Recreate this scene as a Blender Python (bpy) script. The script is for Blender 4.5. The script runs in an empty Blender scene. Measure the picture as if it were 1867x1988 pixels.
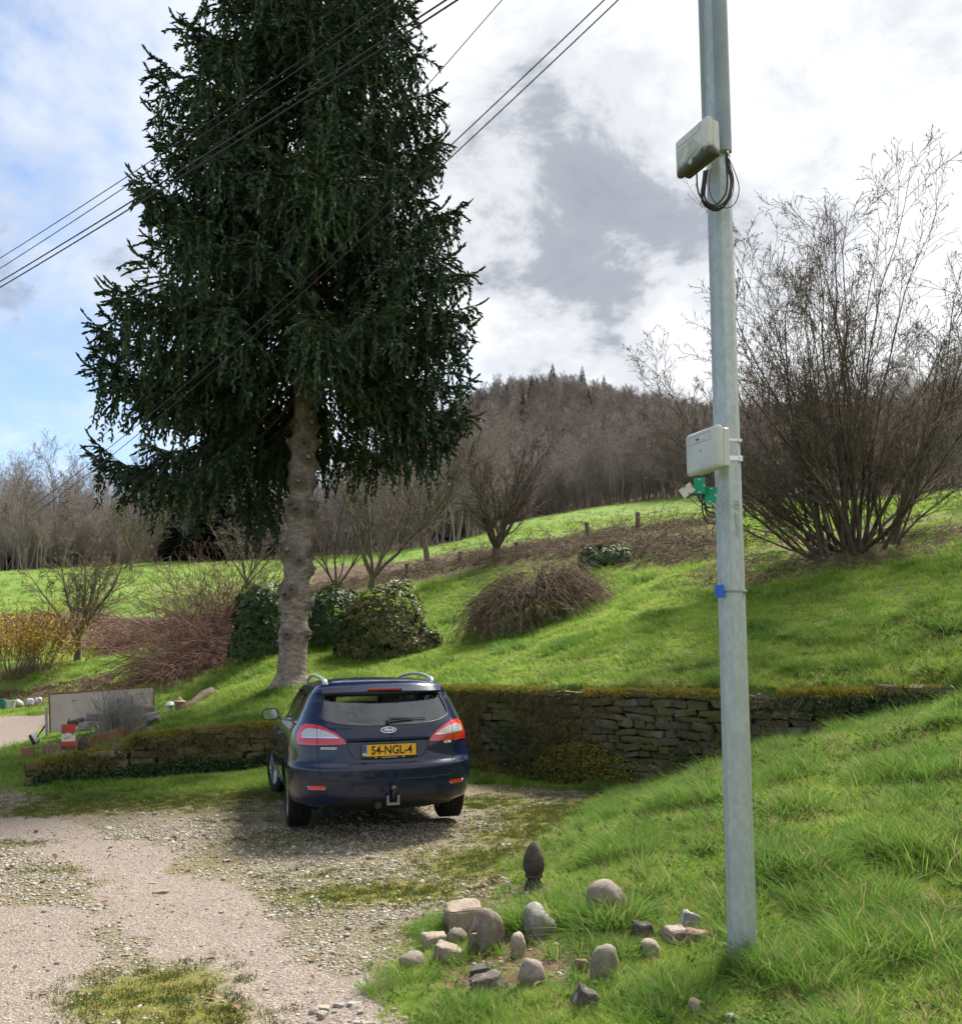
import bpy, bmesh, math, random
import numpy as np
from mathutils import Vector, Matrix, Euler

random.seed(7)
RNG = np.random.default_rng(11)
R = math.radians
scene = bpy.context.scene
COL = scene.collection

# ------------------------------------------------------------------ camera
# measurements were taken on a 1867 x 1988 copy of the photograph
F, CX, CY, PIT, H0 = 1798.0, 933.5, 1083.0, R(7.0), 1.63
cd = bpy.data.cameras.new('camera')
cam = bpy.data.objects.new('camera', cd)
COL.objects.link(cam)
cam.location = (0, 0, H0)
cam.rotation_euler = (R(90) + PIT, 0, 0)
cd.sensor_fit = 'VERTICAL'
cd.sensor_height = 24.0
cd.sensor_width = 24.0 * 1867 / 1988
cd.lens = 24.0 * F / 1988
cd.shift_y = (CY - 994.0) / 1988
cd.clip_start = 0.05
cd.clip_end = 3000
scene.camera = cam

def ray(px, py):
    xc = (px - CX) / F; yc = (CY - py) / F
    return np.array([xc, math.cos(PIT) - yc * math.sin(PIT), math.sin(PIT) + yc * math.cos(PIT)])
def P(px, py, Y):
    """the point at distance Y (metres ahead) that was measured at a picture position"""
    d = ray(px, py)
    return np.array([0, 0, H0]) + d * (Y / d[1])

# ------------------------------------------------------------------ world, sun, exposure
SUN_EL, SUN_AZ = R(52), R(32)          # azimuth from +Y towards +X
world = bpy.data.worlds.new('World'); scene.world = world
world.use_nodes = True
world.cycles.sampling_method = 'NONE'     # the broad sky needs no importance map
wn, wl = world.node_tree.nodes, world.node_tree.links
wn.clear()
def WN(t, **k):
    n = wn.new(t)
    for a, b in k.items(): setattr(n, a, b)
    return n
def wmath(op, a, b=None, c=None, clamp=False):
    n = WN('ShaderNodeMath', operation=op, use_clamp=clamp)
    for i, v in enumerate((a, b, c)):
        if v is None: continue
        if isinstance(v, (int, float)): n.inputs[i].default_value = v
        else: wl.new(v, n.inputs[i])
    return n.outputs[0]
def wmix(f, a, b):
    n = WN('ShaderNodeMix', data_type='RGBA')
    for s, v in ((n.inputs[0], f), (n.inputs[6], a), (n.inputs[7], b)):
        if isinstance(v, (int, float)): s.default_value = v
        elif isinstance(v, tuple): s.default_value = v
        else: wl.new(v, s)
    return n.outputs[2]
def wramp(f, *st):
    n = WN('ShaderNodeValToRGB'); e = n.color_ramp.elements
    n.color_ramp.interpolation = 'EASE'
    while len(e) < len(st): e.new(0.5)
    for k, (p, v) in enumerate(st):
        e[k].position = p; e[k].color = (v, v, v, 1)
    wl.new(f, n.inputs[0]); return n.outputs[0]
sky = WN('ShaderNodeTexSky', sky_type='NISHITA', sun_disc=False, sun_elevation=SUN_EL, sun_rotation=SUN_AZ)
sky.air_density = 1.0; sky.dust_density = 0.6; sky.ozone_density = 1.5
tc = WN('ShaderNodeTexCoord')
sx = WN('ShaderNodeSeparateXYZ'); wl.new(tc.outputs['Generated'], sx.inputs[0])
X_, Y_, Z_ = sx.outputs
zz = wmath('ADD', wmath('MAXIMUM', Z_, 0.0), 0.42)
cv = WN('ShaderNodeCombineXYZ')
wl.new(wmath('DIVIDE', X_, zz), cv.inputs[0]); wl.new(wmath('DIVIDE', Y_, zz), cv.inputs[1])
def wnoise(scale, detail, rough, off, dist=0.0):
    mp = WN('ShaderNodeMapping'); mp.inputs['Location'].default_value = off
    wl.new(cv.outputs[0], mp.inputs[0])
    n = WN('ShaderNodeTexNoise'); n.inputs['Scale'].default_value = scale
    n.inputs['Detail'].default_value = detail; n.inputs['Roughness'].default_value = rough
    n.inputs['Distortion'].default_value = dist
    wl.new(mp.outputs[0], n.inputs['Vector']); return n.outputs[0]
big = wnoise(1.5, 5, 0.58, (3.1, 1.7, 0.0), 0.1)
fine = wnoise(5.2, 6, 0.66, (7.7, 2.2, 0.4), 0.25)
shade = wnoise(1.7, 5, 0.55, (2.15, 9.246, 1.0), 0.25)
# cloud cover: broken towards the west (-X), closed elsewhere
cover = wmath('ADD', wmath('MULTIPLY', big, 0.70), wmath('MULTIPLY', fine, 0.30))
cover = wmath('ADD', cover, wmath('MULTIPLY', X_, 0.50))
cover = wmath('ADD', cover, wmath('MULTIPLY', Z_, 0.34))
mask = wramp(cover, (0.36, 0.0), (0.50, 0.72), (0.64, 1.0))
sh = wmath('ADD', wmath('MULTIPLY', shade, 0.66), wmath('MULTIPLY', fine, 0.34))
dark = wramp(sh, (0.43, 0.0), (0.525, 0.12), (0.578, 0.36), (0.632, 0.88), (0.72, 1.0))
lit = wmix(dark, (5.6, 5.7, 5.85, 1), (1.85, 2.05, 2.45, 1))
tot = wmix(mask, sky.outputs[0], lit)
bg = WN('ShaderNodeBackground'); bg.inputs[1].default_value = 0.088
wl.new(tot, bg.inputs[0])
wo = WN('ShaderNodeOutputWorld'); wl.new(bg.outputs[0], wo.inputs[0])

sl = bpy.data.lights.new('sun', 'SUN'); sl.energy = 4.8; sl.angle = R(15); sl.color = (1.0, 0.95, 0.87)
sun = bpy.data.objects.new('sun', sl); COL.objects.link(sun)
sdir = Vector((math.sin(SUN_AZ) * math.cos(SUN_EL), math.cos(SUN_AZ) * math.cos(SUN_EL), math.sin(SUN_EL)))
sun.rotation_euler = sdir.to_track_quat('Z', 'Y').to_euler()
sun.location = (20, 10, 30)

scene.view_settings.view_transform = 'Standard'
scene.view_settings.look = 'None'
scene.view_settings.gamma = 1.0
scene.view_settings.exposure = 1.18
scene.view_settings.use_curve_mapping = False
scene.cycles.max_bounces = 4
scene.cycles.diffuse_bounces = 2
scene.cycles.glossy_bounces = 2
scene.cycles.transmission_bounces = 3
scene.cycles.transparent_max_bounces = 8
scene.cycles.light_sampling_threshold = 0.03
scene.cycles.use_denoising = True
scene.cycles.use_adaptive_sampling = True
scene.cycles.adaptive_threshold = 0.04
# ------------------------------------------------------------------ helpers
def tag(o, label=None, cat=None, group=None, kind=None):
    if label: o['label'] = label
    if cat: o['category'] = cat
    if group: o['group'] = group
    if kind: o['kind'] = kind
    return o
def new_mesh(name, V, Fc, mat=None, smooth=True):
    """V (n,3) array, Fc: (m,3) or (m,4) array, or list of tuples"""
    me = bpy.data.meshes.new(name)
    if isinstance(Fc, np.ndarray):
        n, m, k = len(V), len(Fc), Fc.shape[1]
        me.vertices.add(n); me.vertices.foreach_set('co', np.asarray(V, np.float32).ravel())
        me.loops.add(m * k); me.loops.foreach_set('vertex_index', Fc.astype(np.int32).ravel())
        me.polygons.add(m)
        me.polygons.foreach_set('loop_start', np.arange(0, m * k, k, dtype=np.int32))
        me.polygons.foreach_set('loop_total', np.full(m, k, dtype=np.int32))
    else:
        me.from_pydata([tuple(v) for v in V], [], Fc)
    me.update(calc_edges=True); me.validate()
    if smooth and len(me.polygons):
        me.polygons.foreach_set('use_smooth', np.ones(len(me.polygons), dtype=bool))
    if mat is not None:
        for m_ in (mat if isinstance(mat, (list, tuple)) else [mat]): me.materials.append(m_)
    return me
def link(name, me, parent=None, loc=None, rot=None, scl=None):
    o = bpy.data.objects.new(name, me); COL.objects.link(o)
    if parent is not None: o.parent = parent
    if loc is not None: o.location = loc
    if rot is not None: o.rotation_euler = rot
    if scl is not None: o.scale = scl if hasattr(scl, '__len__') else (scl,) * 3
    return o
def empty(name, loc=(0, 0, 0), rot=(0, 0, 0)):
    o = bpy.data.objects.new(name, None); COL.objects.link(o)
    o.location = loc; o.rotation_euler = rot; o.empty_display_size = 0.1
    return o
class MB:
    """collects shapes for one mesh"""
    def __init__(s): s.V = []; s.F = []; s.n = 0
    def add(s, V, Fc):
        V = np.asarray(V, float); s.V.append(V)
        s.F += [tuple(int(i) + s.n for i in f) for f in Fc]; s.n += len(V); return s
    def box(s, c, d, rz=0.0, M=None):
        c = np.array(c, float); h = np.array(d, float) / 2
        V = np.array([[x, y, z] for x in (-1, 1) for y in (-1, 1) for z in (-1, 1)]) * h
        if rz: V = V @ np.array(Matrix.Rotation(rz, 3, 'Z')).T
        if M is not None: V = V @ np.array(M).T
        return s.add(V + c, [(0, 1, 3, 2), (4, 6, 7, 5), (0, 4, 5, 1), (2, 3, 7, 6), (0, 2, 6, 4), (1, 5, 7, 3)])
    def tube(s, pts, r, n=8, cap=True):
        pts = np.asarray(pts, float); m = len(pts)
        rr = np.full(m, r, float) if np.isscalar(r) else np.asarray(r, float)
        T = np.gradient(pts, axis=0); T /= np.linalg.norm(T, axis=1)[:, None] + 1e-12
        up = np.array([0, 0, 1.0]) if abs(T[0][2]) < .9 else np.array([1.0, 0, 0])
        A = np.cross(T[0], up); A /= np.linalg.norm(A)
        V = []
        an = np.arange(n) * 2 * math.pi / n
        for i in range(m):
            A = A - T[i] * (A @ T[i]); A /= np.linalg.norm(A); B = np.cross(T[i], A)
            V.append(pts[i] + rr[i] * (np.cos(an)[:, None] * A + np.sin(an)[:, None] * B))
        V = np.concatenate(V)
        Fc = [(i * n + j, i * n + (j + 1) % n, (i + 1) * n + (j + 1) % n, (i + 1) * n + j) for i in range(m - 1) for j in range(n)]
        if cap: Fc += [tuple(range(n - 1, -1, -1)), tuple((m - 1) * n + j for j in range(n))]
        return s.add(V, Fc)
    def lathe(s, prof, n=24, M=None, c=(0, 0, 0), close=True):
        """profile [(r,z)...] about Z, M 3x3"""
        m = len(prof); an = np.arange(n) * 2 * math.pi / n
        V = np.array([[r * math.cos(a), r * math.sin(a), z] for r, z in prof for a in an])
        Fc = [(i * n + j, i * n + (j + 1) % n, (i + 1) * n + (j + 1) % n, (i + 1) * n + j) for i in range(m - 1) for j in range(n)]
        if close: Fc += [tuple(range(n - 1, -1, -1)), tuple((m - 1) * n + j for j in range(n))]
        if M is not None: V = V @ np.array(M).T
        return s.add(V + np.array(c), Fc)
    def prism(s, poly, a, b, axis=1):
        """2-D polygon extruded along axis (0=x,1=y,2=z) from a to b"""
        n = len(poly); V = []
        for t in (a, b):
            for p in poly:
                q = list(p); q.insert(axis, t); V.append(q)
        Fc = [tuple(range(n)), tuple(range(2 * n - 1, n - 1, -1))]
        Fc += [(j, n + j, n + (j + 1) % n, (j + 1) % n) for j in range(n)]
        return s.add(V, Fc)
    def mesh(s, name, mat=None, smooth=False, bevel=0, seg=2, fix=True, sharp=None):
        me = bpy.data.meshes.new(name)
        me.from_pydata([tuple(v) for v in np.concatenate(s.V)], [], s.F); me.update()
        if fix or bevel:
            bm = bmesh.new(); bm.from_mesh(me)
            if fix: bmesh.ops.recalc_face_normals(bm, faces=bm.faces)
            if bevel:
                ed = [e for e in bm.edges if len(e.link_faces) == 2 and e.calc_face_angle(0) > R(30)]
                bmesh.ops.bevel(bm, geom=ed, offset=bevel, segments=seg, affect='EDGES', profile=0.5, clamp_overlap=True)
            bm.to_mesh(me); bm.free()
        if smooth:
            me.polygons.foreach_set('use_smooth', np.ones(len(me.polygons), dtype=bool))
            if sharp is not None: me.set_sharp_from_angle(angle=R(sharp))
        if mat is not None: me.materials.append(mat)
        return me
    def build(s, name, mat, parent=None, loc=None, rot=None, smooth=False, bevel=0, seg=2, fix=True, sharp=None):
        return link(name, s.mesh(name, mat, smooth, bevel, seg, fix, sharp), parent, loc, rot)

def tubes(S0, S1, R0, R1, n=3):
    """many tapered prisms at once -> V, F (quads)"""
    S0, S1 = np.asarray(S0, float), np.asarray(S1, float)
    R0, R1 = np.asarray(R0, float), np.asarray(R1, float)
    T = S1 - S0; T /= np.linalg.norm(T, axis=1)[:, None] + 1e-12
    up = np.where(np.abs(T[:, 2:3]) < .9, np.array([[0, 0, 1.0]]), np.array([[1.0, 0, 0]]))
    A = np.cross(T, up); A /= np.linalg.norm(A, axis=1)[:, None] + 1e-12
    B = np.cross(T, A); m = len(S0)
    V = np.empty((m, 2 * n, 3))
    for j in range(n):
        c, s_ = math.cos(2 * math.pi * j / n), math.sin(2 * math.pi * j / n)
        o = A * c + B * s_
        V[:, j] = S0 + o * R0[:, None]; V[:, n + j] = S1 + o * R1[:, None]
    f = np.array([[j, (j + 1) % n, n + (j + 1) % n, n + j] for j in range(n)])
    Fc = (np.arange(m)[:, None, None] * 2 * n + f[None]).reshape(-1, 4)
    return V.reshape(-1, 3), Fc
def place_shapes(base, faces, O, A, B, C):
    """copies of a small base mesh (k,3) in frames: origin O (m,3), axes A,B,C (m,3, scaled)"""
    base = np.asarray(base, float); m, k = len(O), len(base)
    V = O[:, None, :] + base[None, :, 0:1] * A[:, None, :] + base[None, :, 1:2] * B[:, None, :] + base[None, :, 2:3] * C[:, None, :]
    Fc = (np.arange(m)[:, None, None] * k + np.asarray(faces)[None]).reshape(-1, len(faces[0]))
    return V.reshape(-1, 3), Fc
def unit(a): return a / (np.linalg.norm(a, axis=-1, keepdims=True) + 1e-12)

# ------------------------------------------------------------------ materials
class NT:
    def __init__(s, name):
        s.m = bpy.data.materials.new(name); s.m.use_nodes = True
        s.t = s.m.node_tree; s.n = s.t.nodes; s.l = s.t.links
        s.bsdf = s.n['Principled BSDF']; s.out = s.n['Material Output']
    def node(s, t, **k):
        n = s.n.new(t)
        for a, b in k.items(): setattr(n, a, b)
        return n
    def put(s, sock, v):
        if v is None: return
        if isinstance(v, bpy.types.NodeSocket): s.l.new(v, sock)
        else: sock.default_value = (*v, 1) if isinstance(v, tuple) and len(v) == 3 and sock.type == 'RGBA' else v
    def pos(s): return s.node('ShaderNodeNewGeometry').outputs['Position']
    def obj(s): return s.node('ShaderNodeTexCoord').outputs['Object']
    def rnd(s): return s.node('ShaderNodeObjectInfo').outputs['Random']
    def math(s, op, a, b=None, clamp=False):
        n = s.node('ShaderNodeMath', operation=op, use_clamp=clamp); s.put(n.inputs[0], a); s.put(n.inputs[1], b); return n.outputs[0]
    def mix(s, f, a, b, blend='MIX'):
        n = s.node('ShaderNodeMix', data_type='RGBA', blend_type=blend)
        s.put(n.inputs[0], f); s.put(n.inputs[6], a); s.put(n.inputs[7], b); return n.outputs[2]
    def noise(s, scale, detail=4, rough=.55, vec=None, dist=0., w=None, out=0):
        n = s.node('ShaderNodeTexNoise'); s.put(n.inputs['Vector'], vec if vec is not None else s.pos())
        n.inputs['Scale'].default_value = scale; n.inputs['Detail'].default_value = detail
        n.inputs['Roughness'].default_value = rough; n.inputs['Distortion'].default_value = dist
        return n.outputs[out]
    def voro(s, scale, vec=None, out='Distance', feature='F1', rand=1.0):
        n = s.node('ShaderNodeTexVoronoi', feature=feature); s.put(n.inputs['Vector'], vec if vec is not None else s.pos())
        n.inputs['Scale'].default_value = scale; n.inputs['Randomness'].default_value = rand
        return n.outputs[out]
    def ramp(s, f, *st, interp='LINEAR'):
        n = s.node('ShaderNodeValToRGB'); e = n.color_ramp.elements; n.color_ramp.interpolation = interp
        while len(e) < len(st): e.new(.5)
        for k, (p, c) in enumerate(st):
            e[k].position = p; e[k].color = (c, c, c, 1) if not hasattr(c, '__len__') else (*c, 1)
        s.put(n.inputs[0], f); return n.outputs[0]
    def scale(s, vec, sc, loc=(0, 0, 0)):
        n = s.node('ShaderNodeMapping'); n.inputs['Scale'].default_value = sc; n.inputs['Location'].default_value = loc
        s.put(n.inputs[0], vec); return n.outputs[0]
    def attr(s, name, out='Color'):
        n = s.node('ShaderNodeAttribute', attribute_name=name); return n.outputs[out]
    def bump(s, h, strength=.4, dist=.01):
        n = s.node('ShaderNodeBump'); n.inputs['Strength'].default_value = strength; n.inputs['Distance'].default_value = dist
        s.put(n.inputs['Height'], h); s.l.new(n.outputs[0], s.bsdf.inputs['Normal']); return n
    def set(s, **k):
        names = dict(col='Base Color', rough='Roughness', metal='Metallic', spec='Specular IOR Level', coat='Coat Weight', coatr='Coat Roughness',
                     trans='Transmission Weight', ior='IOR', alpha='Alpha', sss='Subsurface Weight', sheen='Sheen Weight')
        for a, b in k.items(): s.put(s.bsdf.inputs[names[a]], b)
        return s
def mat2(name, c1, c2, scale=8, detail=5, rough=.85, bump=.3, bdist=.01, bscale=None, rnd=0., spec=.3, metal=0., lo=.35, hi=.65, vec='pos'):
    """two-tone noise material with optional per-object value variation"""
    t = NT(name); v = t.pos() if vec == 'pos' else t.obj()
    f = t.ramp(t.noise(scale, detail, .6, v), (lo, 0.), (hi, 1.))
    c = t.mix(f, c1, c2)
    if rnd:
        h = t.node('ShaderNodeHueSaturation'); t.put(h.inputs['Color'], c)
        t.put(h.inputs['Value'], t.math('ADD', t.math('MULTIPLY', t.rnd(), 2 * rnd), 1 - rnd))
        c = h.outputs[0]
    t.set(col=c, rough=rough, spec=spec, metal=metal)
    if bump: t.bump(t.noise(bscale or scale * 4, 4, .6, v), bump, bdist)
    return t.m
def leaf_mat(name, c1, c2, scale=3., rough=.55, transl=.35, rnd=.2, spec=.25):
    """thin leaf: diffuse with some light passing through"""
    t = NT(name)
    f = t.ramp(t.noise(scale, 3, .6), (.35, 0.), (.65, 1.))
    c = t.mix(f, c1, c2)
    h = t.node('ShaderNodeHueSaturation'); t.put(h.inputs['Color'], c)
    t.put(h.inputs['Value'], t.math('ADD', t.math('MULTIPLY', t.rnd(), 2 * rnd), 1 - rnd))
    c = h.outputs[0]
    t.set(col=c, rough=rough, spec=spec)
    if transl:
        tr = t.node('ShaderNodeBsdfTranslucent'); t.put(tr.inputs[0], c)
        mx = t.node('ShaderNodeMixShader'); mx.inputs[0].default_value = transl
        t.l.new(t.bsdf.outputs[0], mx.inputs[1]); t.l.new(tr.outputs[0], mx.inputs[2]); t.l.new(mx.outputs[0], t.out.inputs[0])
    return t.m

def plain(name, col, rough=.5, metal=0., spec=.5, coat=0., bump=0, bscale=60):
    t = NT(name); n = t.noise(7, 4, .6, t.obj())
    k = .82
    t.set(col=t.mix(t.ramp(n, (.3, 0.), (.7, 1.)), tuple(c * k for c in col), col), rough=rough, metal=metal, spec=spec, coat=coat)
    if bump: t.bump(t.noise(bscale, 3, .6, t.obj()), bump, .004)
    return t.m

def text_mesh(body_, size, mat, ext=.0008, shear=0., sx=1., align='CENTER', bold=.0):
    c = bpy.data.curves.new('lettering', 'FONT'); c.body = body_; c.size = size; c.extrude = ext; c.shear = shear; c.align_x = align; c.align_y = 'CENTER'; c.offset = bold
    c.resolution_u = 4
    o = bpy.data.objects.new('lettering', c); COL.objects.link(o); bpy.context.view_layer.update()
    me = bpy.data.meshes.new_from_object(o.evaluated_get(bpy.context.evaluated_depsgraph_get()))
    bpy.data.objects.remove(o)
    me.transform(Matrix.Diagonal((sx, 1, 1, 1))); me.materials.clear(); me.materials.append(mat); me.name = 'lettering'; return me

# ------------------------------------------------------------------ scatter of uncountable stuff
def scatter(name, protos, pts, rot, scl, idx, label, cat):
    """one stuff object: small meshes set on points (geometry nodes)"""
    me = bpy.data.meshes.new(name)
    pts = np.asarray(pts, np.float32); n = len(pts)
    me.vertices.add(n); me.vertices.foreach_set('co', pts.ravel())
    a = me.attributes.new('rotv', 'FLOAT_VECTOR', 'POINT'); a.data.foreach_set('vector', np.asarray(rot, np.float32).ravel())
    scl = np.asarray(scl, np.float32)
    if scl.ndim == 1: scl = np.repeat(scl[:, None], 3, 1)
    a = me.attributes.new('sclv', 'FLOAT_VECTOR', 'POINT'); a.data.foreach_set('vector', scl.ravel())
    a = me.attributes.new('pick', 'INT', 'POINT'); a.data.foreach_set('value', np.asarray(idx, np.int32))
    o = link(name, me)
    col = bpy.data.collections.new(name + '_pieces')
    for k, p in enumerate(protos):
        q = bpy.data.objects.new('%s_piece_%02d' % (name, k), p); col.objects.link(q)
    g = bpy.data.node_groups.new(name, 'GeometryNodeTree')
    g.interface.new_socket('Geometry', in_out='INPUT', socket_type='NodeSocketGeometry')
    g.interface.new_socket('Geometry', in_out='OUTPUT', socket_type='NodeSocketGeometry')
    N = g.nodes; L = g.links
    gi = N.new('NodeGroupInput'); go = N.new('NodeGroupOutput')
    ci = N.new('GeometryNodeCollectionInfo'); ci.inputs[0].default_value = col
    ci.inputs['Separate Children'].default_value = True; ci.inputs['Reset Children'].default_value = True
    ip = N.new('GeometryNodeInstanceOnPoints'); ip.inputs['Pick Instance'].default_value = True
    def at(nm, ty):
        k = N.new('GeometryNodeInputNamedAttribute'); k.data_type = ty; k.inputs[0].default_value = nm; return k.outputs[0]
    e2r = N.new('FunctionNodeEulerToRotation')
    L.new(at('rotv', 'FLOAT_VECTOR'), e2r.inputs[0])
    L.new(gi.outputs[0], ip.inputs['Points']); L.new(ci.outputs[0], ip.inputs['Instance'])
    L.new(at('pick', 'INT'), ip.inputs['Instance Index']); L.new(e2r.outputs[0], ip.inputs['Rotation'])
    L.new(at('sclv', 'FLOAT_VECTOR'), ip.inputs['Scale'])
    L.new(ip.outputs[0], go.inputs[0])
    md = o.modifiers.new('scatter', 'NODES'); md.node_group = g
    tag(o, label, cat, kind='stuff')
    return o
# ------------------------------------------------------------------ terrain
def tps(ctrl, reg=0.02):
    C = np.array(ctrl, float); n = len(C); S = 10.0
    xy = C[:, :2] / S
    d = np.linalg.norm(xy[:, None] - xy[None], axis=2)
    K = np.where(d > 0, d * d * np.log(d + 1e-12), 0) + reg * np.eye(n)
    Q = np.c_[np.ones(n), xy]
    A = np.block([[K, Q], [Q.T, np.zeros((3, 3))]])
    w = np.linalg.solve(A, np.r_[C[:, 2], 0, 0, 0])
    def f(x, y):
        sh = np.shape(x); q = np.c_[np.ravel(x), np.ravel(y)] / S
        out = np.empty(len(q))
        for a in range(0, len(q), 20000):
            qq = q[a:a + 20000]
            dd = np.linalg.norm(qq[:, None] - xy[None], axis=2)
            out[a:a + 20000] = (np.where(dd > 0, dd * dd * np.log(dd + 1e-12), 0) @ w[:n]) + w[n] + qq @ w[n + 1:]
        return out.reshape(sh)
    return f
# foot line of the retaining walls (upper ground lies beyond it); last column = half width of the step
WALL_L = [(-6.15, 13.05), (-4.8, 14.0), (-3.4, 15.0), (-1.54, 16.36)]
WALL_R = [(-1.54, 16.36), (-0.57, 15.1), (0.75, 13.35), (2.2, 11.6), (3.6, 10.6), (4.95, 9.95)]
LEFT_EXT = [(-60, 27.6), (-16, 26.9), (-10.6, 25.9), (-9.3, 23.5), (-8.5, 20), (-7.8, 17), (-6.9, 14.6)]
RIGHT_EXT = [(7.0, 8.6), (20, 2), (60, -20)]
LINE = np.array(LEFT_EXT + WALL_L[:-1] + WALL_R + RIGHT_EXT)
LWID = np.array([1.2, .35, .35, .5, .7, .7, .45] + [.10] * 3 + [.10] * 5 + [.3] + [1.0, 2, 2])
UPPER = np.vstack([LINE, [(900, -200), (900, 1500), (-900, 1500), (-900, 27.6)]])
def in_poly(x, y, poly):
    ins = np.zeros(np.shape(x), bool); n = len(poly)
    for i in range(n):
        x0, y0 = poly[i]; x1, y1 = poly[(i + 1) % n]
        c = ((y0 > y) != (y1 > y)) & (x < (x1 - x0) * (y - y0) / ((y1 - y0) or 1e-9) + x0)
        ins ^= c
    return ins
def line_dist(x, y, line, wid=None):
    best = np.full(np.shape(x), 1e9); w = np.zeros(np.shape(x))
    for i in range(len(line) - 1):
        a, b = np.array(line[i], float), np.array(line[i + 1], float); ab = b - a
        t = np.clip(((x - a[0]) * ab[0] + (y - a[1]) * ab[1]) / (ab @ ab), 0, 1)
        d = np.hypot(x - a[0] - t * ab[0], y - a[1] - t * ab[1])
        m = d < best; best = np.where(m, d, best)
        if wid is not None: w = np.where(m, wid[i] + (wid[i + 1] - wid[i]) * t, w)
    return (best, w) if wid is not None else best
low_c = [(-2, 3, 0), (-5, 5, 0), (-2, 7, 0), (-4, 9, 0), (-1, 9, .02), (-6, 11, 0), (-2.0, 9.75, .05), (-.2, 10.2, .085), (-2.75, 12.5, .06), (-.95, 13.0, .09), (.5, 10.8, .08), (-3, 14, .07), (-.8, 14.2, .09), (.9, 12.2, .09),
         (1.7, 11.6, .13), (1.02, 9.3, .07), (.46, 7.05, .03), (-.1, 5.6, .03), (0, 4.4, .02), (.35, 3, .05), (0, -3, 0), (-6, -3, 0), (4, -3, .7), (-10, 3, 0), (3, 2, .5),
         (1.38, 4.7, .24), (.36, 6.3, .15), (.73, 5.25, .20), (.35, 5.55, .12), (.90, 7.3, .30), (1.45, 9.0, .34), (.62, 6.0, .22), (1.2, 8.2, .33), (.42, 4.9, .16), (.75, 4.1, .20), (2.2, 11.3, .28), (2.74, 10.9, .60), (3.6, 10.3, .84), (4.95, 9.8, 1.25), (7, 8.5, 2.2), (20, 2, 5), (60, -20, 9), (-7, 13.4, .08),
         (-20, 24, .55), (-20, 10, .1), (-30, 32, .8), (-60, 30, 1.5), (-60, -30, 0), (0, -60, 0), (60, -60, 4), (-8.2, 17.0, .30), (-9, 20.5, .42), (-6.9, 14.0, .16),
         (-4.4, 13.2, .06), (-5.6, 12.2, .02)]
low_c += [tuple(P(*a)) for a in [(1867, 1700, 5.5), (1867, 1362, 9.5), (1480, 1476, 9), (1640, 1434, 9), (1300, 1538, 10), (1600, 1600, 6.5), (1867, 1500, 7.5),
                                 (1867, 1950, 4.0), (50, 1400, 22), (30, 1440, 19.5), (100, 1372, 25.5), (0, 1380, 26), (0, 1500, 14.9)]]
up_c = [(-6.15, 13.05, .36), (-4.8, 14.0, .66), (-3.4, 15, .80), (-1.54, 16.36, 1.22), (-.57, 15.1, 1.33), (.75, 13.35, 1.34), (2.2, 11.6, 1.34), (3.6, 10.6, 1.36), (4.95, 9.95, 1.42),
        (7, 8.6, 2.3), (20, 2, 5.2), (60, -20, 9.3), (-3.72, 18, 1.40), (-60, 28, 3)]
up_c += [tuple(P(*a)) for a in [(500, 1275, 21), (760, 1272, 21), (1035, 1208, 20), (1400, 1152, 17.5), (1660, 1062, 18), (1867, 1080, 15), (1867, 1200, 11.5), (1867, 1300, 9.8),
        (1600, 1250, 12), (1000, 1284, 16), (1200, 1292, 13.5), (963, 1090, 30), (895, 1100, 33), (1140, 1056, 32), (1235, 1036, 32), (1180, 1085, 26),
        (860, 1062, 60), (1200, 1012, 55), (1040, 1008, 110), (1270, 968, 100), (1867, 1000, 22), (1867, 985, 60),
        (0, 1112, 75), (300, 1092, 85), (530, 1092, 80), (200, 1180, 42), (200, 1245, 34), (150, 1285, 30), (100, 1312, 27), (0, 1320, 27.3), (160, 1462, 14.6), (310, 1402, 17),
        (400, 1352, 20), (420, 1292, 24), (330, 1322, 23), (240, 1332, 25), (600, 1150, 42), (700, 1100, 55)]]
up_c += [(-40, 130, 14), (-10, 170, 25), (30, 180, 42), (2, 330, 101), (70, 330, 88), (130, 250, 56), (-60, 330, 42), (-160, 200, 14), (60, 60, 16), (-150, 80, 9), (250, 330, 62), (200, 60, 28)]
ULOW, UUP = tps(low_c), tps(up_c, .006)
def fbm(x, y, s, seed=0):
    r = np.random.default_rng(seed); out = 0
    for k in range(6):
        a = r.uniform(0, 2 * math.pi); f = s * r.uniform(.6, 1.8); ph = r.uniform(0, 6.28)
        out = out + np.sin(f * (math.cos(a) * x + math.sin(a) * y) + ph + 1.3 * np.sin(.61 * f * (x * math.sin(a) - y * math.cos(a)) + ph * 2))
    return out / 6
def Hs(x, y):
    """upper-ground share 0..1 at a place"""
    d, w = line_dist(x, y, LINE, LWID)
    sgn = np.where(in_poly(x, y, UPPER), 1.0, -1.0)
    # the step lies just behind the wall face
    t = np.clip((sgn * d - 0.12) / np.maximum(w, .05) * .5 + .5, 0, 1)
    return t * t * (3 - 2 * t)
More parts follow.
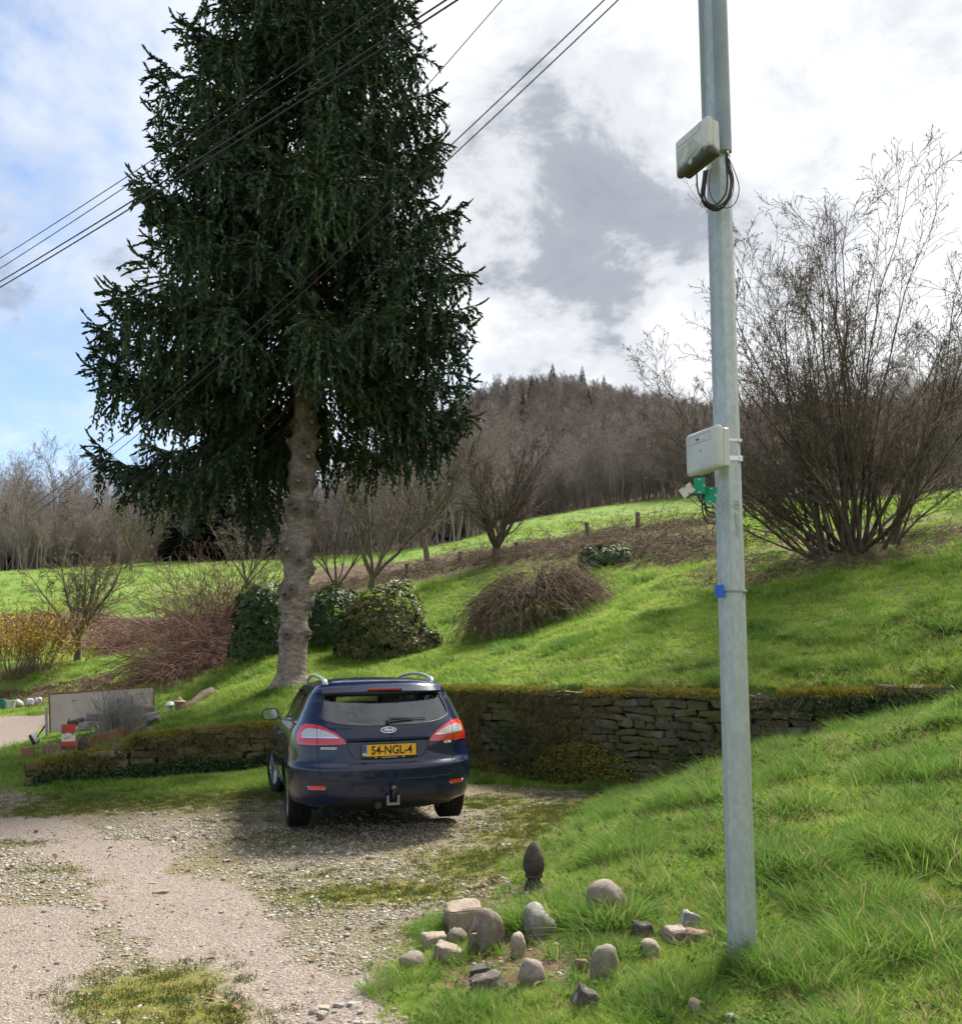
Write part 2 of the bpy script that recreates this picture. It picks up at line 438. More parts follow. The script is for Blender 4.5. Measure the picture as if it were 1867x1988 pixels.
def H(x, y):
    x = np.asarray(x, float); y = np.asarray(y, float)
    xc, yc = np.clip(x, -420, 420), np.clip(y, -60, 345)
    t = Hs(x, y)
    lo = np.clip(ULOW(np.clip(xc, -60, 60), np.clip(yc, -60, 34)), -0.05, 9)
    up = np.clip(UUP(xc, yc), 0, 120)
    far = np.clip((np.hypot(x, y) - 24) / 30, 0, 1)
    lawn = np.clip(t + np.clip((lo - .12) / .25, 0, 1), 0, 1)
    z = lo * (1 - t) + up * t
    z = z + lawn * (.055 * fbm(x, y, 1.3, 1) + .032 * fbm(x, y, 4.2, 2)) * (1 - .5 * far) + (1 - lawn) * .010 * fbm(x, y, 2.2, 3) + far * .25 * fbm(x, y, .15, 4)
    return z

# ---- zones (what grows or lies where), in metres on the ground
def G0(px, py): 
    d = ray(px, py); t = -H0 / d[2]; return (d[0] * t, d[1] * t)
def poly_px(*pp): return [G0(*p) for p in pp]
GRAVEL = poly_px((-700, 1560), (0, 1532), (150, 1558), (330, 1552), (540, 1535), (700, 1520), (900, 1528), (1060, 1542), (1185, 1562), (1150, 1608), (1100, 1652), (1050, 1695), (990, 1730), (900, 1790), (790, 1880), (800, 1960), (870, 2080), (1000, 2600), (-3500, 2600), (-3500, 1700))
YARD = [(-14, 14.6), (-8.4, 15.6), (-8.7, 18.2), (-9.5, 21.0), (-10.3, 23.4), (-30, 24.2), (-40, 20), (-40, 14)]
TRACKS = [([G0(*p) for p in ((-600, 1570), (0, 1590), (180, 1650), (330, 1730), (450, 1840), (610, 1990), (900, 2500))], .46),
          ([G0(*p) for p in ((-900, 1720), (-300, 1760), (0, 1790), (40, 1850), (0, 1990), (-100, 2500))], .42)]
def sm(d, a, b): 
    t = np.clip((d - a) / (b - a), 0, 1); return t * t * (3 - 2 * t)
def sdf(x, y, poly):
    d = line_dist(x, y, list(poly) + [poly[0]]); return np.where(in_poly(x, y, poly), d, -d)
MOSS = [(G0(730, 1735), .85, .5, .9), (G0(950, 1690), .70, .75, .95), (G0(1120, 1600), 1.1, 1.5, .95), (G0(1010, 1640), .75, .9, .8), (G0(960, 1570), .8, .9, .7), (G0(300, 1562), 1.9, .75, .8), (G0(480, 1550), 1.3, .8, .85), (G0(120, 1575), 1.2, .5, .7), (G0(620, 1700), .6, .5, .45), (G0(560, 1640), .9, .6, .45), (G0(860, 1740), .5, .5, .6),
        (G0(290, 1920), .42, .5, .95), (G0(360, 1985), .38, .4, .9), (G0(820, 1810), .4, .3, .5), (G0(620, 1770), .4, .3, .4), (G0(30, 1640), .35, .3, .5), (G0(430, 1600), .7, .5, .35), (G0(90, 1690), .5, .3, .3)]
def zones(x, y):
    w = .16 * fbm(x, y, 3.1, 21) + .08 * fbm(x, y, 9, 22)
    up = Hs(x, y)
    gr = np.maximum(sm(sdf(x, y, GRAVEL) + w, -.15, .25), sm(sdf(x, y, YARD) + w, -.2, .3)) * (1 - up)
    tr = np.zeros_like(gr)
    for ln, hw in TRACKS: tr = np.maximum(tr, 1 - sm(line_dist(x, y, ln) + 1.6 * w, hw * .55, hw * 1.35))
    tr = np.maximum(tr, sm(sdf(x, y, YARD), 0, .5)) * gr
    ms = np.zeros_like(gr)
    for (c, rx, ry, a) in MOSS:
        ms = np.maximum(ms, a * np.exp(-(((x - c[0]) / rx) ** 2 + ((y - c[1]) / ry) ** 2) * 1.0))
    ms = np.clip(ms + .8 * w * (ms > .12), 0, 1)
    far = np.hypot(x, y)
    brush = np.zeros_like(gr)          # bramble and leaf litter
    for poly, s in BRUSH: brush = np.maximum(brush, sm(sdf(x, y, poly) + w * 2, -s, s))
    wood = sm(y - WOOD_EDGE(x), -2, 3)
    return gr, tr, ms, up, np.clip(brush, 0, 1), wood
def pp(*a): return [tuple(P(*q)[:2]) for q in a]
BRUSH = [(pp((110, 1242, 34), (330, 1245, 31), (330, 1330, 23), (470, 1275, 22), (520, 1180, 34), (330, 1180, 40), (150, 1180, 41), (-200, 1190, 40), (-200, 1250, 33)), .5),
         (pp((600, 1135, 36), (830, 1122, 29.5), (1000, 1095, 27.5), (1200, 1092, 24.6), (1400, 1105, 21), (1420, 1010, 29), (1270, 1000, 40), (1040, 1040, 48), (850, 1075, 52), (600, 1085, 60)), .6),
         (pp((1300, 1140, 19.0), (1500, 1155, 16.8), (1700, 1115, 15.8), (1960, 1040, 16.0), (2100, 950, 22), (1700, 1000, 24), (1380, 1085, 23)), .5),
         ([(-22, 26.2), (-16, 25.9), (-12.5, 25.4), (-10.9, 24.9), (-10.1, 23.9), (-9.6, 22.6), (-8.6, 22.8), (-9.0, 24.9), (-9.9, 26.4), (-12.4, 27.2), (-16, 27.7), (-22, 27.9)], .2),
         (poly_px((765, 1905), (840, 1850), (905, 1800), (975, 1740), (1030, 1755), (1010, 1820), (1100, 1885), (1170, 1950), (1080, 2000), (930, 1990), (830, 1960)), .12)]
_we = np.array([(-420, 120), (-70, 95), (P(0, 1112, 75)[0], 79), (P(300, 1092, 85)[0], 88), (-14, 84), (-7, 70), (-2, 64), (1, 84), (6.5, 112), (18, 103), (26, 88), (34, 66), (60, 52), (420, 40)])
def WOOD_EDGE(x): return np.interp(x, _we[:, 0], _we[:, 1])

def grow_lines(a, b, h, lo, hi, k=1.13):
    xs = list(np.arange(a, b + 1e-6, h)); s = h
    while xs[-1] < hi: s *= k; xs.append(xs[-1] + s)
    s = h; left = [xs[0]]
    while left[-1] > lo: s *= k; left.append(left[-1] - s)
    return np.array(left[:0:-1] + xs)
gx = grow_lines(-7.6, 6.6, .075, -520, 520)
gy = grow_lines(2.6, 18.6, .075, -80, 620)
GX, GY = np.meshgrid(gx, gy)
GZ = H(GX, GY)
ZN = zones(GX, GY)
def Hg(x, y):
    """ground height read from the ground sheet itself"""
    x = np.asarray(x, float); y = np.asarray(y, float)
    i = np.clip(np.searchsorted(gx, x) - 1, 0, len(gx) - 2); j = np.clip(np.searchsorted(gy, y) - 1, 0, len(gy) - 2)
    u = np.clip((x - gx[i]) / (gx[i + 1] - gx[i]), 0, 1); v = np.clip((y - gy[j]) / (gy[j + 1] - gy[j]), 0, 1)
    return GZ[j, i] * (1 - u) * (1 - v) + GZ[j, i + 1] * u * (1 - v) + GZ[j + 1, i] * (1 - u) * v + GZ[j + 1, i + 1] * u * v
import bisect
_gxl, _gyl = list(gx), list(gy)
def Hp(x, y):
    i = min(max(bisect.bisect(_gxl, x) - 1, 0), len(_gxl) - 2); j = min(max(bisect.bisect(_gyl, y) - 1, 0), len(_gyl) - 2)
    u = (x - _gxl[i]) / (_gxl[i + 1] - _gxl[i]); v = (y - _gyl[j]) / (_gyl[j + 1] - _gyl[j])
    return float(GZ[j, i] * (1 - u) * (1 - v) + GZ[j, i + 1] * u * (1 - v) + GZ[j + 1, i] * (1 - u) * v + GZ[j + 1, i + 1] * u * v)
nxg, nyg = len(gx), len(gy)
I = np.arange(nxg * nyg).reshape(nyg, nxg)
quads = np.stack([I[:-1, :-1], I[:-1, 1:], I[1:, 1:], I[1:, :-1]], -1).reshape(-1, 4)
GV = np.stack([GX, GY, GZ], -1).reshape(-1, 3)

def ground_mat():
    t = NT('ground_cover')
    A = t.attr('zone_a'); B = t.attr('zone_b')
    sa = t.node('ShaderNodeSeparateColor'); t.put(sa.inputs[0], A)
    sb = t.node('ShaderNodeSeparateColor'); t.put(sb.inputs[0], B)
    gr, tr, ms = sa.outputs; up, br, wd = sb.outputs
    n1 = t.noise(1.6, 6, .6); n2 = t.noise(9, 6, .65); n3 = t.noise(42, 4, .6)
    # gravel: small stones in earth
    cell = t.voro(46, out='Color'); ce = t.node('ShaderNodeSeparateColor'); t.put(ce.inputs[0], cell)
    stone = t.ramp(ce.outputs[0], (0., (.095, .08, .06)), (.45, (.19, .165, .13)), (.8, (.31, .28, .235)), (1., (.43, .40, .35)))
    dist = t.voro(46)
    earth = t.mix(t.ramp(n2, (.3, 0.), (.7, 1.)), (.095, .076, .050), (.165, .138, .100))
    gravel = t.mix(t.ramp(t.math('ADD', dist, t.math('MULTIPLY', n1, .35)), (.50, 1.), (.66, 0.)), earth, stone)
    olive = t.math('MULTIPLY', t.ramp(t.math('ADD', t.noise(.8, 6, .68), t.math('MULTIPLY', n3, .25)), (.52, 0.), (.74, 1.)), .75)
    gravel = t.mix(olive, gravel, t.mix(n3, (.095, .088, .030), (.15, .125, .045)))
    fine = t.voro(120, out='Color'); fe = t.node('ShaderNodeSeparateColor'); t.put(fe.inputs[0], fine)
    track = t.mix(t.ramp(n2, (.3, 0.), (.7, 1.)), (.142, .113, .094), (.198, .160, .136))
    track = t.mix(t.math('MULTIPLY', t.ramp(fe.outputs[1], (.72, 0.), (.9, 1.)), .7), track, (.36, .32, .28))
    tf = t.ramp(t.math('ADD', tr, t.math('MULTIPLY', t.math('SUBTRACT', n2, .5), .7)), (.35, 0.), (.65, 1.))
    gcol = t.mix(tf, gravel, track)
    moss = t.mix(t.ramp(n2, (.35, 0.), (.62, 1.)), (.085, .090, .026), (.165, .130, .032))
    moss = t.mix(t.ramp(n3, (.45, 0.), (.6, .6)), moss, (.10, .13, .03))
    mf = t.ramp(t.math('ADD', ms, t.math('MULTIPLY', t.math('SUBTRACT', n3, .5), 1.3)), (.38, 0.), (.62, 1.))
    gcol = t.mix(mf, gcol, moss)
    # turf under the blades
    turf = t.mix(t.ramp(n2, (.3, 0.), (.7, 1.)), (.060, .100, .016), (.115, .135, .032))
    far = t.node('ShaderNodeSeparateXYZ'); t.put(far.inputs[0], t.pos())
    mead = t.mix(t.ramp(t.noise(.30, 7, .68), (.33, 0.), (.67, 1.)), (.085, .155, .024), (.155, .225, .045))
    mead = t.mix(t.ramp(t.noise(1.1, 5, .7), (.48, 0.), (.76, .75)), mead, (.16, .15, .06))
    turf = t.mix(t.ramp(t.math('DIVIDE', far.outputs[1], 60.), (.30, 0.), (.52, 1.)), turf, mead)
    col = t.mix(t.ramp(t.math('ADD', gr, t.math('MULTIPLY', t.math('SUBTRACT', n3, .5), .8)), (.35, 0.), (.6, 1.)), turf, gcol)
    litter = t.mix(t.ramp(n2, (.3, 0.), (.7, 1.)), (.055, .035, .024), (.13, .088, .058))
    col = t.mix(t.ramp(br, (.3, 0.), (.7, 1.)), col, litter)
    floor = t.mix(t.ramp(n1, (.3, 0.), (.7, 1.)), (.075, .042, .028), (.13, .078, .05))
    col = t.mix(wd, col, floor)
    t.set(col=col, rough=.95, spec=.12)
    hb = t.math('SUBTRACT', t.math('MULTIPLY', n3, .5), t.math('MULTIPLY', dist, .9))
    t.bump(hb, .55, .02)
    return t.m
M_GROUND = ground_mat()
def sheet(name, mask):
    q = quads[mask]; u, inv = np.unique(q, return_inverse=True)
    me = new_mesh(name, GV[u], inv.reshape(-1, 4), M_GROUND)
    for nm, ch in (('zone_a', ZN[:3]), ('zone_b', ZN[3:])):
        c = np.stack([k.reshape(-1)[u] for k in ch] + [np.ones(len(u))], -1).astype(np.float32)
        a = me.attributes.new(nm, 'FLOAT_COLOR', 'POINT'); a.data.foreach_set('color', c.ravel())
    return tag(link(name, me), kind='structure')
cgr = ZN[0].reshape(-1)[quads].mean(1); cup = ZN[3].reshape(-1)[quads].mean(1)
cy = GV[:, 1][quads].mean(1); cwd = ZN[5].reshape(-1)[quads].mean(1)
z_track = cgr > .5
z_wood = (cwd > .5) & ~z_track
z_mead = (cy > 34) & (cup > .5) & ~z_wood & ~z_track
z_lawn = ~(z_track | z_wood | z_mead)
sheet('gravel_track', z_track); sheet('grass_slope', z_lawn); sheet('meadow', z_mead); sheet('wooded_hillside', z_wood)
# ------------------------------------------------------------------ stone walls
def stone_meshes(n, mat, seed=3, rough=.12, sub=1):
    out = []; rg = np.random.default_rng(seed)
    for k in range(n):
        bm = bmesh.new(); bmesh.ops.create_cube(bm, size=1.0)
        bmesh.ops.bevel(bm, geom=bm.edges[:], offset=.11, segments=2, affect='EDGES', profile=.6)
        for v in bm.verts:
            p = np.array(v.co); s = rg.normal(0, rough * .30, 3)
            lump = .5 * rough * math.sin(5 * p[0] + k) * math.cos(4 * p[2] + 2 * k)
            v.co = Vector(p * (1 + lump) + s * np.array([1, .8, 1]))
        me = bpy.data.meshes.new('stone'); bm.to_mesh(me); bm.free()
        me.polygons.foreach_set('use_smooth', np.ones(len(me.polygons), dtype=bool)); me.set_sharp_from_angle(angle=R(50))
        me.materials.append(mat); out.append(me)
    return out
def wall_stone_mat():
    t = NT('mossy_wall_stone')
    n = t.noise(7, 6, .65); n2 = t.noise(38, 4, .6); rn = t.rnd()
    base = t.ramp(rn, (0., (.10, .084, .070)), (.35, (.175, .145, .122)), (.6, (.14, .122, .10)), (.85, (.225, .18, .15)), (1., (.28, .24, .20)))
    base = t.mix(t.ramp(n, (.3, 0.), (.7, .55)), base, (.060, .056, .045))
    lich = t.ramp(t.noise(22, 3, .5, dist=.5), (.62, 0.), (.68, .55)); base = t.mix(lich, base, (.27, .27, .24))
    mossy = t.ramp(t.math('ADD', t.noise(2.3, 5, .6), t.math('MULTIPLY', n2, .25)), (.50, 0.), (.66, .9)); base = t.mix(mossy, base, (.088, .078, .024))
    t.set(col=base, rough=.93, spec=.2); t.bump(t.math('ADD', n2, t.math('MULTIPLY', n, 1.5)), .7, .02); return t.m
M_WSTONE = wall_stone_mat()
M_CORE = mat2('wall_earth_joint', (.018, .015, .012), (.045, .038, .028), 14, bump=.6)
STM = stone_meshes(16, M_WSTONE, rough=.20)
def resample(line, step):
    pts = np.array(line, float); seg = np.linalg.norm(np.diff(pts, axis=0), axis=1); cum = np.r_[0, np.cumsum(seg)]
    s = np.arange(0, cum[-1], step); return s, np.stack([np.interp(s, cum, pts[:, i]) for i in range(2)], 1), cum[-1]
def smooth_line(line, it=2):
    p = np.array(line, float)
    for _ in range(it):
        q = [p[0]]
        for a, b in zip(p[:-1], p[1:]): q += [a * .75 + b * .25, a * .25 + b * .75]
        q.append(p[-1]); p = np.array(q)
    return p
def low(x, y): return np.clip(ULOW(np.asarray(x, float), np.asarray(y, float)), -.05, 9)
M_MOSS = leaf_mat('yellow_green_moss', (.29, .225, .030), (.18, .185, .036), 5, .9, .2)
M_DRYMOSS = leaf_mat('dry_hanging_moss', (.105, .090, .034), (.19, .150, .066), 4, .9, .2)
M_IVY = leaf_mat('small_ivy_leaf', (.022, .048, .016), (.045, .085, .024), 6, .5, .2)
M_FERNY = leaf_mat('green_cushion_moss', (.16, .175, .026), (.25, .24, .045), 7, .9, .25)
def blades(O, D, L, W, bend, seg=2, rg=RNG, taper=.15):
    """curved tapering strips from origins O along D (unit), bending by vector bend over their length"""
    O, D, bend = np.asarray(O, float), unit(np.asarray(D, float)), np.asarray(bend, float); n = len(O)
    side = unit(np.cross(D, rg.normal(0, 1, (n, 3)))); rows = []
    for k in range(seg + 1):
        t = k / seg; c = O + D * (L * t)[:, None] + bend * ((L * t * t)[:, None])
        w = W * (1 - (1 - taper) * t ** 1.3); rows += [c - side * w[:, None] / 2, c + side * w[:, None] / 2]
    V = np.stack(rows, 1); f = np.array([[2 * k, 2 * k + 1, 2 * k + 3, 2 * k + 2] for k in range(seg)])
    Fc = (np.arange(n)[:, None, None] * (2 * seg + 2) + f[None]).reshape(-1, 4)
    return V.reshape(-1, 3), Fc
LEAF = np.array([[0, 0, 0], [.5, .45, .12], [0, 1, 0], [-.5, .45, .12]]); LEAF_F = [[0, 1, 2, 3]]
LEAF6 = np.array([[0, 0, 0], [.40, .30, .10], [.38, .68, .08], [0, 1, -.05], [-.38, .68, .08], [-.40, .30, .10], [0, .5, -.02]])
LEAF6_F = [[0, 1, 6, 5], [1, 2, 3, 6], [6, 3, 4, 5]]
def leaf_frames(N, D, L, W):
    """D leaf direction, N rough normal"""
    D = unit(D); A = unit(np.cross(D, N)); C = np.cross(A, D)
    return A * W[:, None], D * L[:, None], C * L[:, None]
def stone_wall(name, line, top, label, length_cut=None, seed=5, zbot=-.12):
    rg = np.random.default_rng(seed); W = empty(name, (*line[0], 0)); base = np.array([line[0][0], line[0][1], 0.0])
    tag(W, label, 'wall')
    ln = smooth_line(line); s, p, Ltot = resample(ln, .02)
    lowz = low(p[:, 0], p[:, 1]); topz = np.interp(s / Ltot, [a for a, b in top], [b for a, b in top])
    tan = unit(np.gradient(p, axis=0)); nrm = np.stack([tan[:, 1], -tan[:, 0]], 1)     # outward = lower side
    at = lambda q: np.clip((q / .02).astype(int) if isinstance(q, np.ndarray) else int(q / .02), 0, len(s) - 1)
    # core
    V = []; 
    for k in range(0, len(s), 5):
        for off, z in ((-.045, zbot - .2), (-.045, topz[k] - .03), (-.40, topz[k] - .03), (-.40, zbot - .2)): V.append((p[k, 0] + nrm[k, 0] * off, p[k, 1] + nrm[k, 1] * off, z))
    m = len(V) // 4; V = np.array(V) - base
    Fc = [(i * 4 + j, i * 4 + (j + 1) % 4, (i + 1) * 4 + (j + 1) % 4, (i + 1) * 4 + j) for i in range(m - 1) for j in range(4)] + [(0, 1, 2, 3), tuple((m - 1) * 4 + j for j in (3, 2, 1, 0))]
    link('wall_core', new_mesh('wall_core', V, Fc, M_CORE, False), W)
    count = 0; z = zbot; PL = []
    tz = topz.max() + .02
    while z < tz - .04:
        h = rg.uniform(.075, .13); q = -rg.uniform(0, .2)
        while q < Ltot:
            w = rg.uniform(.13, .36) if rg.random() < .85 else rg.uniform(.36, .55); k = at(max(0, q + w / 2))
            if z + h / 2 > topz[k] + .02 or z + h < lowz[k] - .03: q += w; continue
            split = rg.random() < .26 and h > .12
            for zz0, hh0 in ([(z, h * (f0 := rg.uniform(.38, .62))), (z + h * f0, h * (1 - f0))] if split else [(z, h * rg.uniform(.9, 1.12))]):
                d = rg.uniform(.12, .17); pr = rg.uniform(-.022, .030); dx_ = rg.normal(0, .012)
                loc_ = (p[k, 0] + nrm[k, 0] * (pr - d / 2 + .03) + tan[k, 0] * dx_ - base[0], p[k, 1] + nrm[k, 1] * (pr - d / 2 + .03) + tan[k, 1] * dx_ - base[1], zz0 + hh0 / 2 + rg.normal(0, .006))
                rot_ = (rg.normal(0, .07), rg.normal(0, .075), math.atan2(tan[k, 1], tan[k, 0]) + rg.normal(0, .08))
                PL.append((STM[rg.integers(len(STM))], loc_, rot_, (w * rg.uniform(.90, .99), d, hh0 * .94))); count += 1
            q += w
        z += h
    print(name, 'stones', count)
    PL.sort(key=lambda q: -q[3][0] * q[3][2])
    for me_, lo_, ro_, sc_ in PL[:295]: link('stone', me_, W, lo_, ro_, sc_)
    if len(PL) > 295:
        m = MB()
        for me_, lo_, ro_, sc_ in PL[295:]:
            X = Matrix.LocRotScale(Vector(lo_), Euler(ro_), Vector(sc_)); m.add([X @ v.co for v in me_.vertices], [tuple(p_.vertices) for p_ in me_.polygons])
        tag(m.build('small_stones', M_WSTONE, W, smooth=True, fix=False, sharp=50), kind='stuff')
    # cushion of moss along the top
    nb = int(Ltot * 1500); k = rg.integers(0, len(s), nb); off = rg.uniform(-.16, .075, nb)
    dens = (fbm(p[k, 0], p[k, 1], 2.6, seed) > -.35); k, off = k[dens], off[dens]; nb = len(k)
    O = np.stack([p[k, 0] + nrm[k, 0] * off, p[k, 1] + nrm[k, 1] * off, topz[k] + .030 - np.maximum(0, off - .02) * 1.3 + rg.normal(0, .012, nb)], 1) - base
    D = np.stack([nrm[k, 0] * off * 4, nrm[k, 1] * off * 4, np.full(nb, .7)], 1) + rg.normal(0, .35, (nb, 3))
    V, Fc = blades(O, D, rg.uniform(.035, .075, nb), np.full(nb, .016), np.array([0, 0, -.2]) + rg.normal(0, .2, (nb, 3)), 1, rg)
    tag(link('top_moss', new_mesh('top_moss', V, Fc, M_MOSS), W), kind='stuff')
    return W, dict(s=s, p=p, n=nrm, top=topz, low=lowz, L=Ltot, base=base, rg=rg)
def hang(W, d, name, mat, a, b, n, lmin, lmax, width, z0=0., z1=1., seed=1, clump=None):
    """strands hanging down a wall face between shares a..b of its length, z0..z1 of its height"""
    rg = np.random.default_rng(seed); k = (rg.uniform(a, b, n) * (len(d['s']) - 1)).astype(int)
    f = rg.uniform(z0, z1, n); z = d['low'][k] + (d['top'][k] - d['low'][k]) * f
    if clump is not None:
        keep = clump(k / len(d['s']), f, rg); k, z = k[keep], z[keep]; n = len(k)
    off = rg.uniform(.02, .07, n)
    O = np.stack([d['p'][k, 0] + d['n'][k, 0] * off, d['p'][k, 1] + d['n'][k, 1] * off, z], 1) - d['base']
    D = np.stack([d['n'][k, 0] * .25, d['n'][k, 1] * .25, np.full(n, -1.0)], 1) + rg.normal(0, .55, (n, 3))
    V, Fc = blades(O, D, rg.uniform(lmin, lmax, n), np.full(n, width), rg.normal(0, .15, (n, 3)), 2, rg)
    return tag(link(name, new_mesh(name, V, Fc, mat), W), kind='stuff')
def wall_leaves(W, d, name, mat, a, b, n, size, z0, z1, depth, seed, clump=None):
    rg = np.random.default_rng(seed); u = rg.uniform(a, b, n); f = rg.uniform(z0, z1, n)
    if clump is not None:
        keep = clump(u, f, rg); u, f = u[keep], f[keep]; n = len(u)
    k = (u * (len(d['s']) - 1)).astype(int); z = d['low'][k] + (d['top'][k] - d['low'][k]) * f; off = rg.uniform(.03, depth, n)
    O = np.stack([d['p'][k, 0] + d['n'][k, 0] * off, d['p'][k, 1] + d['n'][k, 1] * off, z], 1) - d['base']
    N = np.stack([d['n'][k, 0], d['n'][k, 1], np.full(n, .5)], 1) + rg.normal(0, .45, (n, 3)); D = rg.normal(0, 1, (n, 3)) + np.array([0, 0, -.5])
    L = size * rg.uniform(.7, 1.3, n); A, B, C = leaf_frames(N, D, L, L * .8); V, Fc = place_shapes(LEAF, LEAF_F, O, A, B, C)
    return tag(link(name, new_mesh(name, V, Fc, mat), W), kind='stuff')
WR, dR = stone_wall('stone_wall', WALL_R, [(0, 1.26), (.18, 1.34), (.5, 1.34), (.8, 1.36), (1, 1.42)], 'tall dry-stone retaining wall with moss, behind and beside the parked car', seed=5)
WL, dL = stone_wall('stone_wall', WALL_L, [(0, .34), (.10, .44), (.19, .47), (.235, .66), (.5, .75), (.62, .80), (1, 1.22)], 'low mossy stone wall with a stepped top, ivy at its foot, beside the red and white marker', seed=9)
def noisy(lim, sc, sd): return lambda u, f, rg: fbm(u * 9 * sc, f * 1.6 * sc, 1., sd) + .15 * rg.normal(0, 1, len(u)) > lim
# hanging dry moss covers the part near the car, thins out along the wall
hang(WR, dR, 'hanging_moss', M_DRYMOSS, .15, .56, 15000, .03, .12, .015, .08, 1.0, 31, lambda u, f, rg: (rg.random(len(u)) < np.clip(1.25 - (u - .30) * 3.6, .12, 1)) & (fbm(u * 14, f * 3, 1.2, 5) > -.45))
hang(WR, dR, 'dead_grass', M_DRYMOSS, .40, 1.0, 4200, .06, .26, .009, .10, 1.02, 33, noisy(.1, 1.6, 8))
wall_leaves(WR, dR, 'cushion_moss', M_FERNY, .22, .62, 7000, .030, -.02, .55, .15, 34, lambda u, f, rg: f < .08 + .34 * np.clip(fbm(u * 22, u * 0, 1., 12) + .55, 0, 1.2) * np.where(u > .46, 1.15, .75))
wall_leaves(WR, dR, 'ivy', M_IVY, .28, .50, 1800, .045, .0, .6, .16, 35, noisy(.05, 2.0, 14))
wall_leaves(WR, dR, 'ivy', M_IVY, .68, 1.0, 3200, .04, .1, .95, .10, 36, noisy(-.05, 1.8, 15))
wall_leaves(WL, dL, 'ivy', M_IVY, .0, .75, 9000, .04, -.05, .62, .13, 37, lambda u, f, rg: f < .25 + .4 * np.clip(fbm(u * 14, u, 1., 16) + .5, 0, 1))
hang(WL, dL, 'hanging_moss', M_DRYMOSS, .02, .78, 5000, .03, .11, .016, .35, 1.0, 38, noisy(-.1, 1.7, 18))

def bank_face():
    """dark earth bank beyond the yard with dead grass hanging over it"""
    rg = np.random.default_rng(39); ln = smooth_line([(-17.5, 26.95), (-16, 26.9), (-12.5, 26.3), (-10.6, 25.9), (-9.7, 24.6), (-9.3, 23.5)], 1); s_, p_, L_ = resample(ln, .02); n = 5200; k = rg.integers(0, len(s_), n)
    tn = unit(np.gradient(p_, axis=0)); nr = np.stack([tn[:, 1], -tn[:, 0]], 1); off = rg.uniform(-.45, .30, n); x = p_[k, 0] + nr[k, 0] * off; y = p_[k, 1] + nr[k, 1] * off; z = Hg(x, y) + .02
    D = np.c_[nr[k, 0] * .5, nr[k, 1] * .5, -np.ones(n)] + rg.normal(0, .4, (n, 3)); V, Fc = blades(np.c_[x, y, z], D, rg.uniform(.12, .40, n), np.full(n, .022), np.c_[np.zeros((n, 2)), -.3 * np.ones(n)] + rg.normal(0, .2, (n, 3)), 2, rg)
    tag(link('bank_grass_fringe', new_mesh('bank_grass_fringe', V, Fc, M_DRYMOSS)), 'dead brown grass hanging over the earth bank beyond the yard', 'dead grass', kind='stuff')
bank_face()
# ------------------------------------------------------------------ bare trees and shrubs
class Segs:
    def __init__(s): s.a = []; s.b = []; s.r0 = []; s.r1 = []; s.tips = []
    def add(s, a, b, r0, r1): s.a.append(a); s.b.append(b); s.r0.append(r0); s.r1.append(r1)
def branch(S, p, d, L, r, lev, rg, cfg):
    """recursive twig growth"""
    c = cfg[lev]; n = c['n']; d = d / np.linalg.norm(d); pts = [p]; dirs = [d]; rr = [r]
    for k in range(n):
        d = d + rg.normal(0, c.get('wob', .12), 3) + np.array([0, 0, c.get('up', 0.)]); d /= np.linalg.norm(d)
        q = p + d * (L / n); r1 = r * (1 - (1 - c.get('tip', .35)) * (k + 1) / n); S.add(p, q, rr[-1], r1)
        pts.append(q); dirs.append(d); rr.append(r1); p = q
    if lev + 1 < len(cfg):
        cc = cfg[lev + 1]; m = max(0, int(round(rg.normal(c['kids'], c['kids'] * .15))))
        for j in range(m):
            t = c.get('from', .25) + (1 - c.get('from', .25)) * (j + rg.random()) / m; i = min(int(t * n), n - 1); f = t * n - i
            q = pts[i] * (1 - f) + pts[i + 1] * f; dd = dirs[i + 1]
            ax = rg.normal(0, 1, 3); ax -= dd * (ax @ dd); ax /= np.linalg.norm(ax) + 1e-9
            an = c.get('ang', .8) * rg.uniform(.7, 1.25); nd = dd * math.cos(an) + ax * math.sin(an)
            branch(S, q, nd, L * c['klen'] * rg.uniform(.6, 1.2) * (1.15 - .55 * t), max(rr[i] * c.get('kr', .55), cc.get('rmin', .004)), lev + 1, rg, cfg)
    else: S.tips.append((p, d))
def seg_mesh(name, S, mat, big=.03, rmin=0.):
    a, b, r0, r1 = np.array(S.a), np.array(S.b), np.maximum(np.array(S.r0), rmin), np.maximum(np.array(S.r1), rmin)
    g = r0 > big; V1, F1 = tubes(a[g], b[g], r0[g], r1[g], 6) if g.any() else (np.zeros((0, 3)), np.zeros((0, 4), int))
    V2, F2 = tubes(a[~g], b[~g], r0[~g], r1[~g], 3)
    return new_mesh(name, np.vstack([V1, V2]), np.vstack([F1, F2 + len(V1)]), mat)
def bark(name, c1, c2, scale=6, rnd=.15): return mat2(name, c1, c2, scale, 5, .92, .5, .01, rnd=rnd, spec=.15)
M_BARK_G = bark('grey_brown_bark', (.075, .062, .050), (.15, .125, .10))
M_BARK_D = bark('dark_twig_bark', (.055, .042, .031), (.115, .088, .066))
M_BARK_L = bark('lichen_bark', (.10, .085, .055), (.19, .165, .115))
M_FOREST = bark('hazed_wood_bark', (.18, .153, .137), (.275, .238, .212), .3, .30)  # lightened so the bark colour carries the distant haze, no air is built
M_RTWIG = bark('red_brown_cane', (.12, .066, .052), (.23, .145, .11), 3)
M_TWIG = bark('brown_cane', (.125, .092, .066), (.25, .19, .135), 2)
M_HAZEL = bark('hazel_bark', (.085, .066, .050), (.165, .132, .102))
M_CATKIN = leaf_mat('catkin', (.24, .18, .08), (.34, .27, .13), 5, .8, .2)
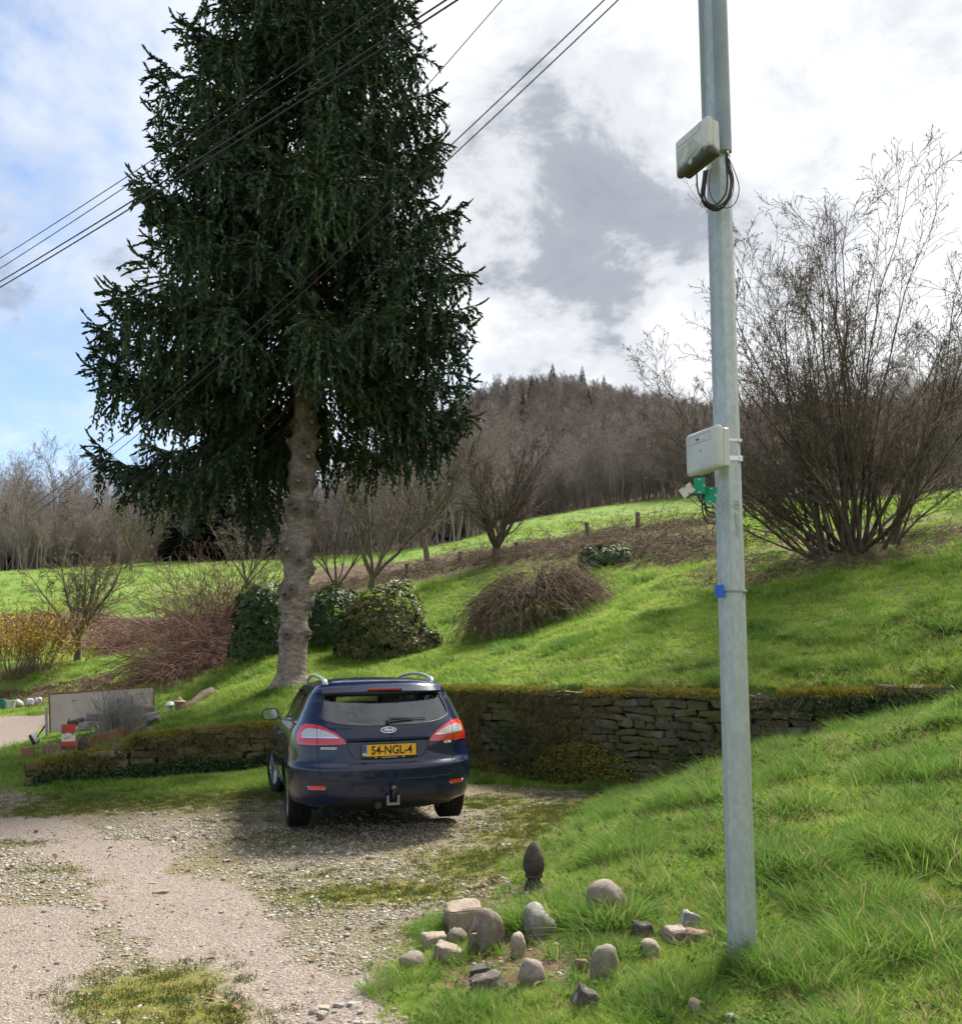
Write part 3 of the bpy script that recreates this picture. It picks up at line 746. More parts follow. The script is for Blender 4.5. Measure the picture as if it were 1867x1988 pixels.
M_CONIF = leaf_mat('far_fir_needles', (.020, .040, .026), (.042, .068, .036), 1, .8, .1, .3)
def gnd(px, py, Y):
    p = P(px, py, Y); return np.array([p[0], p[1], Hp(p[0], p[1])])
def single_tree(name, pos, S, mat, label, cat='tree', group=None, rmin=0., trunk_r=.03):
    t = empty(name, tuple(pos)); tag(t, label, cat, group)
    T, C = Segs(), Segs()
    for a, b, r0, r1 in zip(S.a, S.b, S.r0, S.r1): (T if r0 > trunk_r else C).add(a, b, r0, r1)
    link('trunk', seg_mesh('trunk', T, mat, 0), t); link('crown', seg_mesh('crown', C, mat, 9, rmin), t); return t
def straight_tree(seed, h, r, kids=22, spread=.9, twigs=8, frm=.35):
    rg = np.random.default_rng(seed); S = Segs()
    branch(S, np.zeros(3), np.array([rg.normal(0, .04), rg.normal(0, .04), 1]), h, r, 0, rg,
           [dict(n=9, wob=.05, up=.04, tip=.12, kids=kids, klen=.36, ang=spread, kr=.42, **{'from': frm}), dict(n=5, wob=.14, up=.10, tip=.25, kids=twigs, klen=.42, ang=.75, kr=.5, rmin=.012),
            dict(n=3, wob=.18, up=.06, tip=.4, kids=5, klen=.5, ang=.7, kr=.6, rmin=.009), dict(n=2, wob=.2, up=.03, tip=.5, rmin=.007)])
    return S
def fork_tree(seed, h, r, trunk, forks=6, tilt=.55, kids=9, twig=7, rmin=.004):
    rg = np.random.default_rng(seed); S = Segs(); p = np.zeros(3); d = np.array([0, 0, 1.0])
    for k in range(4):
        d = unit(d + rg.normal(0, .06, 3)); q = p + d * trunk / 4; S.add(p, q, r * (1.15 - .05 * k), r * (1.10 - .05 * k)); p = q
    for k in range(forks):
        a = 2 * math.pi * (k + rg.uniform(-.3, .3)) / forks; tl = tilt * rg.uniform(.55, 1.3)
        nd = np.array([math.cos(a) * math.sin(tl), math.sin(a) * math.sin(tl), math.cos(tl)])
        branch(S, p - np.array([0, 0, rg.uniform(0, trunk * .25)]), nd, (h - trunk) * rg.uniform(.8, 1.15), r * .55, 0, rg,
               [dict(n=7, wob=.10, up=.05, tip=.15, kids=kids, klen=.42, ang=.6, kr=.5, **{'from': .15}), dict(n=4, wob=.15, up=.09, tip=.25, kids=twig, klen=.45, ang=.7, kr=.55, rmin=rmin * 1.4),
                dict(n=3, wob=.2, up=.05, tip=.4, kids=4, klen=.5, ang=.7, kr=.6, rmin=rmin * 1.1), dict(n=2, wob=.2, up=.03, tip=.5, rmin=rmin)])
    return S

# far woodland: shared tree meshes; the ones at the edge stand as single trees, the mass behind is one object
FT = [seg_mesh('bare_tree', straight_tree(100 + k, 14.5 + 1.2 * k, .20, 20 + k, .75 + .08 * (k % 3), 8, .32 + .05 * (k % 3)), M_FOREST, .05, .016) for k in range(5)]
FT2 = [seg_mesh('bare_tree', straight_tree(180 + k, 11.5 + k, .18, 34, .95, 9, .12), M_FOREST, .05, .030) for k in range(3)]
FTC = []; FTT = []
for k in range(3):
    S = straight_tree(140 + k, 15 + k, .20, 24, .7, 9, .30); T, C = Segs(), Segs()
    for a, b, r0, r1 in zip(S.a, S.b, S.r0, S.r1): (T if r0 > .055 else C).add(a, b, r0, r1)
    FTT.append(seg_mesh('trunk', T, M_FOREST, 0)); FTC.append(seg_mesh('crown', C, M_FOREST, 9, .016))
def conifer_mesh(seed, h, w):
    rg = np.random.default_rng(seed); O = []; D = []; L = []
    for z in np.linspace(.08, .98, 34):
        R_ = w * (1 - z) ** .85 + .12; nb = int(9 + 10 * (1 - z))
        for a in rg.uniform(0, 6.28, nb):
            for f in np.linspace(.25, 1, 5):
                for s in (-1, 0, 1):
                    O.append((R_ * f * math.cos(a), R_ * f * math.sin(a), z * h - .22 * R_ * f)); aa = a + s * .8; D.append((math.cos(aa), math.sin(aa), -.35 + rg.normal(0, .15))); L.append(.28 * R_ + .12)
    O, D, L = np.array(O), unit(np.array(D)), np.array(L) * rg.uniform(.7, 1.2, len(O)); N = np.tile([0, 0, 1.0], (len(O), 1)) + rg.normal(0, .3, O.shape)
    A, B, C = leaf_frames(N, D, L, L * .42); V, Fc = place_shapes(LEAF, LEAF_F, O, A, B, C)
    V2, F2 = tubes(np.array([[0, 0, -.5]]), np.array([[0, 0, h * .97]]), np.array([.2]), np.array([.02]), 6)
    return new_mesh('conifer', np.vstack([V, V2]), np.vstack([Fc, F2 + len(V)]), M_CONIF)
FC = [conifer_mesh(160 + k, 16 + 2 * k, 2.9 + .3 * k) for k in range(3)]
def in_view(x, y, z, mx=.12):
    f = y * math.cos(PIT) + (z - H0) * math.sin(PIT); px = CX + F * x / f; return (px > -1867 * mx) & (px < 1867 * (1 + mx))
rg = np.random.default_rng(77); pts = []
for _ in range(46000):
    y = 60 + 285 * rg.random() ** 1.1; x = rg.uniform(-.62, .62) * y
    if y < WOOD_EDGE(x) + 6: continue
    px = CX + F * x / y
    if px < 560 and y > 150: continue                    # behind the wood edge nothing more shows there
    pts.append((x, y))
pts = np.array(pts)
# thin to a spacing that grows with distance
keep = []; cell = {}
for i, (x, y) in enumerate(pts):
    sp_ = (2.3 if CX + F * x / y < 560 else 2.1) + y * .0045; kx, ky = int(x // sp_), int(y // sp_)
    if (kx, ky, int(sp_)) in cell: continue
    cell[(kx, ky, int(sp_))] = 1; keep.append(i)
pts = pts[keep]; z = Hg(pts[:, 0], pts[:, 1]); n = len(pts)
pxs = CX + F * pts[:, 0] / pts[:, 1]
con = (rg.random(n) < np.where(pxs < 520, np.where((pxs > 330), .75, .10), .028))
idx = np.where(con, 8 + rg.integers(0, 3, n), np.where((pts[:, 1] > 125) | (rg.random(n) < .25), 5 + rg.integers(0, 3, n), rg.integers(0, 5, n)))
sc = rg.uniform(.75, 1.1, n) * np.where(con, np.where(pxs < 520, .95, .9), 1.0) * np.where((pxs < 560), np.where(pts[:, 1] < 105, .58, .72), np.where(pts[:, 1] > 125, .60, .54))
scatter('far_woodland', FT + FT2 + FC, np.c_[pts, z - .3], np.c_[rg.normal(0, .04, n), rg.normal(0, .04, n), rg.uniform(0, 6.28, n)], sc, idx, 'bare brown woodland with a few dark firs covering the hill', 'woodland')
print('woodland', n)
# brush at the wood edge
bx_ = rg.uniform(-46, 46, 900); by_ = WOOD_EDGE(bx_) + rg.uniform(-1.0, 9, 900); kb = in_view(bx_, by_, 5.); bx_, by_ = bx_[kb], by_[kb]; nb_ = len(bx_)
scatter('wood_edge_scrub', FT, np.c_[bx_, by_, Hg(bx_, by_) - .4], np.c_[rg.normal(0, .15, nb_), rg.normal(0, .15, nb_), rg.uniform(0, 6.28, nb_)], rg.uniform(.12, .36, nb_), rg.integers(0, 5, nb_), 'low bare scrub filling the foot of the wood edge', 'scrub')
# edge trees, one by one
def edge_tree(x, y, s, k, label, group):
    t = empty('bare_tree', (x, y, Hp(x, y) - .2), (0, 0, rg.uniform(0, 6.28))); t.scale = (s, s, s); tag(t, label, 'tree', group)
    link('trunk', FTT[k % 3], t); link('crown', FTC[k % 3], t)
for k, px in enumerate(np.linspace(640, 1330, 26)):
    x0 = (px - CX) / F * 100 + rg.uniform(-1.5, 1.5); y = WOOD_EDGE(x0) + rg.uniform(.5, 6); x = (px - CX) / F * y
    edge_tree(x, WOOD_EDGE(x) + rg.uniform(.5, 5), rg.uniform(.50, .66), k, 'tall bare grey-brown tree at the wood edge above the far green field', 'bare trees along the wood edge above the far field')
for k, px in enumerate([-40, 15, 60, 105, 160, 205, 235, 300, 470, 520]):
    y0 = 80; x = (px - CX) / F * y0; y = WOOD_EDGE(x) + rg.uniform(.5, 5); x = (px - CX) / F * y
    edge_tree(x, WOOD_EDGE(x) + rg.uniform(.5, 3), rg.uniform(.42, .60), k, 'bare grey tree at the wood edge behind the open meadow by the yellow bush', 'bare trees along the wood edge behind the meadow')
for k, (px, yy, s) in enumerate([(335, 88, .50), (370, 90, .62), (420, 86, .82), (450, 88, .66), (395, 92, .72)]):
    x = (px - CX) / F * yy; t = empty('fir_tree', (x, yy, Hp(x, yy) - .3), (0, 0, k)); t.scale = (s, s, s)
    tag(t, ['small dark fir standing outermost in the clump at the meadow edge', 'second dark fir in the clump at the meadow edge, next to the outermost', 'tallest dark fir in the clump at the meadow edge', 'dark fir of the clump nearest the big spruce trunk', 'dark fir in the middle of the clump, half behind the tallest'][k], 'tree', 'dark firs at the meadow edge'); link('foliage', FC[k % 3], t)
for k, (px, py, s, lab) in enumerate([(1072, 722, .9, 'largest of the dark conifers standing up on the hill skyline'), (1130, 735, .85, 'pale slender conifer on the hill skyline, second along the ridge'), (1172, 745, .7, 'small thin conifer on the hill skyline nearest the grey pole')]):
    Y = 326; p = P(px, py, Y); t = empty('ridge_conifer', (p[0], Y, Hp(p[0], Y) - .5), (0, 0, k)); t.scale = (s,) * 3; tag(t, lab, 'tree'); link('foliage', FC[k], t)

# near bare trees
single_tree('bare_tree', gnd(150, 1287, 30) - [0, 0, .1], fork_tree(11, 4.0, .11, .9, 8, .55, 11, 9, .008), M_BARK_L, 'bare lichen-covered garden tree standing by the yellow flowering bush')
S = fork_tree(12, 3.9, .14, .6, 9, .62, 11, 9, .009); single_tree('bare_tree', gnd(963, 1092, 30) - [0, 0, .1], S, M_BARK_G, 'bare fan-shaped fruit tree on a short trunk behind the weeping bush')
single_tree('bare_tree', gnd(720, 1118, 34) - [0, 0, .1], fork_tree(13, 5.2, .13, .5, 7, .6, 9, 8, .010), M_BARK_L, 'bare spreading tree behind the evergreen bushes beside the spruce trunk')
single_tree('bare_tree', gnd(655, 1120, 36) - [0, 0, .1], fork_tree(14, 4.6, .09, .4, 5, .5, 8, 7, .010), M_BARK_G, 'thin bare tree close behind the spruce trunk')
single_tree('bare_tree', gnd(830, 1100, 46) - [0, 0, .1], fork_tree(15, 6.5, .15, 1.6, 5, .5, 9, 8, .012), M_BARK_L, 'bare leaning pale tree at the top of the bramble strip')
single_tree('bare_tree', gnd(255, 1100, 72) - [0, 0, .1], fork_tree(16, 6.0, .14, 1.3, 7, .5, 9, 7, .018), M_BARK_L, 'small pale round bare tree standing alone in the meadow')
single_tree('bare_tree', gnd(480, 1110, 48) - [0, 0, .1], fork_tree(18, 4.6, .09, .5, 6, .6, 9, 7, .011), M_BARK_G, 'scrubby bare tree rising behind the bramble thicket')

# the big hazel
def hazel():
    rg = np.random.default_rng(31); S = Segs(); pos = gnd(1655, 1062, 17.6)
    cfg = [dict(n=10, wob=.11, up=.045, tip=.16, kids=17, klen=.27, ang=.55, kr=.42, **{'from': .14}), dict(n=5, wob=.13, up=.06, tip=.3, kids=8, klen=.42, ang=.65, kr=.55, rmin=.006), dict(n=3, wob=.18, up=.03, tip=.5, kids=3, klen=.5, ang=.7, kr=.7, rmin=.0045), dict(n=2, wob=.2, up=.0, tip=.6, rmin=.004)]
    stems = 56
    for k in range(stems):
        a = rg.uniform(0, 6.28); tl = rg.uniform(.03, .85) if k > 16 else rg.uniform(.25, 1.25); r0 = rg.uniform(0, .85)
        L = (6.9 - 2.0 * tl) * rg.uniform(.74, 1.06)
        if math.cos(a) > .2 and tl > .45: L *= .9
        if k < 10: a = math.pi + rg.normal(0, .5); tl = rg.uniform(.75, 1.35); L = rg.uniform(3.0, 4.8)
        branch(S, np.array([r0 * math.cos(a), r0 * math.sin(a), -.1]), np.array([math.cos(a) * math.sin(tl), math.sin(a) * math.sin(tl), math.cos(tl)]), L, rg.uniform(.022, .050), 0, rg, cfg)
    t = empty('hazel_shrub', tuple(pos)); tag(t, 'large bare many-stemmed hazel with hanging catkins, half behind the grey pole', 'shrub')
    T, C = Segs(), Segs()
    for a, b, r0, r1 in zip(S.a, S.b, S.r0, S.r1): (T if r0 > .016 else C).add(a, b, r0, r1)
    link('stems', seg_mesh('stems', T, M_HAZEL, .03), t); link('twigs', seg_mesh('twigs', C, M_HAZEL, 9, .0038), t)
    tp = np.array([q for q, d in S.tips]); rg.shuffle(tp); tp = tp[:5200]; n = len(tp)
    SP = np.array([[0, 0, 0], [1, 0, .3], [-.5, .87, .3], [-.5, -.87, .3], [0, 0, 1]]); SF = [[0, 1, 4, 2], [0, 2, 4, 3], [0, 3, 4, 1]]
    L = rg.uniform(.05, .11, n); down = np.c_[rg.normal(0, .12, n), rg.normal(0, .12, n), -np.ones(n)]
    V, Fc = place_shapes(SP, SF, tp, np.tile([.008, 0, 0], (n, 1)), np.tile([0, .008, 0], (n, 1)), down * L[:, None])
    link('catkins', new_mesh('catkins', V, Fc, M_CATKIN), t)
    # old leaning stem on the slope side
    S2 = Segs(); rg2 = np.random.default_rng(5)
    branch(S2, np.zeros(3), np.array([.05, 0, 1.]), 5.0, .06, 0, rg2, [dict(n=8, wob=.12, up=.06, tip=.25, kids=10, klen=.4, ang=.7, kr=.45, **{'from': .3}), dict(n=5, wob=.15, up=.06, tip=.3, kids=7, klen=.45, ang=.7, kr=.5, rmin=.008), dict(n=3, wob=.2, tip=.5, rmin=.006)])
    single_tree('bare_tree', gnd(1960, 1040, 17) - [0, 0, .1], S2, M_BARK_L, 'thin lichen-grey tree beside the hazel at the picture edge')
    return t
hazel()

# low shrubs made of canes
def canes(S, c, rad, n, L, rg, lift=1.0, droop=1.0, r=.008, segs=7, side=3, out=1.0):
    for _ in range(n):
        a = rg.uniform(0, 6.28); q = c + np.array([rad[0] * math.sqrt(rg.random()) * math.cos(a), rad[1] * math.sqrt(rg.random()) * math.sin(a), 0]); q[2] = Hp(q[0], q[1]) - .03
        b = rg.uniform(0, 6.28); d = np.array([math.cos(b) * out, math.sin(b) * out, lift * rg.uniform(.6, 1.4)]); d /= np.linalg.norm(d); l = L * rg.uniform(.5, 1.2); p = q
        for k in range(segs):
            d = d + np.array([0, 0, -droop * rg.uniform(.5, 1.5) * .28]) + rg.normal(0, .12, 3); d /= np.linalg.norm(d); p2 = p + d * l / segs
            S.add(p, p2, r * (1 - .6 * k / segs), r * (1 - .6 * (k + 1) / segs))
            if k > 1 and side:
                for _ in range(rg.integers(0, side)):
                    dd = unit(d + rg.normal(0, .6, 3)); S.add(p2, p2 + dd * l * .14, r * .5, r * .35)
            p = p2
def thicket(name, spots, mat, label, cat, kind=None, r=.008, seed=1, rmin=.0):
    rg = np.random.default_rng(seed); S = Segs()
    for (c, rad, n, L, lift, droop) in spots: canes(S, np.array(c, float), rad, n, L, rg, lift, droop, r)
    o0 = np.array(spots[0][0]); 
    S.a = [a - o0 for a in S.a]; S.b = [b - o0 for b in S.b]
    me = seg_mesh(name, S, mat, 9, rmin); o = link(name, me, None, tuple(o0)); return tag(o, label, cat, kind=kind)
g = gnd
thicket('bramble_thicket', [(g(385, 1300, 22.6), (.9, .8), 420, 1.7, 1.1, .8), (g(420, 1265, 24), (1.0, 1.2), 420, 2.0, 1.3, .7), (g(350, 1285, 26), (.7, 1.0), 220, 1.5, 1.0, .8), (g(450, 1230, 27), (.9, 1.4), 300, 3.0, 2.2, .5), (g(400, 1270, 25), (.8, 1.2), 200, 2.8, 2.2, .45)], M_RTWIG, 'dense red-brown bramble thicket leaning down the bank near the spruce', 'thicket', r=.009, seed=41, rmin=.006)
sp = []
for px, py, Y in [(170, 1215, 38), (60, 1215, 38), (260, 1215, 36), (230, 1235, 33), (340, 1215, 35), (-30, 1220, 38), (300, 1240, 31)]: sp.append((g(px, py, Y), (1.7, 1.5), 260, 1.3, .9, 1.0))
thicket('bramble_strip', sp, M_RTWIG, 'low purple-brown bramble strip below the green meadow', 'bramble', 'stuff', .010, 42, .008)
sp = []
for px, py, Y in [(650, 1118, 42), (740, 1112, 38), (850, 1095, 36), (900, 1105, 32), (1010, 1075, 31), (1090, 1070, 29.5), (1200, 1060, 28), (1290, 1060, 26), (1360, 1065, 24), (1130, 1040, 36), (1230, 1020, 34), (1000, 1060, 40), (1330, 1020, 32)]: sp.append((g(px, py, Y), (1.8, 1.7), 230, 1.7, .9, .9))
thicket('bramble_strip', sp, M_TWIG, 'tangled dead brown undergrowth along the fence posts below the far field', 'undergrowth', 'stuff', .010, 43, .007)
sp = []
for px, py, Y in [(1440, 1100, 19.5), (1520, 1105, 18.3), (1600, 1090, 18), (1700, 1080, 17.4), (1790, 1065, 17.2), (1880, 1040, 17.5)]: sp.append((g(px, py, Y), (1.2, .9), 230, .95, .6, 1.1))
thicket('undergrowth', sp, M_TWIG, 'dead brown twigs and stems around the foot of the hazel', 'undergrowth', 'stuff', .006, 44, .005)
thicket('dry_shrub', [(g(232, 1262, 31.5), (.55, .5), 260, .8, 1.3, .5)], M_RTWIG, 'small round brown shrub on the lawn beyond the bank', 'shrub', r=.006, seed=45, rmin=.006)
# weeping bush
def weeping():
    rg = np.random.default_rng(51); c = g(1035, 1200, 20.2); S = Segs(); top = np.array([0, 0, .75])
    S.add(np.array([0, 0, -.1]), top, .07, .05)
    for k in range(1700):
        a = rg.uniform(0, 6.28); R_ = rg.uniform(.05, 1.0) ** .6 * 1.42 * (1 + .10 * math.sin(3 * a + 1)); gx_, gy_ = R_ * math.cos(a), R_ * math.sin(a) * .85
        gr_ = Hp(c[0] + gx_, c[1] + gy_) - c[2]; hz = gr_ + 1.12 * (1 - (R_ / 1.62) ** 2.4) * rg.uniform(.75, 1.06)
        hz = gr_ + (hz - gr_) * (1.0 if rg.random() < .5 else rg.uniform(.2, .95)); p = np.array([gx_ * .92, gy_ * .92, max(hz, gr_ + .1)]); d = np.array([math.cos(a), math.sin(a), .8]); l = rg.uniform(.45, 1.15); n = 7
        if rg.random() < .12: S.add(top * rg.uniform(.5, .9), p, .014, .009)
        for j in range(n):
            d = d + np.array([0, 0, -.34]) + rg.normal(0, .30, 3); d /= np.linalg.norm(d); q = p + d * l / n
            if q[2] < Hp(c[0] + q[0], c[1] + q[1]) - c[2] + .01: break
            S.add(p, q, .0078 - .0006 * j, .0072 - .0006 * j); p = q
    o = link('weeping_bush', seg_mesh('weeping_bush', S, M_TWIG, .04, .0050), None, tuple(c)); tag(o, 'leafless brown weeping dome-shaped bush on the green slope', 'bush')
weeping()

# rhododendrons
M_RHO = leaf_mat('rhododendron_leaf', (.028, .058, .022), (.060, .105, .034), 2.5, .52, .12, .3, .25)
M_RHO2 = leaf_mat('rhododendron_leaf_bronze', (.045, .062, .020), (.125, .115, .040), 2.0, .52, .12, .3, .25)
def rhodo(pos, rad, n, mat, label, seed):
    rg = np.random.default_rng(seed); t = empty('rhododendron', tuple(pos)); tag(t, label, 'bush')
    u = unit(rg.normal(0, 1, (n, 3))); u[:, 2] = np.abs(u[:, 2]) * 1.05 - .12; u = unit(u)
    lump = 1 + .30 * fbm(u[:, 0] * 4 + seed, u[:, 1] * 4 + u[:, 2] * 3, 1.1, seed); sh = np.where(rg.random(n) < .75, rg.uniform(.9, 1.06, n), rg.uniform(.45, .9, n))
    O = u * np.array(rad) * (lump * sh)[:, None]; O[:, 2] = np.maximum(O[:, 2], .02); N = unit(u / np.array(rad) + np.array([0, 0, .25]))
    Os, Ds, Ns, Ls = [], [], [], []
    for j in range(8):
        a = 2 * math.pi * j / 8 + rg.uniform(0, 6.28, n) * .15; A = unit(np.cross(N, rg.normal(0, 1, (n, 3)) * .01 + np.array([.3, .2, 1]))); B = np.cross(N, A)
        d = A * np.cos(a)[:, None] + B * np.sin(a)[:, None] + N * rg.uniform(-.05, .55, n)[:, None] + np.array([0, 0, -.15]); Os.append(O); Ds.append(d); Ns.append(N + rg.normal(0, .25, (n, 3))); Ls.append(rg.uniform(.085, .15, n))
    O, D, N, L = (np.concatenate(k) for k in (Os, Ds, Ns, Ls)); A, B, C = leaf_frames(N, D, L, L * .36); V, Fc = place_shapes(LEAF6, LEAF6_F, O, A, B, C)
    link('foliage', new_mesh('foliage', V, Fc, mat), t)
    S = Segs()
    for _ in range(14):
        a = rg.uniform(0, 6.28); S.add(np.array([0, 0, -.1]), np.array([math.cos(a) * rad[0] * .7, math.sin(a) * rad[1] * .7, rad[2] * rg.uniform(.3, .8)]), .03, .012)
    tag(link('stems', seg_mesh('stems', S, M_BARK_D, 0), t), kind='stuff')
rhodo(g(742, 1262, 20.8), (1.05, .95, 1.52), 900, M_RHO2, 'rounded dark evergreen bush with bronze-tinged leaves, on the slope above the car', 61)
rhodo(g(650, 1225, 22.3), (.75, .8, 1.35), 620, M_RHO, 'glossy green evergreen bush showing between the spruce trunk and the bronze-leaved bush', 62)
rhodo(g(512, 1275, 21.6), (.78, .8, 1.62), 720, M_RHO, 'tall dark evergreen bush between the bramble thicket and the spruce trunk', 63)
rhodo(g(826, 1218, 20.6), (.30, .35, .5), 110, M_RHO2, 'small low evergreen sprig at the foot of the bronze-leaved bush', 64)
rhodo(g(1180, 1092, 25), (.85, .6, .5), 260, M_RHO, 'low dark evergreen shrub at the end of the fence posts', 65)
# forsythia
def forsythia(pos, n, L, label, seed):
    rg = np.random.default_rng(seed); S = Segs(); t = empty('forsythia', tuple(pos)); tag(t, label, 'bush'); F0 = []
    for _ in range(n):
        a = rg.uniform(0, 6.28); p = np.array([.5 * rg.random() * math.cos(a), .5 * rg.random() * math.sin(a), -.05]); d = unit(np.array([math.cos(a) * .7, math.sin(a) * .7, rg.uniform(.8, 2)])); l = L * rg.uniform(.6, 1.15)
        for k in range(8):
            d = unit(d + rg.normal(0, .09, 3) + np.array([0, 0, .03])); q = p + d * l / 8; S.add(p, q, .010 - .0007 * k, .0093 - .0007 * k)
            if k > 2 and rg.random() < .8: e = q + unit(d + rg.normal(0, .6, 3)) * l * .12; S.add(q, e, .006, .005); F0.append(e)
            if k > 3:
                for _ in range(2): F0.append(p + (q - p) * rg.random() + rg.normal(0, .02, 3))
            p = q
    tag(link('stems', seg_mesh('stems', S, M_TWIG, 9, .007), t), kind='stuff')
    O = np.array(F0); O = O[rg.random(len(O)) < .95]; m = len(O); D = unit(rg.normal(0, 1, (m, 3))); L_ = rg.uniform(.06, .10, m); A, B, C = leaf_frames(rg.normal(0, 1, (m, 3)), D, L_, L_ * .8); V, Fc = place_shapes(LEAF, LEAF_F, O, A, B, C)
    tag(link('flowers', new_mesh('flowers', V, Fc, M_FORS), t), kind='stuff')
M_FORS = leaf_mat('yellow_flower', (.50, .33, .015), (.42, .30, .03), 3, .7, .3)
forsythia(g(25, 1312, 27.5), 90, 2.1, 'yellow-flowering twiggy bush at the picture edge beyond the buckets', 71)
forsythia(g(75, 1305, 28.2), 85, 2.0, 'yellow-flowering twiggy bush nearest the lichen-covered garden tree', 72)
forsythia(g(120, 1312, 27.2), 14, 1.2, 'small sparse shrub with few yellow flowers on the bank edge', 73)

# ------------------------------------------------------------------ the big spruce
def spruce():
    rg = np.random.default_rng(81); px0 = P(563, 1325, 18); base = np.array([px0[0], px0[1], Hp(px0[0], px0[1]) - .05])
    T = empty('spruce_tree', tuple(base)); tag(T, 'tall dark spruce with bare knobbly lower trunk, standing behind the car', 'tree')
    HT = 22.5
    def axis(z): return np.array([.10 * np.sin(z * .25) + .012 * z, .02 * z * 0 + .05 * np.sin(z * .2), z])
    def rad(z): return np.interp(z, [0, .25, .8, 2.5, 6, 9, 14, 22.5], [.335, .285, .255, .228, .195, .165, .11, .01])
    # trunk with knots
    knots = []
    for z in [1.0, 1.62, 1.85, 2.42, 2.62, 3.35, 3.55, 4.05, 4.3, 4.8, 5.15, 5.6, 6.1, 6.5, 7.0]:
        m = 4 if z < 3.2 else 5; a0 = rg.uniform(0, 6.28)
        for j in range(m): knots.append((z + rg.normal(0, .07), a0 + 2 * math.pi * j / m + rg.normal(0, .18), rg.uniform(.07, .115) if z < 5 else rg.uniform(.05, .08), rg.uniform(.08, .125)))
    nz, na = 330, 56; zs = np.linspace(-.2, 9.2, nz); an = np.linspace(0, 2 * math.pi, na, endpoint=False); Z, A = np.meshgrid(zs, an, indexing='ij')
    R0 = rad(np.maximum(Z, 0)); Rr = R0 * (1 + .035 * np.sin(3 * A + 1) + .02 * np.sin(7 * A + Z) + .02 * np.sin(2.3 * Z + A)) + np.maximum(0, .25 - Z) * .25 * (1 + .6 * np.cos(5 * A))
    KN = np.zeros_like(Rr)
    for kz, ka, h, w in knots:
        da = (A - ka + math.pi) % (2 * math.pi) - math.pi; d2 = ((Z - kz) / (w * 1.1)) ** 2 + (da * R0 / w) ** 2
        Rr += .13 * h * np.exp(-((Z - kz) / .13) ** 2) + h * np.exp(-d2 * 1.2) - .55 * h * np.exp(-d2 * 10); KN = np.maximum(KN, np.exp(-d2 * .55))
    Rr += .006 * np.sin(60 * Z + 3 * np.sin(5 * A)) * np.clip(1 - Z / 9, 0, 1)
    V = np.stack([axis(zs)[0][:, None] + Rr * np.cos(A), axis(zs)[1][:, None] + Rr * np.sin(A), Z], -1).reshape(-1, 3); Ii = np.arange(nz * na).reshape(nz, na)
    Fc = np.stack([Ii[:-1], np.roll(Ii[:-1], -1, 1), np.roll(Ii[1:], -1, 1), Ii[1:]], -1).reshape(-1, 4)
    t = NT('spruce_bark'); po = t.obj(); st = t.scale(po, (7, 7, 15)); n1 = t.noise(1., 6, .65, st); n2 = t.noise(16, 5, .65, po); n3 = t.noise(2.2, 4, .6, po)
    c = t.mix(t.ramp(n1, (.3, 0.), (.68, 1.)), (.16, .12, .105), (.38, .315, .28)); c = t.mix(t.ramp(n2, (.56, 0.), (.70, .9)), c, (.075, .050, .042)); c = t.mix(t.ramp(n3, (.55, 0.), (.75, .55)), c, (.22, .20, .17)); kn = t.attr('knot', 'Fac'); c = t.mix(t.math('MULTIPLY', t.ramp(t.math('ADD', t.math('MULTIPLY', n2, .6), kn), (.55, 0.), (.95, 1.)), .8), c, (.135, .115, .10)); c = t.mix(t.ramp(kn, (.90, 0.), (.97, .9)), c, (.05, .04, .034))
    t.set(col=c, rough=.95, spec=.12); t.bump(t.math('ADD', n1, n2), 1.0, .05); M_SB = t.m
    trm_ = new_mesh('trunk', V, Fc, M_SB); ka_ = trm_.attributes.new('knot', 'FLOAT', 'POINT'); ka_.data.foreach_set('value', KN.reshape(-1).astype(np.float32)); trunk = link('trunk', trm_, T)
    zt = np.linspace(9.1, HT, 16); trm = MB().tube([axis(z) for z in zt], [float(rad(z)) for z in zt], 10); trm.build('upper_trunk', M_SB, T, smooth=True, fix=False)
    M_CUT = plain('sawn_branch_stub', (.33, .27, .22), .9, spec=.1)
    for kz, ka, h, w in knots[::2]:
        if kz < 2.0: continue
        o = np.array([math.cos(ka), math.sin(ka), .12]); rr_ = float(rad(kz)); c0 = axis(kz) + o * (rr_ * 1.0)
        MB().tube([c0, c0 + o * (h * 1.15 + .012), c0 + o * (h * 1.15 + .02)], [.050, .040, .028], 10).build('branch_stub', M_CUT, trunk, smooth=False, fix=False)
    # crown outline measured on the picture: (height above ground, reach to the left, reach to the right) in metres
    ol = np.array([(3.4, 3.6, 1.8), (4.2, 4.1, 2.9), (5.0, 4.25, 3.4), (6.0, 4.3, 3.5), (7.2, 4.25, 3.5), (8.2, 4.0, 3.5), (9.0, 3.4, 3.15), (10.0, 3.35, 2.85), (11.0, 3.2, 2.65), (12.0, 2.7, 2.35), (13.2, 2.35, 2.2), (14.5, 1.95, 1.85), (16, 1.5, 1.45), (18, 1.0, 1.0), (20, .55, .55), (22, .15, .15)])
    def reach(z, az):
        l, r = np.interp(z, ol[:, 0], ol[:, 1]), np.interp(z, ol[:, 0], ol[:, 2]); f = .5 - .5 * math.cos(az); return r * (1 - f) + l * f
    S = Segs(); O, D, L = [], [], []          # shoots
    hO, hL = [], []                           # hanging bare strings
    def shoot(p, d, l): O.append(p); D.append(d); L.append(l)
    whorls = list(np.arange(6.0, 10.9, .35)) + list(np.arange(11.0, 21.8, .43)); top_cut = 17.0
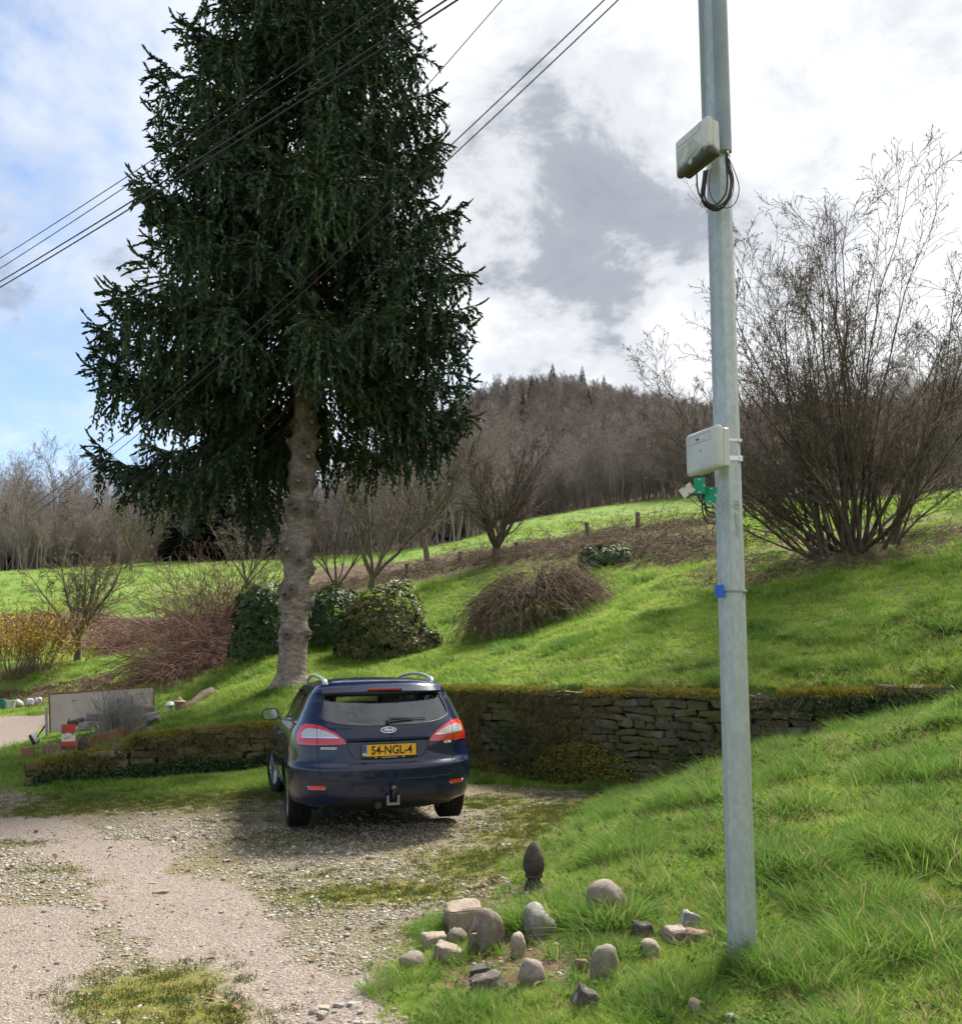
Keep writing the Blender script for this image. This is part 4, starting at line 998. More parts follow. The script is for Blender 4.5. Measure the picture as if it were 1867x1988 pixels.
    for wi, zb in enumerate(whorls):
        nbr = 7 if zb < 14 else 6
        if zb > top_cut: nbr = 5
        a0 = rg.uniform(0, 6.28)
        for j in range(nbr):
            az = a0 + 2 * math.pi * j / nbr + rg.normal(0, .22); rise = rg.normal(.06, .12) + max(0, (zb - 10) * .035)
            Lr = reach(zb - np.interp(zb, [6, 8, 14], [.75, 1.1, 1.3]), az) * rg.uniform(.90, 1.02)
            if zb < 7.0 and math.sin(az) < -.55: continue
            if zb < 6.5: Lr *= rg.uniform(.85, 1.03)
            if rg.random() < .08: Lr *= rg.uniform(.6, .85)
            ho = np.array([math.cos(az), math.sin(az), 0]); side = np.array([-ho[1], ho[0], 0]); nseg = 12; pts = []
            droop = rg.uniform(.24, .36) * np.interp(zb, [6, 10.5, 14], [1.72 - .40 * math.cos(az), 1.40 - .12 * math.cos(az), 1.12]) * (.72 if math.sin(az) < -.45 and zb < 9.6 else 1.0)
            for k in range(nseg + 1):
                t_ = k / nseg; z = zb + rise * Lr * t_ - droop * Lr * math.sin(t_ * 2.3) * .9 + .05 * Lr * max(0, t_ - .66) - .16 * Lr * max(0, t_ - .72)
                pts.append(axis(zb) * [1, 1, 0] + ho * Lr * t_ + side * .10 * Lr * math.sin(t_ * 3 + j) * .4 + [0, 0, z])
            pts = np.array(pts); r0 = .008 + .0058 * Lr
            for k in range(nseg): S.add(pts[k], pts[k + 1], r0 * (1 - .85 * k / nseg), r0 * (1 - .85 * (k + 1) / nseg))
            vis = zb < top_cut
            step = .118 if vis else .28; m = int(Lr / step)
            for q in range(m):
                t_ = (q + rg.random()) / m
                if t_ < .20: continue
                i = min(int(t_ * nseg), nseg - 1); f = t_ * nseg - i; p = pts[i] * (1 - f) + pts[i + 1] * f; tdir = unit(pts[i + 1] - pts[i])
                for sg in (-1, 1):
                    ll = (.34 + .50 * math.sin(math.pi * min(1, (t_ - .1) * 1.05))) * (1.0 if Lr > 2 else .75) * rg.uniform(.55, 1.15)
                    if t_ > .93: ll *= .8
                    d = unit(side * sg * rg.uniform(.7, 1.1) + tdir * rg.uniform(.3, 1.0) + [0, 0, rg.uniform(-.35, .1)]); pp_ = p; ns = max(3, int(ll / .085))
                    upt = .03 if t_ > .8 else 0
                    for e in range(ns):
                        d = unit(d + np.array([0, 0, -.16 + upt]) + rg.normal(0, .07, 3)); p2 = pp_ + d * ll / ns
                        if e == 0: S.add(pp_, p + d * ll * .9, .005, .003)
                        shoot(pp_, d, ll / ns * 1.6)
                        s2 = unit(np.cross(d, [0, 0, 1]) + 1e-6)
                        for sg2 in (-1, 1):
                            if rg.random() < .72: shoot(p2, unit(d * .75 + s2 * sg2 * rg.uniform(.4, 1.0) + np.array([0, 0, rg.uniform(-.55, .18)])), rg.uniform(.08, .15))
                        pp_ = p2
                    shoot(pp_, d, .10)
                # curtain
                for _c in range((2 if t_ > .5 else 1) if t_ > (.26 if zb < 8 else .18) and rg.random() < .80 and vis else 0):
                    ln = rg.uniform(.25, 1.0) * (1.0 if zb > 9 else 1.25); pp_ = p + side * rg.normal(0, .14); dd = np.array([rg.normal(0, .08), rg.normal(0, .08), -1.0]); k2 = int(ln / .09)
                    for e in range(k2):
                        dd = unit(dd + rg.normal(0, .06, 3) + np.array([0, 0, -.1])); p2 = pp_ + dd * .09; shoot(pp_, unit(dd + rg.normal(0, .25, 3)), .11)
                        if rg.random() < .9: shoot(p2, unit(dd * .7 + rg.normal(0, .65, 3)), rg.uniform(.06, .13))
                        pp_ = p2
                if t_ < .55 and rg.random() < .55 and vis: hO.append(p); hL.append(rg.uniform(.15, .7))
            # upturned tip
            pp_ = pts[-1]; d = unit(pts[-1] - pts[-2])
            for e in range(4): shoot(pp_, d, .13); shoot(pp_, unit(d + side * rg.uniform(-.9, .9) + [0, 0, .2]), .11); pp_ = pp_ + d * .08; d = unit(d + [0, 0, .18])
    O, D, L = np.array(O), unit(np.array(D)), np.array(L); n = len(O); print('spruce shoots', n)
    # needle shoot: a spiky three-armed spindle
    B3 = []; F3 = []
    for j in range(2):
        a = 2.1 * j; c_, s_ = math.cos(a), math.sin(a); o_ = len(B3)
        B3 += [(-c_ * .35, -s_ * .35, .05), (c_ * .9, s_ * .9, .28), (c_ * .30, s_ * .30, 1.05), (-c_ * .85, -s_ * .85, .62)]; F3 += [[o_, o_ + 1, o_ + 2, o_ + 3]]
    A = unit(np.cross(D, rg.normal(0, 1, (n, 3)))); Bv = np.cross(D, A); w = rg.uniform(.021, .033, n)[:, None]; L = L * 1.08
    V, Fc = place_shapes(np.array(B3), F3, O, A * w, Bv * w, D * L[:, None])
    tn = NT('spruce_needles'); tn.set(col=tn.ramp(tn.attr('tone', 'Fac'), (0., (.016, .032, .020)), (.45, (.040, .072, .037)), (.8, (.080, .122, .052)), (1., (.125, .155, .065))), rough=.55, spec=.3); M_NEED = tn.m
    crm = new_mesh('crown', V, Fc, M_NEED); tone = np.clip(rg.normal(.45, .22, n) + .25 * fbm(O[:, 0] * 1.0, O[:, 2] * 1.0 + O[:, 1], 1.6, 83), 0, 1); ta = crm.attributes.new('tone', 'FLOAT', 'POINT'); ta.data.foreach_set('value', np.repeat(tone, len(B3)).astype(np.float32))
    link('crown', crm, T)
    link('limbs', seg_mesh('limbs', S, M_BARK_D, .02), T)
    hO, hL = np.array(hO), np.array(hL); k = len(hO); V, Fc = tubes(hO, hO + np.c_[rg.normal(0, .05, k), rg.normal(0, .05, k), -hL], np.full(k, .006), np.full(k, .004), 3)
    tag(link('hanging_twigs', new_mesh('hanging_twigs', V, Fc, M_BARK_D), T), kind='stuff')
spruce()
# ------------------------------------------------------------------ the parked estate car
def monotone(xk, yk):
    xk, yk = np.array(xk, float), np.array(yk, float)
    h = np.diff(xk); d = np.diff(yk) / h; m = np.zeros(len(xk))
    for i in range(1, len(xk) - 1):
        if d[i - 1] * d[i] > 0:
            a, b = 2 * h[i] + h[i - 1], h[i] + 2 * h[i - 1]; m[i] = (a + b) / (a / d[i - 1] + b / d[i])
    m[0], m[-1] = d[0], d[-1]
    def f(x):
        x = np.clip(np.asarray(x, float), xk[0], xk[-1]); i = np.clip(np.searchsorted(xk, x) - 1, 0, len(h) - 1)
        t = (x - xk[i]) / h[i]
        return (2 * t**3 - 3 * t**2 + 1) * yk[i] + (t**3 - 2 * t**2 + t) * h[i] * m[i] + (-2 * t**3 + 3 * t**2) * yk[i + 1] + (t**3 - t**2) * h[i] * m[i + 1]
    return f
#        z     w     yr    D    n    yf    Df
_K = np.array([
    (.25, .78, .32, .70, 2.6, 4.52, .75), (.315, .850, .115, .72, 2.6, 4.72, .80), (.35, .885, .055, .74, 2.6, 4.77, .85), (.45, .912, .018, .75, 2.6, 4.81, .88),
    (.57, .925, .002, .75, 2.6, 4.82, .90), (.66, .930, .0, .75, 2.6, 4.82, .92), (.690, .930, .005, .75, 2.6, 4.81, .92), (.735, .928, .060, .75, 2.6, 4.79, .95), (.78, .926, .070, .75, 2.6, 4.76, .97),
    (.87, .918, .080, .75, 2.6, 4.63, 1.0), (.95, .904, .090, .75, 2.6, 4.30, .90), (1.01, .884, .098, .74, 2.6, 3.70, .62), (1.06, .858, .110, .70, 2.6, 3.46, .52), (1.09, .838, .130, .64, 2.6, 3.39, .50),
    (1.20, .785, .225, .52, 2.6, 3.18, .50), (1.30, .738, .315, .44, 2.7, 2.95, .48), (1.355, .710, .365, .40, 2.7, 2.80, .46), (1.375, .698, .368, .39, 2.7, 2.74, .46), (1.385, .690, .335, .40, 2.8, 2.70, .45), (1.435, .655, .350, .40, 2.9, 2.55, .45),
    (1.468, .60, .395, .42, 3.0, 2.42, .45), (1.495, .52, .50, .45, 3.0, 2.25, .5), (1.514, .36, .75, .50, 3.0, 2.0, .5), (1.524, .12, 1.15, .3, 3.0, 1.75, .3)])
_KF = [monotone(_K[:, 0], _K[:, i]) for i in range(1, 7)]
def sect(z, ins=0.0):
    w, yr, D, n, yf, Df = (float(f(z)) for f in _KF)
    return w - ins, yr + ins, D, n, yf - ins, Df
def flare(y, z):
    return (.016 * np.exp(-((y - 1.03) / .33) ** 2) + .014 * np.exp(-((y - 3.88) / .33) ** 2)) * np.exp(-((z - .62) / .16) ** 2)
def rear_y(x, z, ins=0.0):
    w, yr, D, n, yf, Df = sect(z, ins); u = min(abs(x) / w, 1.0)
    return yr + D * (1 - (1 - u ** n) ** (1 / n))
def side_x(y, z, ins=0.0):
    w, yr, D, n, yf, Df = sect(z, ins)
    if y < yr + D: u = max(0, (y - yr) / D); return w * (1 - (1 - u) ** n) ** (1 / n) + float(flare(y, z))
    if y > yf - Df: u = max(0, (yf - y) / Df); return w * (1 - (1 - u) ** 2.6) ** (1 / 2.6) + float(flare(y, z))
    return w + float(flare(y, z))
_fr = np.array([0, .08, .16, .24, .32, .40, .48, .55, .61, .67, .72, .77, .815, .855, .89, .92, .945, .965, .98, .991, .998, 1.0])
def half_outline(z, ins=0.0):
    w, yr, D, n, yf, Df = sect(z, ins); out = []
    for u in _fr: out.append((u * w, yr + D * (1 - (1 - u ** n) ** (1 / n))))
    for y in np.linspace(yr + D, yf - Df, 30)[1:-1]: out.append((w, y))
    for u in _fr[::-1][::2] if False else _fr[::-1]: out.append((u * w, yf - Df * (1 - (1 - u ** 2.6) ** (1 / 2.6))))
    return [(x + float(flare(y, z)) * (x / w) ** 6, y) for x, y in out]
def body_solid(zs, ins=0.0):
    rows = []
    for z in zs:
        h = half_outline(z, ins); lo = [(x, y, z) for x, y in h] + [(-x, y, z) for x, y in h[-2:0:-1]]
        rows.append(lo)
    k = len(rows[0]); V = [p for r in rows for p in r]
    Fc = [(i * k + j, i * k + (j + 1) % k, (i + 1) * k + (j + 1) % k, (i + 1) * k + j) for i in range(len(zs) - 1) for j in range(k)]
    Fc += [tuple(range(k - 1, -1, -1)), tuple((len(zs) - 1) * k + j for j in range(k))]
    return V, Fc

def paint_mat():
    t = NT('navy_car_paint')
    n = t.noise(3.0, 5, .6, t.obj()); sp = t.noise(90, 2, .5, t.obj())
    z = t.node('ShaderNodeSeparateXYZ'); t.put(z.inputs[0], t.obj())
    dirt = t.math('MULTIPLY', t.ramp(n, (.35, .12), (.75, 1.)), t.ramp(z.outputs[2], (.25, .40), (.75, .05), (1., .03)))
    c = t.mix(t.math('MULTIPLY', t.ramp(sp, (.3, 0.), (.7, 1.)), .25), (.0042, .0095, .036), (.006, .0145, .052))
    c = t.mix(t.math('MULTIPLY', dirt, .30), c, (.085, .072, .06))
    t.set(col=c, rough=t.math('ADD', t.math('MULTIPLY', dirt, .35), .22), metal=.0, coat=.85, coatr=.03, spec=.12)
    return t.m
def thin_glass(name, tint, rough=.02, base=.10):
    t = NT(name)
    fr = t.node('ShaderNodeFresnel'); fr.inputs[0].default_value = 1.5
    gl = t.node('ShaderNodeBsdfGlossy'); gl.inputs['Roughness'].default_value = rough; gl.inputs['Color'].default_value = (.9, .95, 1, 1)
    tr = t.node('ShaderNodeBsdfTransparent'); tr.inputs[0].default_value = (*tint, 1)
    df = t.node('ShaderNodeBsdfDiffuse'); df.inputs[0].default_value = (.35, .33, .30, 1)
    mx0 = t.node('ShaderNodeMixShader'); t.put(mx0.inputs[0], t.math('MULTIPLY', t.ramp(t.noise(6, 5, .6, t.obj()), (.4, .3), (.7, 1.)), .07))
    t.l.new(tr.outputs[0], mx0.inputs[1]); t.l.new(df.outputs[0], mx0.inputs[2])
    mx = t.node('ShaderNodeMixShader'); t.put(mx.inputs[0], t.math('ADD', fr.outputs[0], base, True))
    t.l.new(mx0.outputs[0], mx.inputs[1]); t.l.new(gl.outputs[0], mx.inputs[2]); t.l.new(mx.outputs[0], t.out.inputs[0])
    return t.m
M_PAINT = paint_mat()
M_GLASS = thin_glass('rear_glass', (.50, .56, .58), base=.07)
M_SGLASS = thin_glass('side_glass', (.30, .34, .33), base=.06)
M_WSCREEN = thin_glass('windscreen_glass', (.80, .88, .88), base=.0)
M_BLACKP = plain('black_plastic', (.012, .012, .013), .45, bump=.2)
M_BLACKG = plain('black_gloss', (.006, .006, .007), .08)
M_RUB = plain('tyre_rubber', (.020, .020, .021), .85, spec=.2, bump=.4, bscale=120)
M_ALLOY = plain('alloy_silver', (.50, .50, .50), .32, .85)
M_CHROME = plain('chrome', (.75, .76, .78), .12, 1.0)
M_SILV = plain('bright_silver_letter', (.80, .79, .77), .4, .25)
M_RAIL = plain('satin_silver_rail', (.52, .54, .57), .33, .65)
M_RED = plain('red_lens', (.70, .014, .014), .08, coat=1., spec=.6)
M_DRED = plain('deep_red_lens', (.30, .006, .010), .08, coat=1., spec=.6)
def honey():
    t = NT('clear_lens_honeycomb'); v = t.voro(85, t.obj(), feature='DISTANCE_TO_EDGE', rand=.35)
    t.set(col=t.mix(t.ramp(v, (.03, 0.), (.12, 1.)), (.75, .74, .74), (.30, .29, .30)), rough=.15, metal=.25, coat=1.); return t.m
M_HONEY = honey()
M_MGLASS = plain('mirror_silver', (.30, .34, .38), .06, 1.0)
M_INT = plain('dark_cabin_lining', (.018, .019, .022), .9, spec=.1)
M_SEAT = plain('charcoal_seat_cloth', (.030, .032, .036), .95, spec=.1)

CAR = empty('parked_car', (-.845, 8.98, 0.045), (0, R(-1.15), R(15.3)))
tag(CAR, 'dark blue estate car parked nose-in against the stone wall', 'car')
zs = sorted(set(list(np.linspace(.25, 1.44, 54)) + list(_K[:, 0])))
V, Fc = body_solid(zs)
me = new_mesh('body', V, Fc, M_PAINT)
body = link('body', me, CAR)
def temp(V, Fc, mat):
    me = new_mesh('cutter', V, Fc, mat); return link('cutter', me)
def cut_prism(poly, a, b, axis, mat):
    m = MB().prism(poly, a, b, axis); o = link('cutter', m.mesh('cutter', mat)); return o
# window outlines; rear window in (x, z), side windows in (y, z)
def rounded(poly, r=.03, n=5):
    out = []; m = len(poly)
    for i in range(m):
        p0, p1, p2 = (np.array(poly[j % m], float) for j in (i - 1, i, i + 1))
        a = p1 + (p0 - p1) / np.linalg.norm(p0 - p1) * min(r, .45 * np.linalg.norm(p0 - p1)); b = p1 + (p2 - p1) / np.linalg.norm(p2 - p1) * min(r, .45 * np.linalg.norm(p2 - p1))
        for t in np.linspace(0, 1, n): out.append(tuple((1 - t) ** 2 * a + 2 * t * (1 - t) * p1 + t * t * b))
    return out
RW = [(.575, 1.365), (.605, 1.29), (.648, 1.165), (.60, 1.125), (.46, 1.088), (.25, 1.073), (0, 1.068)]
RW = rounded(RW[:-1] + [(0, 1.068)] + [(-x, z) for x, z in RW[-2::-1]], .035)
SW = [rounded([(.66, 1.11), (.80, 1.355), (1.20, 1.388), (1.20, 1.10)], .05), rounded([(1.28, 1.095), (1.28, 1.39), (1.75, 1.40), (2.13, 1.392), (2.13, 1.065)], .02),
      rounded([(2.22, 1.06), (2.22, 1.388), (2.50, 1.375), (2.85, 1.25), (3.12, 1.09), (3.10, 1.045)], .02)]
WS = rounded([(.60, 1.375), (.655, 1.22), (.70, 1.06), (-.70, 1.06), (-.655, 1.22), (-.60, 1.375)], .05)
cutters = []
iz = [z for z in zs if .47 < z < 1.46]
Vi, Fi = body_solid(iz, .035); cutters.append(temp(Vi, Fi, M_INT))
cutters.append(cut_prism(RW, -.2, .75, 1, M_BLACKG))
for w_ in SW: cutters.append(cut_prism(w_, -1.2, 1.2, 0, M_BLACKG))
cutters.append(cut_prism(WS, 2.25, 4.0, 1, M_BLACKG))
for ya in (1.03, 3.88):
    for s in (-1, 1):
        an = np.linspace(0, 2 * math.pi, 41)[:-1]
        cutters.append(cut_prism([(ya + .365 * math.cos(a), .362 + .365 * math.sin(a)) for a in an], s * .58, s * 1.2, 0, M_BLACKP))
for c in cutters:
    md = body.modifiers.new('cut', 'BOOLEAN'); md.operation = 'DIFFERENCE'; md.solver = 'EXACT'; md.object = c
    if hasattr(md, 'material_mode'): md.material_mode = 'TRANSFER'
bpy.context.view_layer.update()
# cutters carry no transform of their own, so cut in the body's own space
CAR.location, CAR.rotation_euler = (0, 0, 0), (0, 0, 0)
bpy.context.view_layer.update()
dg = bpy.context.evaluated_depsgraph_get()
nm = bpy.data.meshes.new_from_object(body.evaluated_get(dg))
body.modifiers.clear(); body.data = nm; nm.name = 'body'
nm.polygons.foreach_set('use_smooth', np.ones(len(nm.polygons), dtype=bool)); nm.set_sharp_from_angle(angle=R(32))
for c in cutters: bpy.data.objects.remove(c)
CAR.location, CAR.rotation_euler = (-.845, 8.98, 0.045), (0, R(-1.15), R(15.3))

def surf_patch(name, poly, off, mat, parent, side=0, res=.012, z_sub=.012, smooth=True):
    """a piece of the car's skin cut to a convex outline; side 0 = seen from behind (x,z), +-1 = flank (y,z)"""
    a = np.array(poly); lo, hi = a.min(0) - .004, a.max(0) + .004
    us = np.linspace(lo[0], hi[0], max(3, int((hi[0] - lo[0]) / res) + 2)); zs_ = np.linspace(lo[1], hi[1], max(3, int((hi[1] - lo[1]) / z_sub) + 2))
    def pt(u, z):
        if side == 0: return np.array([u, rear_y(u, z), z])
        return np.array([side * side_x(u, z), u, z])
    V = []
    for z in zs_:
        for u in us:
            p = pt(u, z); e = .004
            n = np.cross(pt(u + e, z) - pt(u - e, z), pt(u, z + e) - pt(u, z - e)); n /= np.linalg.norm(n) + 1e-9
            if side == 0 and n[1] > 0: n = -n
            if side and n[0] * side < 0: n = -n
            V.append(p + n * off)
    nu, nz = len(us), len(zs_)
    Fc = [(i * nu + j, i * nu + j + 1, (i + 1) * nu + j + 1, (i + 1) * nu + j) for i in range(nz - 1) for j in range(nu - 1)]
    me = bpy.data.meshes.new(name); me.from_pydata(V, [], Fc); bm = bmesh.new(); bm.from_mesh(me)
    c = a.mean(0); m = len(a)
    for i in range(m):
        p, q = a[i], a[(i + 1) % m]; d = q - p
        if np.linalg.norm(d) < 1e-6: continue
        nn = np.array([d[1], -d[0]]); nn /= np.linalg.norm(nn)
        if nn @ (c - p) > 0: nn = -nn
        co = (p[0], 0, p[1]) if side == 0 else (0, p[0], p[1]); no = (nn[0], 0, nn[1]) if side == 0 else (0, nn[0], nn[1])
        bmesh.ops.bisect_plane(bm, geom=bm.verts[:] + bm.edges[:] + bm.faces[:], dist=1e-6, plane_co=co, plane_no=no, clear_outer=True)
    bmesh.ops.recalc_face_normals(bm, faces=bm.faces)
    bm.to_mesh(me); bm.free()
    me.polygons.foreach_set('use_smooth', np.ones(len(me.polygons), dtype=bool)); me.materials.append(mat)
    return link(name, me, parent)
def skin(x, z, off=0.0): 
    return np.array([x, rear_y(x, z) - off, z])
def ring(name, outer, inner, off, mat, parent):
    def resamp(pl, n=96):
        c = np.array([np.mean([p[0] for p in RW]), 1.22]); out = []
        for a in np.linspace(0, 2 * math.pi, n, endpoint=False):
            d = np.array([math.cos(a), math.sin(a) * .35]); best = None
            for i in range(len(pl)):
                p, q = np.array(pl[i]), np.array(pl[(i + 1) % len(pl)]); e = q - p; den = d[0] * e[1] - d[1] * e[0]
                if abs(den) < 1e-9: continue
                t = ((p - c)[0] * e[1] - (p - c)[1] * e[0]) / den; s = ((p - c)[0] * d[1] - (p - c)[1] * d[0]) / den
                if t > 0 and -1e-6 <= s <= 1 + 1e-6: best = t if best is None else max(best, t)
            out.append(c + d * best)
        return out
    o, i_ = resamp(outer), resamp(inner); n = len(o); K = 5
    V = [skin(*(o[j] + (i_[j] - o[j]) * k / K), off) for k in range(K + 1) for j in range(n)]
    Fc = [(k * n + j, k * n + (j + 1) % n, (k + 1) * n + (j + 1) % n, (k + 1) * n + j) for k in range(K) for j in range(n)]
    return link(name, new_mesh(name, V, Fc, mat), parent)
rw = surf_patch('rear_window', RW, -.006, M_GLASS, CAR, res=.03, z_sub=.02)
inner = rounded([(.52, 1.345), (.535, 1.15), (.46, 1.112), (0, 1.10), (-.46, 1.112), (-.535, 1.15), (-.52, 1.345)], .05)
ring('window_border', RW, inner, -.012, M_BLACKG, rw)
for s in (-1, 1):
    for w_ in SW: surf_patch('side_window', w_, -.008, M_SGLASS, CAR, side=s, res=.05, z_sub=.04)
# windscreen
V = []; nu = 13
for z in np.linspace(1.06, 1.375, 8):
    hw = np.interp(z, [1.06, 1.22, 1.375], [.70, .655, .60])
    for u in np.linspace(-1, 1, nu):
        w, yr, D, n, yf, Df = sect(z); x = u * hw
        V.append((x, yf - Df * (1 - (1 - min(abs(x) / w, 1) ** 2.6) ** (1 / 2.6)) - .01, z))
link('windscreen', new_mesh('windscreen', V, [(i * nu + j, i * nu + j + 1, (i + 1) * nu + j + 1, (i + 1) * nu + j) for i in range(7) for j in range(nu - 1)], M_WSCREEN), CAR)
def bead(name, pts, r, mat, parent, n=6): return MB().tube(pts, r, n).build(name, mat, parent, smooth=True, fix=False)
# tailgate shut line and bumper join
sl_ = [(.665, 1.10), (.672, 1.0), (.672, .90), (.665, .78), (.658, .70), (.650, .62), (.635, .588), (.60, .578), (.40, .572), (0, .568)]
sl_ = sl_ + [(-x, z) for x, z in sl_[-2::-1]]
q = []
for a, b in zip(sl_[:-1], sl_[1:]):
    for t in np.linspace(0, 1, 7)[:-1]: q.append((a[0] + (b[0] - a[0]) * t, a[1] + (b[1] - a[1]) * t))
bead('tailgate_gap', [skin(x, z, .0005) for x, z in q], .0050, M_BLACKG, CAR)
bead('window_seal', [skin(x, z, .001) for x, z in RW + RW[:1]], .005, M_BLACKP, CAR)
for s in (-1, 1):
    bead('bumper_gap', [(s * (side_x(y, zq) + .0005), y, zq) for y, zq in [(.20, .70), (.35, .715), (.50, .725), (.60, .71), (.66, .66)]], .003, M_BLACKG, CAR)
    bead('door_gap', [(s * (side_x(y, z) + .0), y, z) for y, z in [(1.30, 1.09), (1.33, .9), (1.38, .70), (1.47, .52)] + [(1.5, .35)]], .0035, M_BLACKG, CAR)
    bead('door_gap', [(s * (side_x(2.17, z)), 2.17, z) for z in np.linspace(1.06, .33, 8)], .0035, M_BLACKG, CAR)
    bead('belt_trim', [(s * (side_x(y, z) + .004), y, z) for y, z in zip(np.linspace(.66, 3.12, 26), np.interp(np.linspace(.66, 3.12, 26), [.66, 1.2, 2.2, 3.12], [1.10, 1.09, 1.055, 1.035]))], .008, M_CHROME, CAR)
# high brake light and roof spoiler lip
sp = MB(); V = []
xs_ = np.linspace(-.60, .60, 25)
for x in xs_:
    k = abs(x) / .62; y0 = rear_y(x, 1.40)
    V += [(x, y0 - .045 + .02 * k, 1.385 - .012 * k), (x, y0 - .052 + .02 * k, 1.398 - .012 * k), (x, rear_y(x, 1.44) - .004, 1.440), (x, rear_y(x, 1.375) + .03, 1.372)]
n4 = 4
Fc = [(i * 4 + j, i * 4 + (j + 1) % 4, (i + 1) * 4 + (j + 1) % 4, (i + 1) * 4 + j) for i in range(24) for j in range(4)] + [(0, 1, 2, 3), (99, 98, 97, 96)]
sp.add(V, Fc); spo = sp.build('roof_spoiler', M_PAINT, CAR, smooth=True, sharp=35)
MB().box((0, rear_y(0, 1.405) - .040, 1.412), (.34, .03, .020)).build('high_brake_light', M_DRED, spo, bevel=.004)
# tail lights
for s in (-1, 1):
    tl = empty('tail_light'); tl.parent = CAR
    def mp(poly): return [(s * x, z) for x, z in poly]
    o_ = [(.400, .907), (.425, .945), (.49, 1.005), (.58, 1.055), (.672, 1.090), (.76, 1.100), (.805, 1.075), (.842, 1.00), (.848, .95), (.838, .903), (.70, .898)]
    surf_patch('red_lens', mp(o_), .006, M_RED, tl, res=.010, z_sub=.010)
    surf_patch('clear_lens', mp([(.482, .972), (.53, 1.005), (.60, 1.035), (.668, 1.052), (.745, 1.058), (.785, 1.035), (.812, 1.000), (.790, .978), (.68, .970)]), .009, M_HONEY, tl, res=.008, z_sub=.008)
    surf_patch('chrome_strip', mp([(.475, .963), (.80, .968), (.81, .975), (.80, .978), (.476, .972)]), .0105, M_CHROME, tl, res=.02, z_sub=.006)
    for zz_ in (.948, .932, .917):
        surf_patch('lens_rib', mp([(.42 + (.948 - zz_) * -.3, zz_), (.838, zz_), (.838, zz_ + .0055), (.42 + (.948 - zz_) * -.3, zz_ + .0055)]), .0085, M_DRED, tl, res=.02, z_sub=.004)
    bead('lens_gap', [skin(s * .668, z, .0105) for z in np.linspace(.90, 1.09, 9)], .003, M_BLACKG, tl)
    rf = [(.600, .506), (.612, .492), (.742, .492), (.758, .524), (.606, .526)]
    surf_patch('reflector', mp(rf), .004, M_RED, CAR, res=.02, z_sub=.01)
    bead('reflector_trim', [skin(s * x, z, .004) for x, z in [(.598, .508), (.611, .490), (.744, .490), (.760, .522)]], .004, M_RAIL, CAR)
# plate, handle bar, emblem, lettering
yp = rear_y(0, .83)
holder = MB().box((0, yp - .010, .8325), (.545, .016, .140)).build('plate_holder', M_BLACKP, CAR, bevel=.006)
M_PLATE = plain('yellow_plate', (.78, .40, .02), .35); M_PBLUE = plain('blue_strip', (.02, .06, .35), .4); M_INK = plain('black_print', (.01, .01, .01), .5)
plate = MB().box((0.0, yp - .0205, .840), (.520, .004, .108)).build('number_plate', M_PLATE, CAR, bevel=.0015)
MB().box((-.238, yp - .0232, .840), (.040, .003, .104)).build('country_strip', M_PBLUE, plate)
M_WPRINT = plain('white_print', (.8, .8, .8), .5)
link('lettering', text_mesh('54-NGL-4', .112, M_INK, sx=.86, bold=.0022), plate, (.022, yp - .0236, .838), (R(90), 0, 0))
link('lettering', text_mesh('NL', .034, M_WPRINT, bold=.001), plate, (-.238, yp - .0252, .808), (R(90), 0, 0))
link('lettering', text_mesh('Stefens Zwolle-Kampen', .016, M_WPRINT, sx=.95), holder, (0, yp - .0192, .7735), (R(90), 0, 0))
for x in (-.13, .135): MB().lathe([(.016, 0), (.013, .004)], 12, np.array([[1, 0, 0], [0, 0, -1], [0, .6, 0]]), (x, yp - .0185, .776)).build('plate_clip', M_CHROME, holder)
hb = MB(); V = []
for x in np.linspace(-.40, .40, 17):
    y0 = rear_y(x, .925)
    V += [(x, y0 - .004, .957), (x, y0 - .030, .950), (x, y0 - .030, .936), (x, y0 + .004, .915)]
hb.add(V, [(i * 4 + j, i * 4 + (j + 1) % 4, (i + 1) * 4 + (j + 1) % 4, (i + 1) * 4 + j) for i in range(16) for j in range(4)] + [(0, 1, 2, 3), (67, 66, 65, 64)])
hb.build('tailgate_handle_bar', M_PAINT, CAR, smooth=True, sharp=30)
for s in (-1, 1):
    bead('plate_recess_edge', [skin(s * x, z, .001) for x, z in [(.405, .915), (.385, .85), (.33, .772), (.22, .757), (.0, .755)]], .0045, M_BLACKG, CAR)
em = empty('badge'); em.parent = CAR; em.location = (0, rear_y(0, 1.027) - .002, 1.027); em.rotation_euler = (R(90 - 12), 0, 0)
def oval(a, b, z0, z1, n=40): 
    m = MB(); an = np.linspace(0, 2 * math.pi, n, endpoint=False); V = [(a * math.cos(t), b * math.sin(t), z) for z in (z0, z1) for t in an]
    m.add(V, [tuple(range(n - 1, -1, -1)), tuple(range(n, 2 * n))] + [(j, (j + 1) % n, n + (j + 1) % n, n + j) for j in range(n)]); return m
oval(.076, .030, -.01, .006).build('badge_rim', M_CHROME, em)
oval(.069, .0245, 0, .0078).build('badge_field', plain('badge_blue', (.01, .03, .16), .25, coat=1.), em)
link('lettering', text_mesh('Ford', .046, M_CHROME, shear=.45, sx=1.05, bold=.0008), em, (-.002, .001, .0085))
_ma = math.atan2(rear_y(-.65, .868) - rear_y(-.48, .868), -.17)
_mm = (skin(-.65, .868) + skin(-.48, .868)) / 2
link('model_lettering', text_mesh('MONDEO', .032, M_SILV, ext=.002, sx=1.12, bold=.0006), CAR, (_mm[0], _mm[1] - .022, .868), (R(88), 0, math.atan((rear_y(-.48, .868) - rear_y(-.65, .868)) / .17)))
_mb = skin(.60, .885, .004)
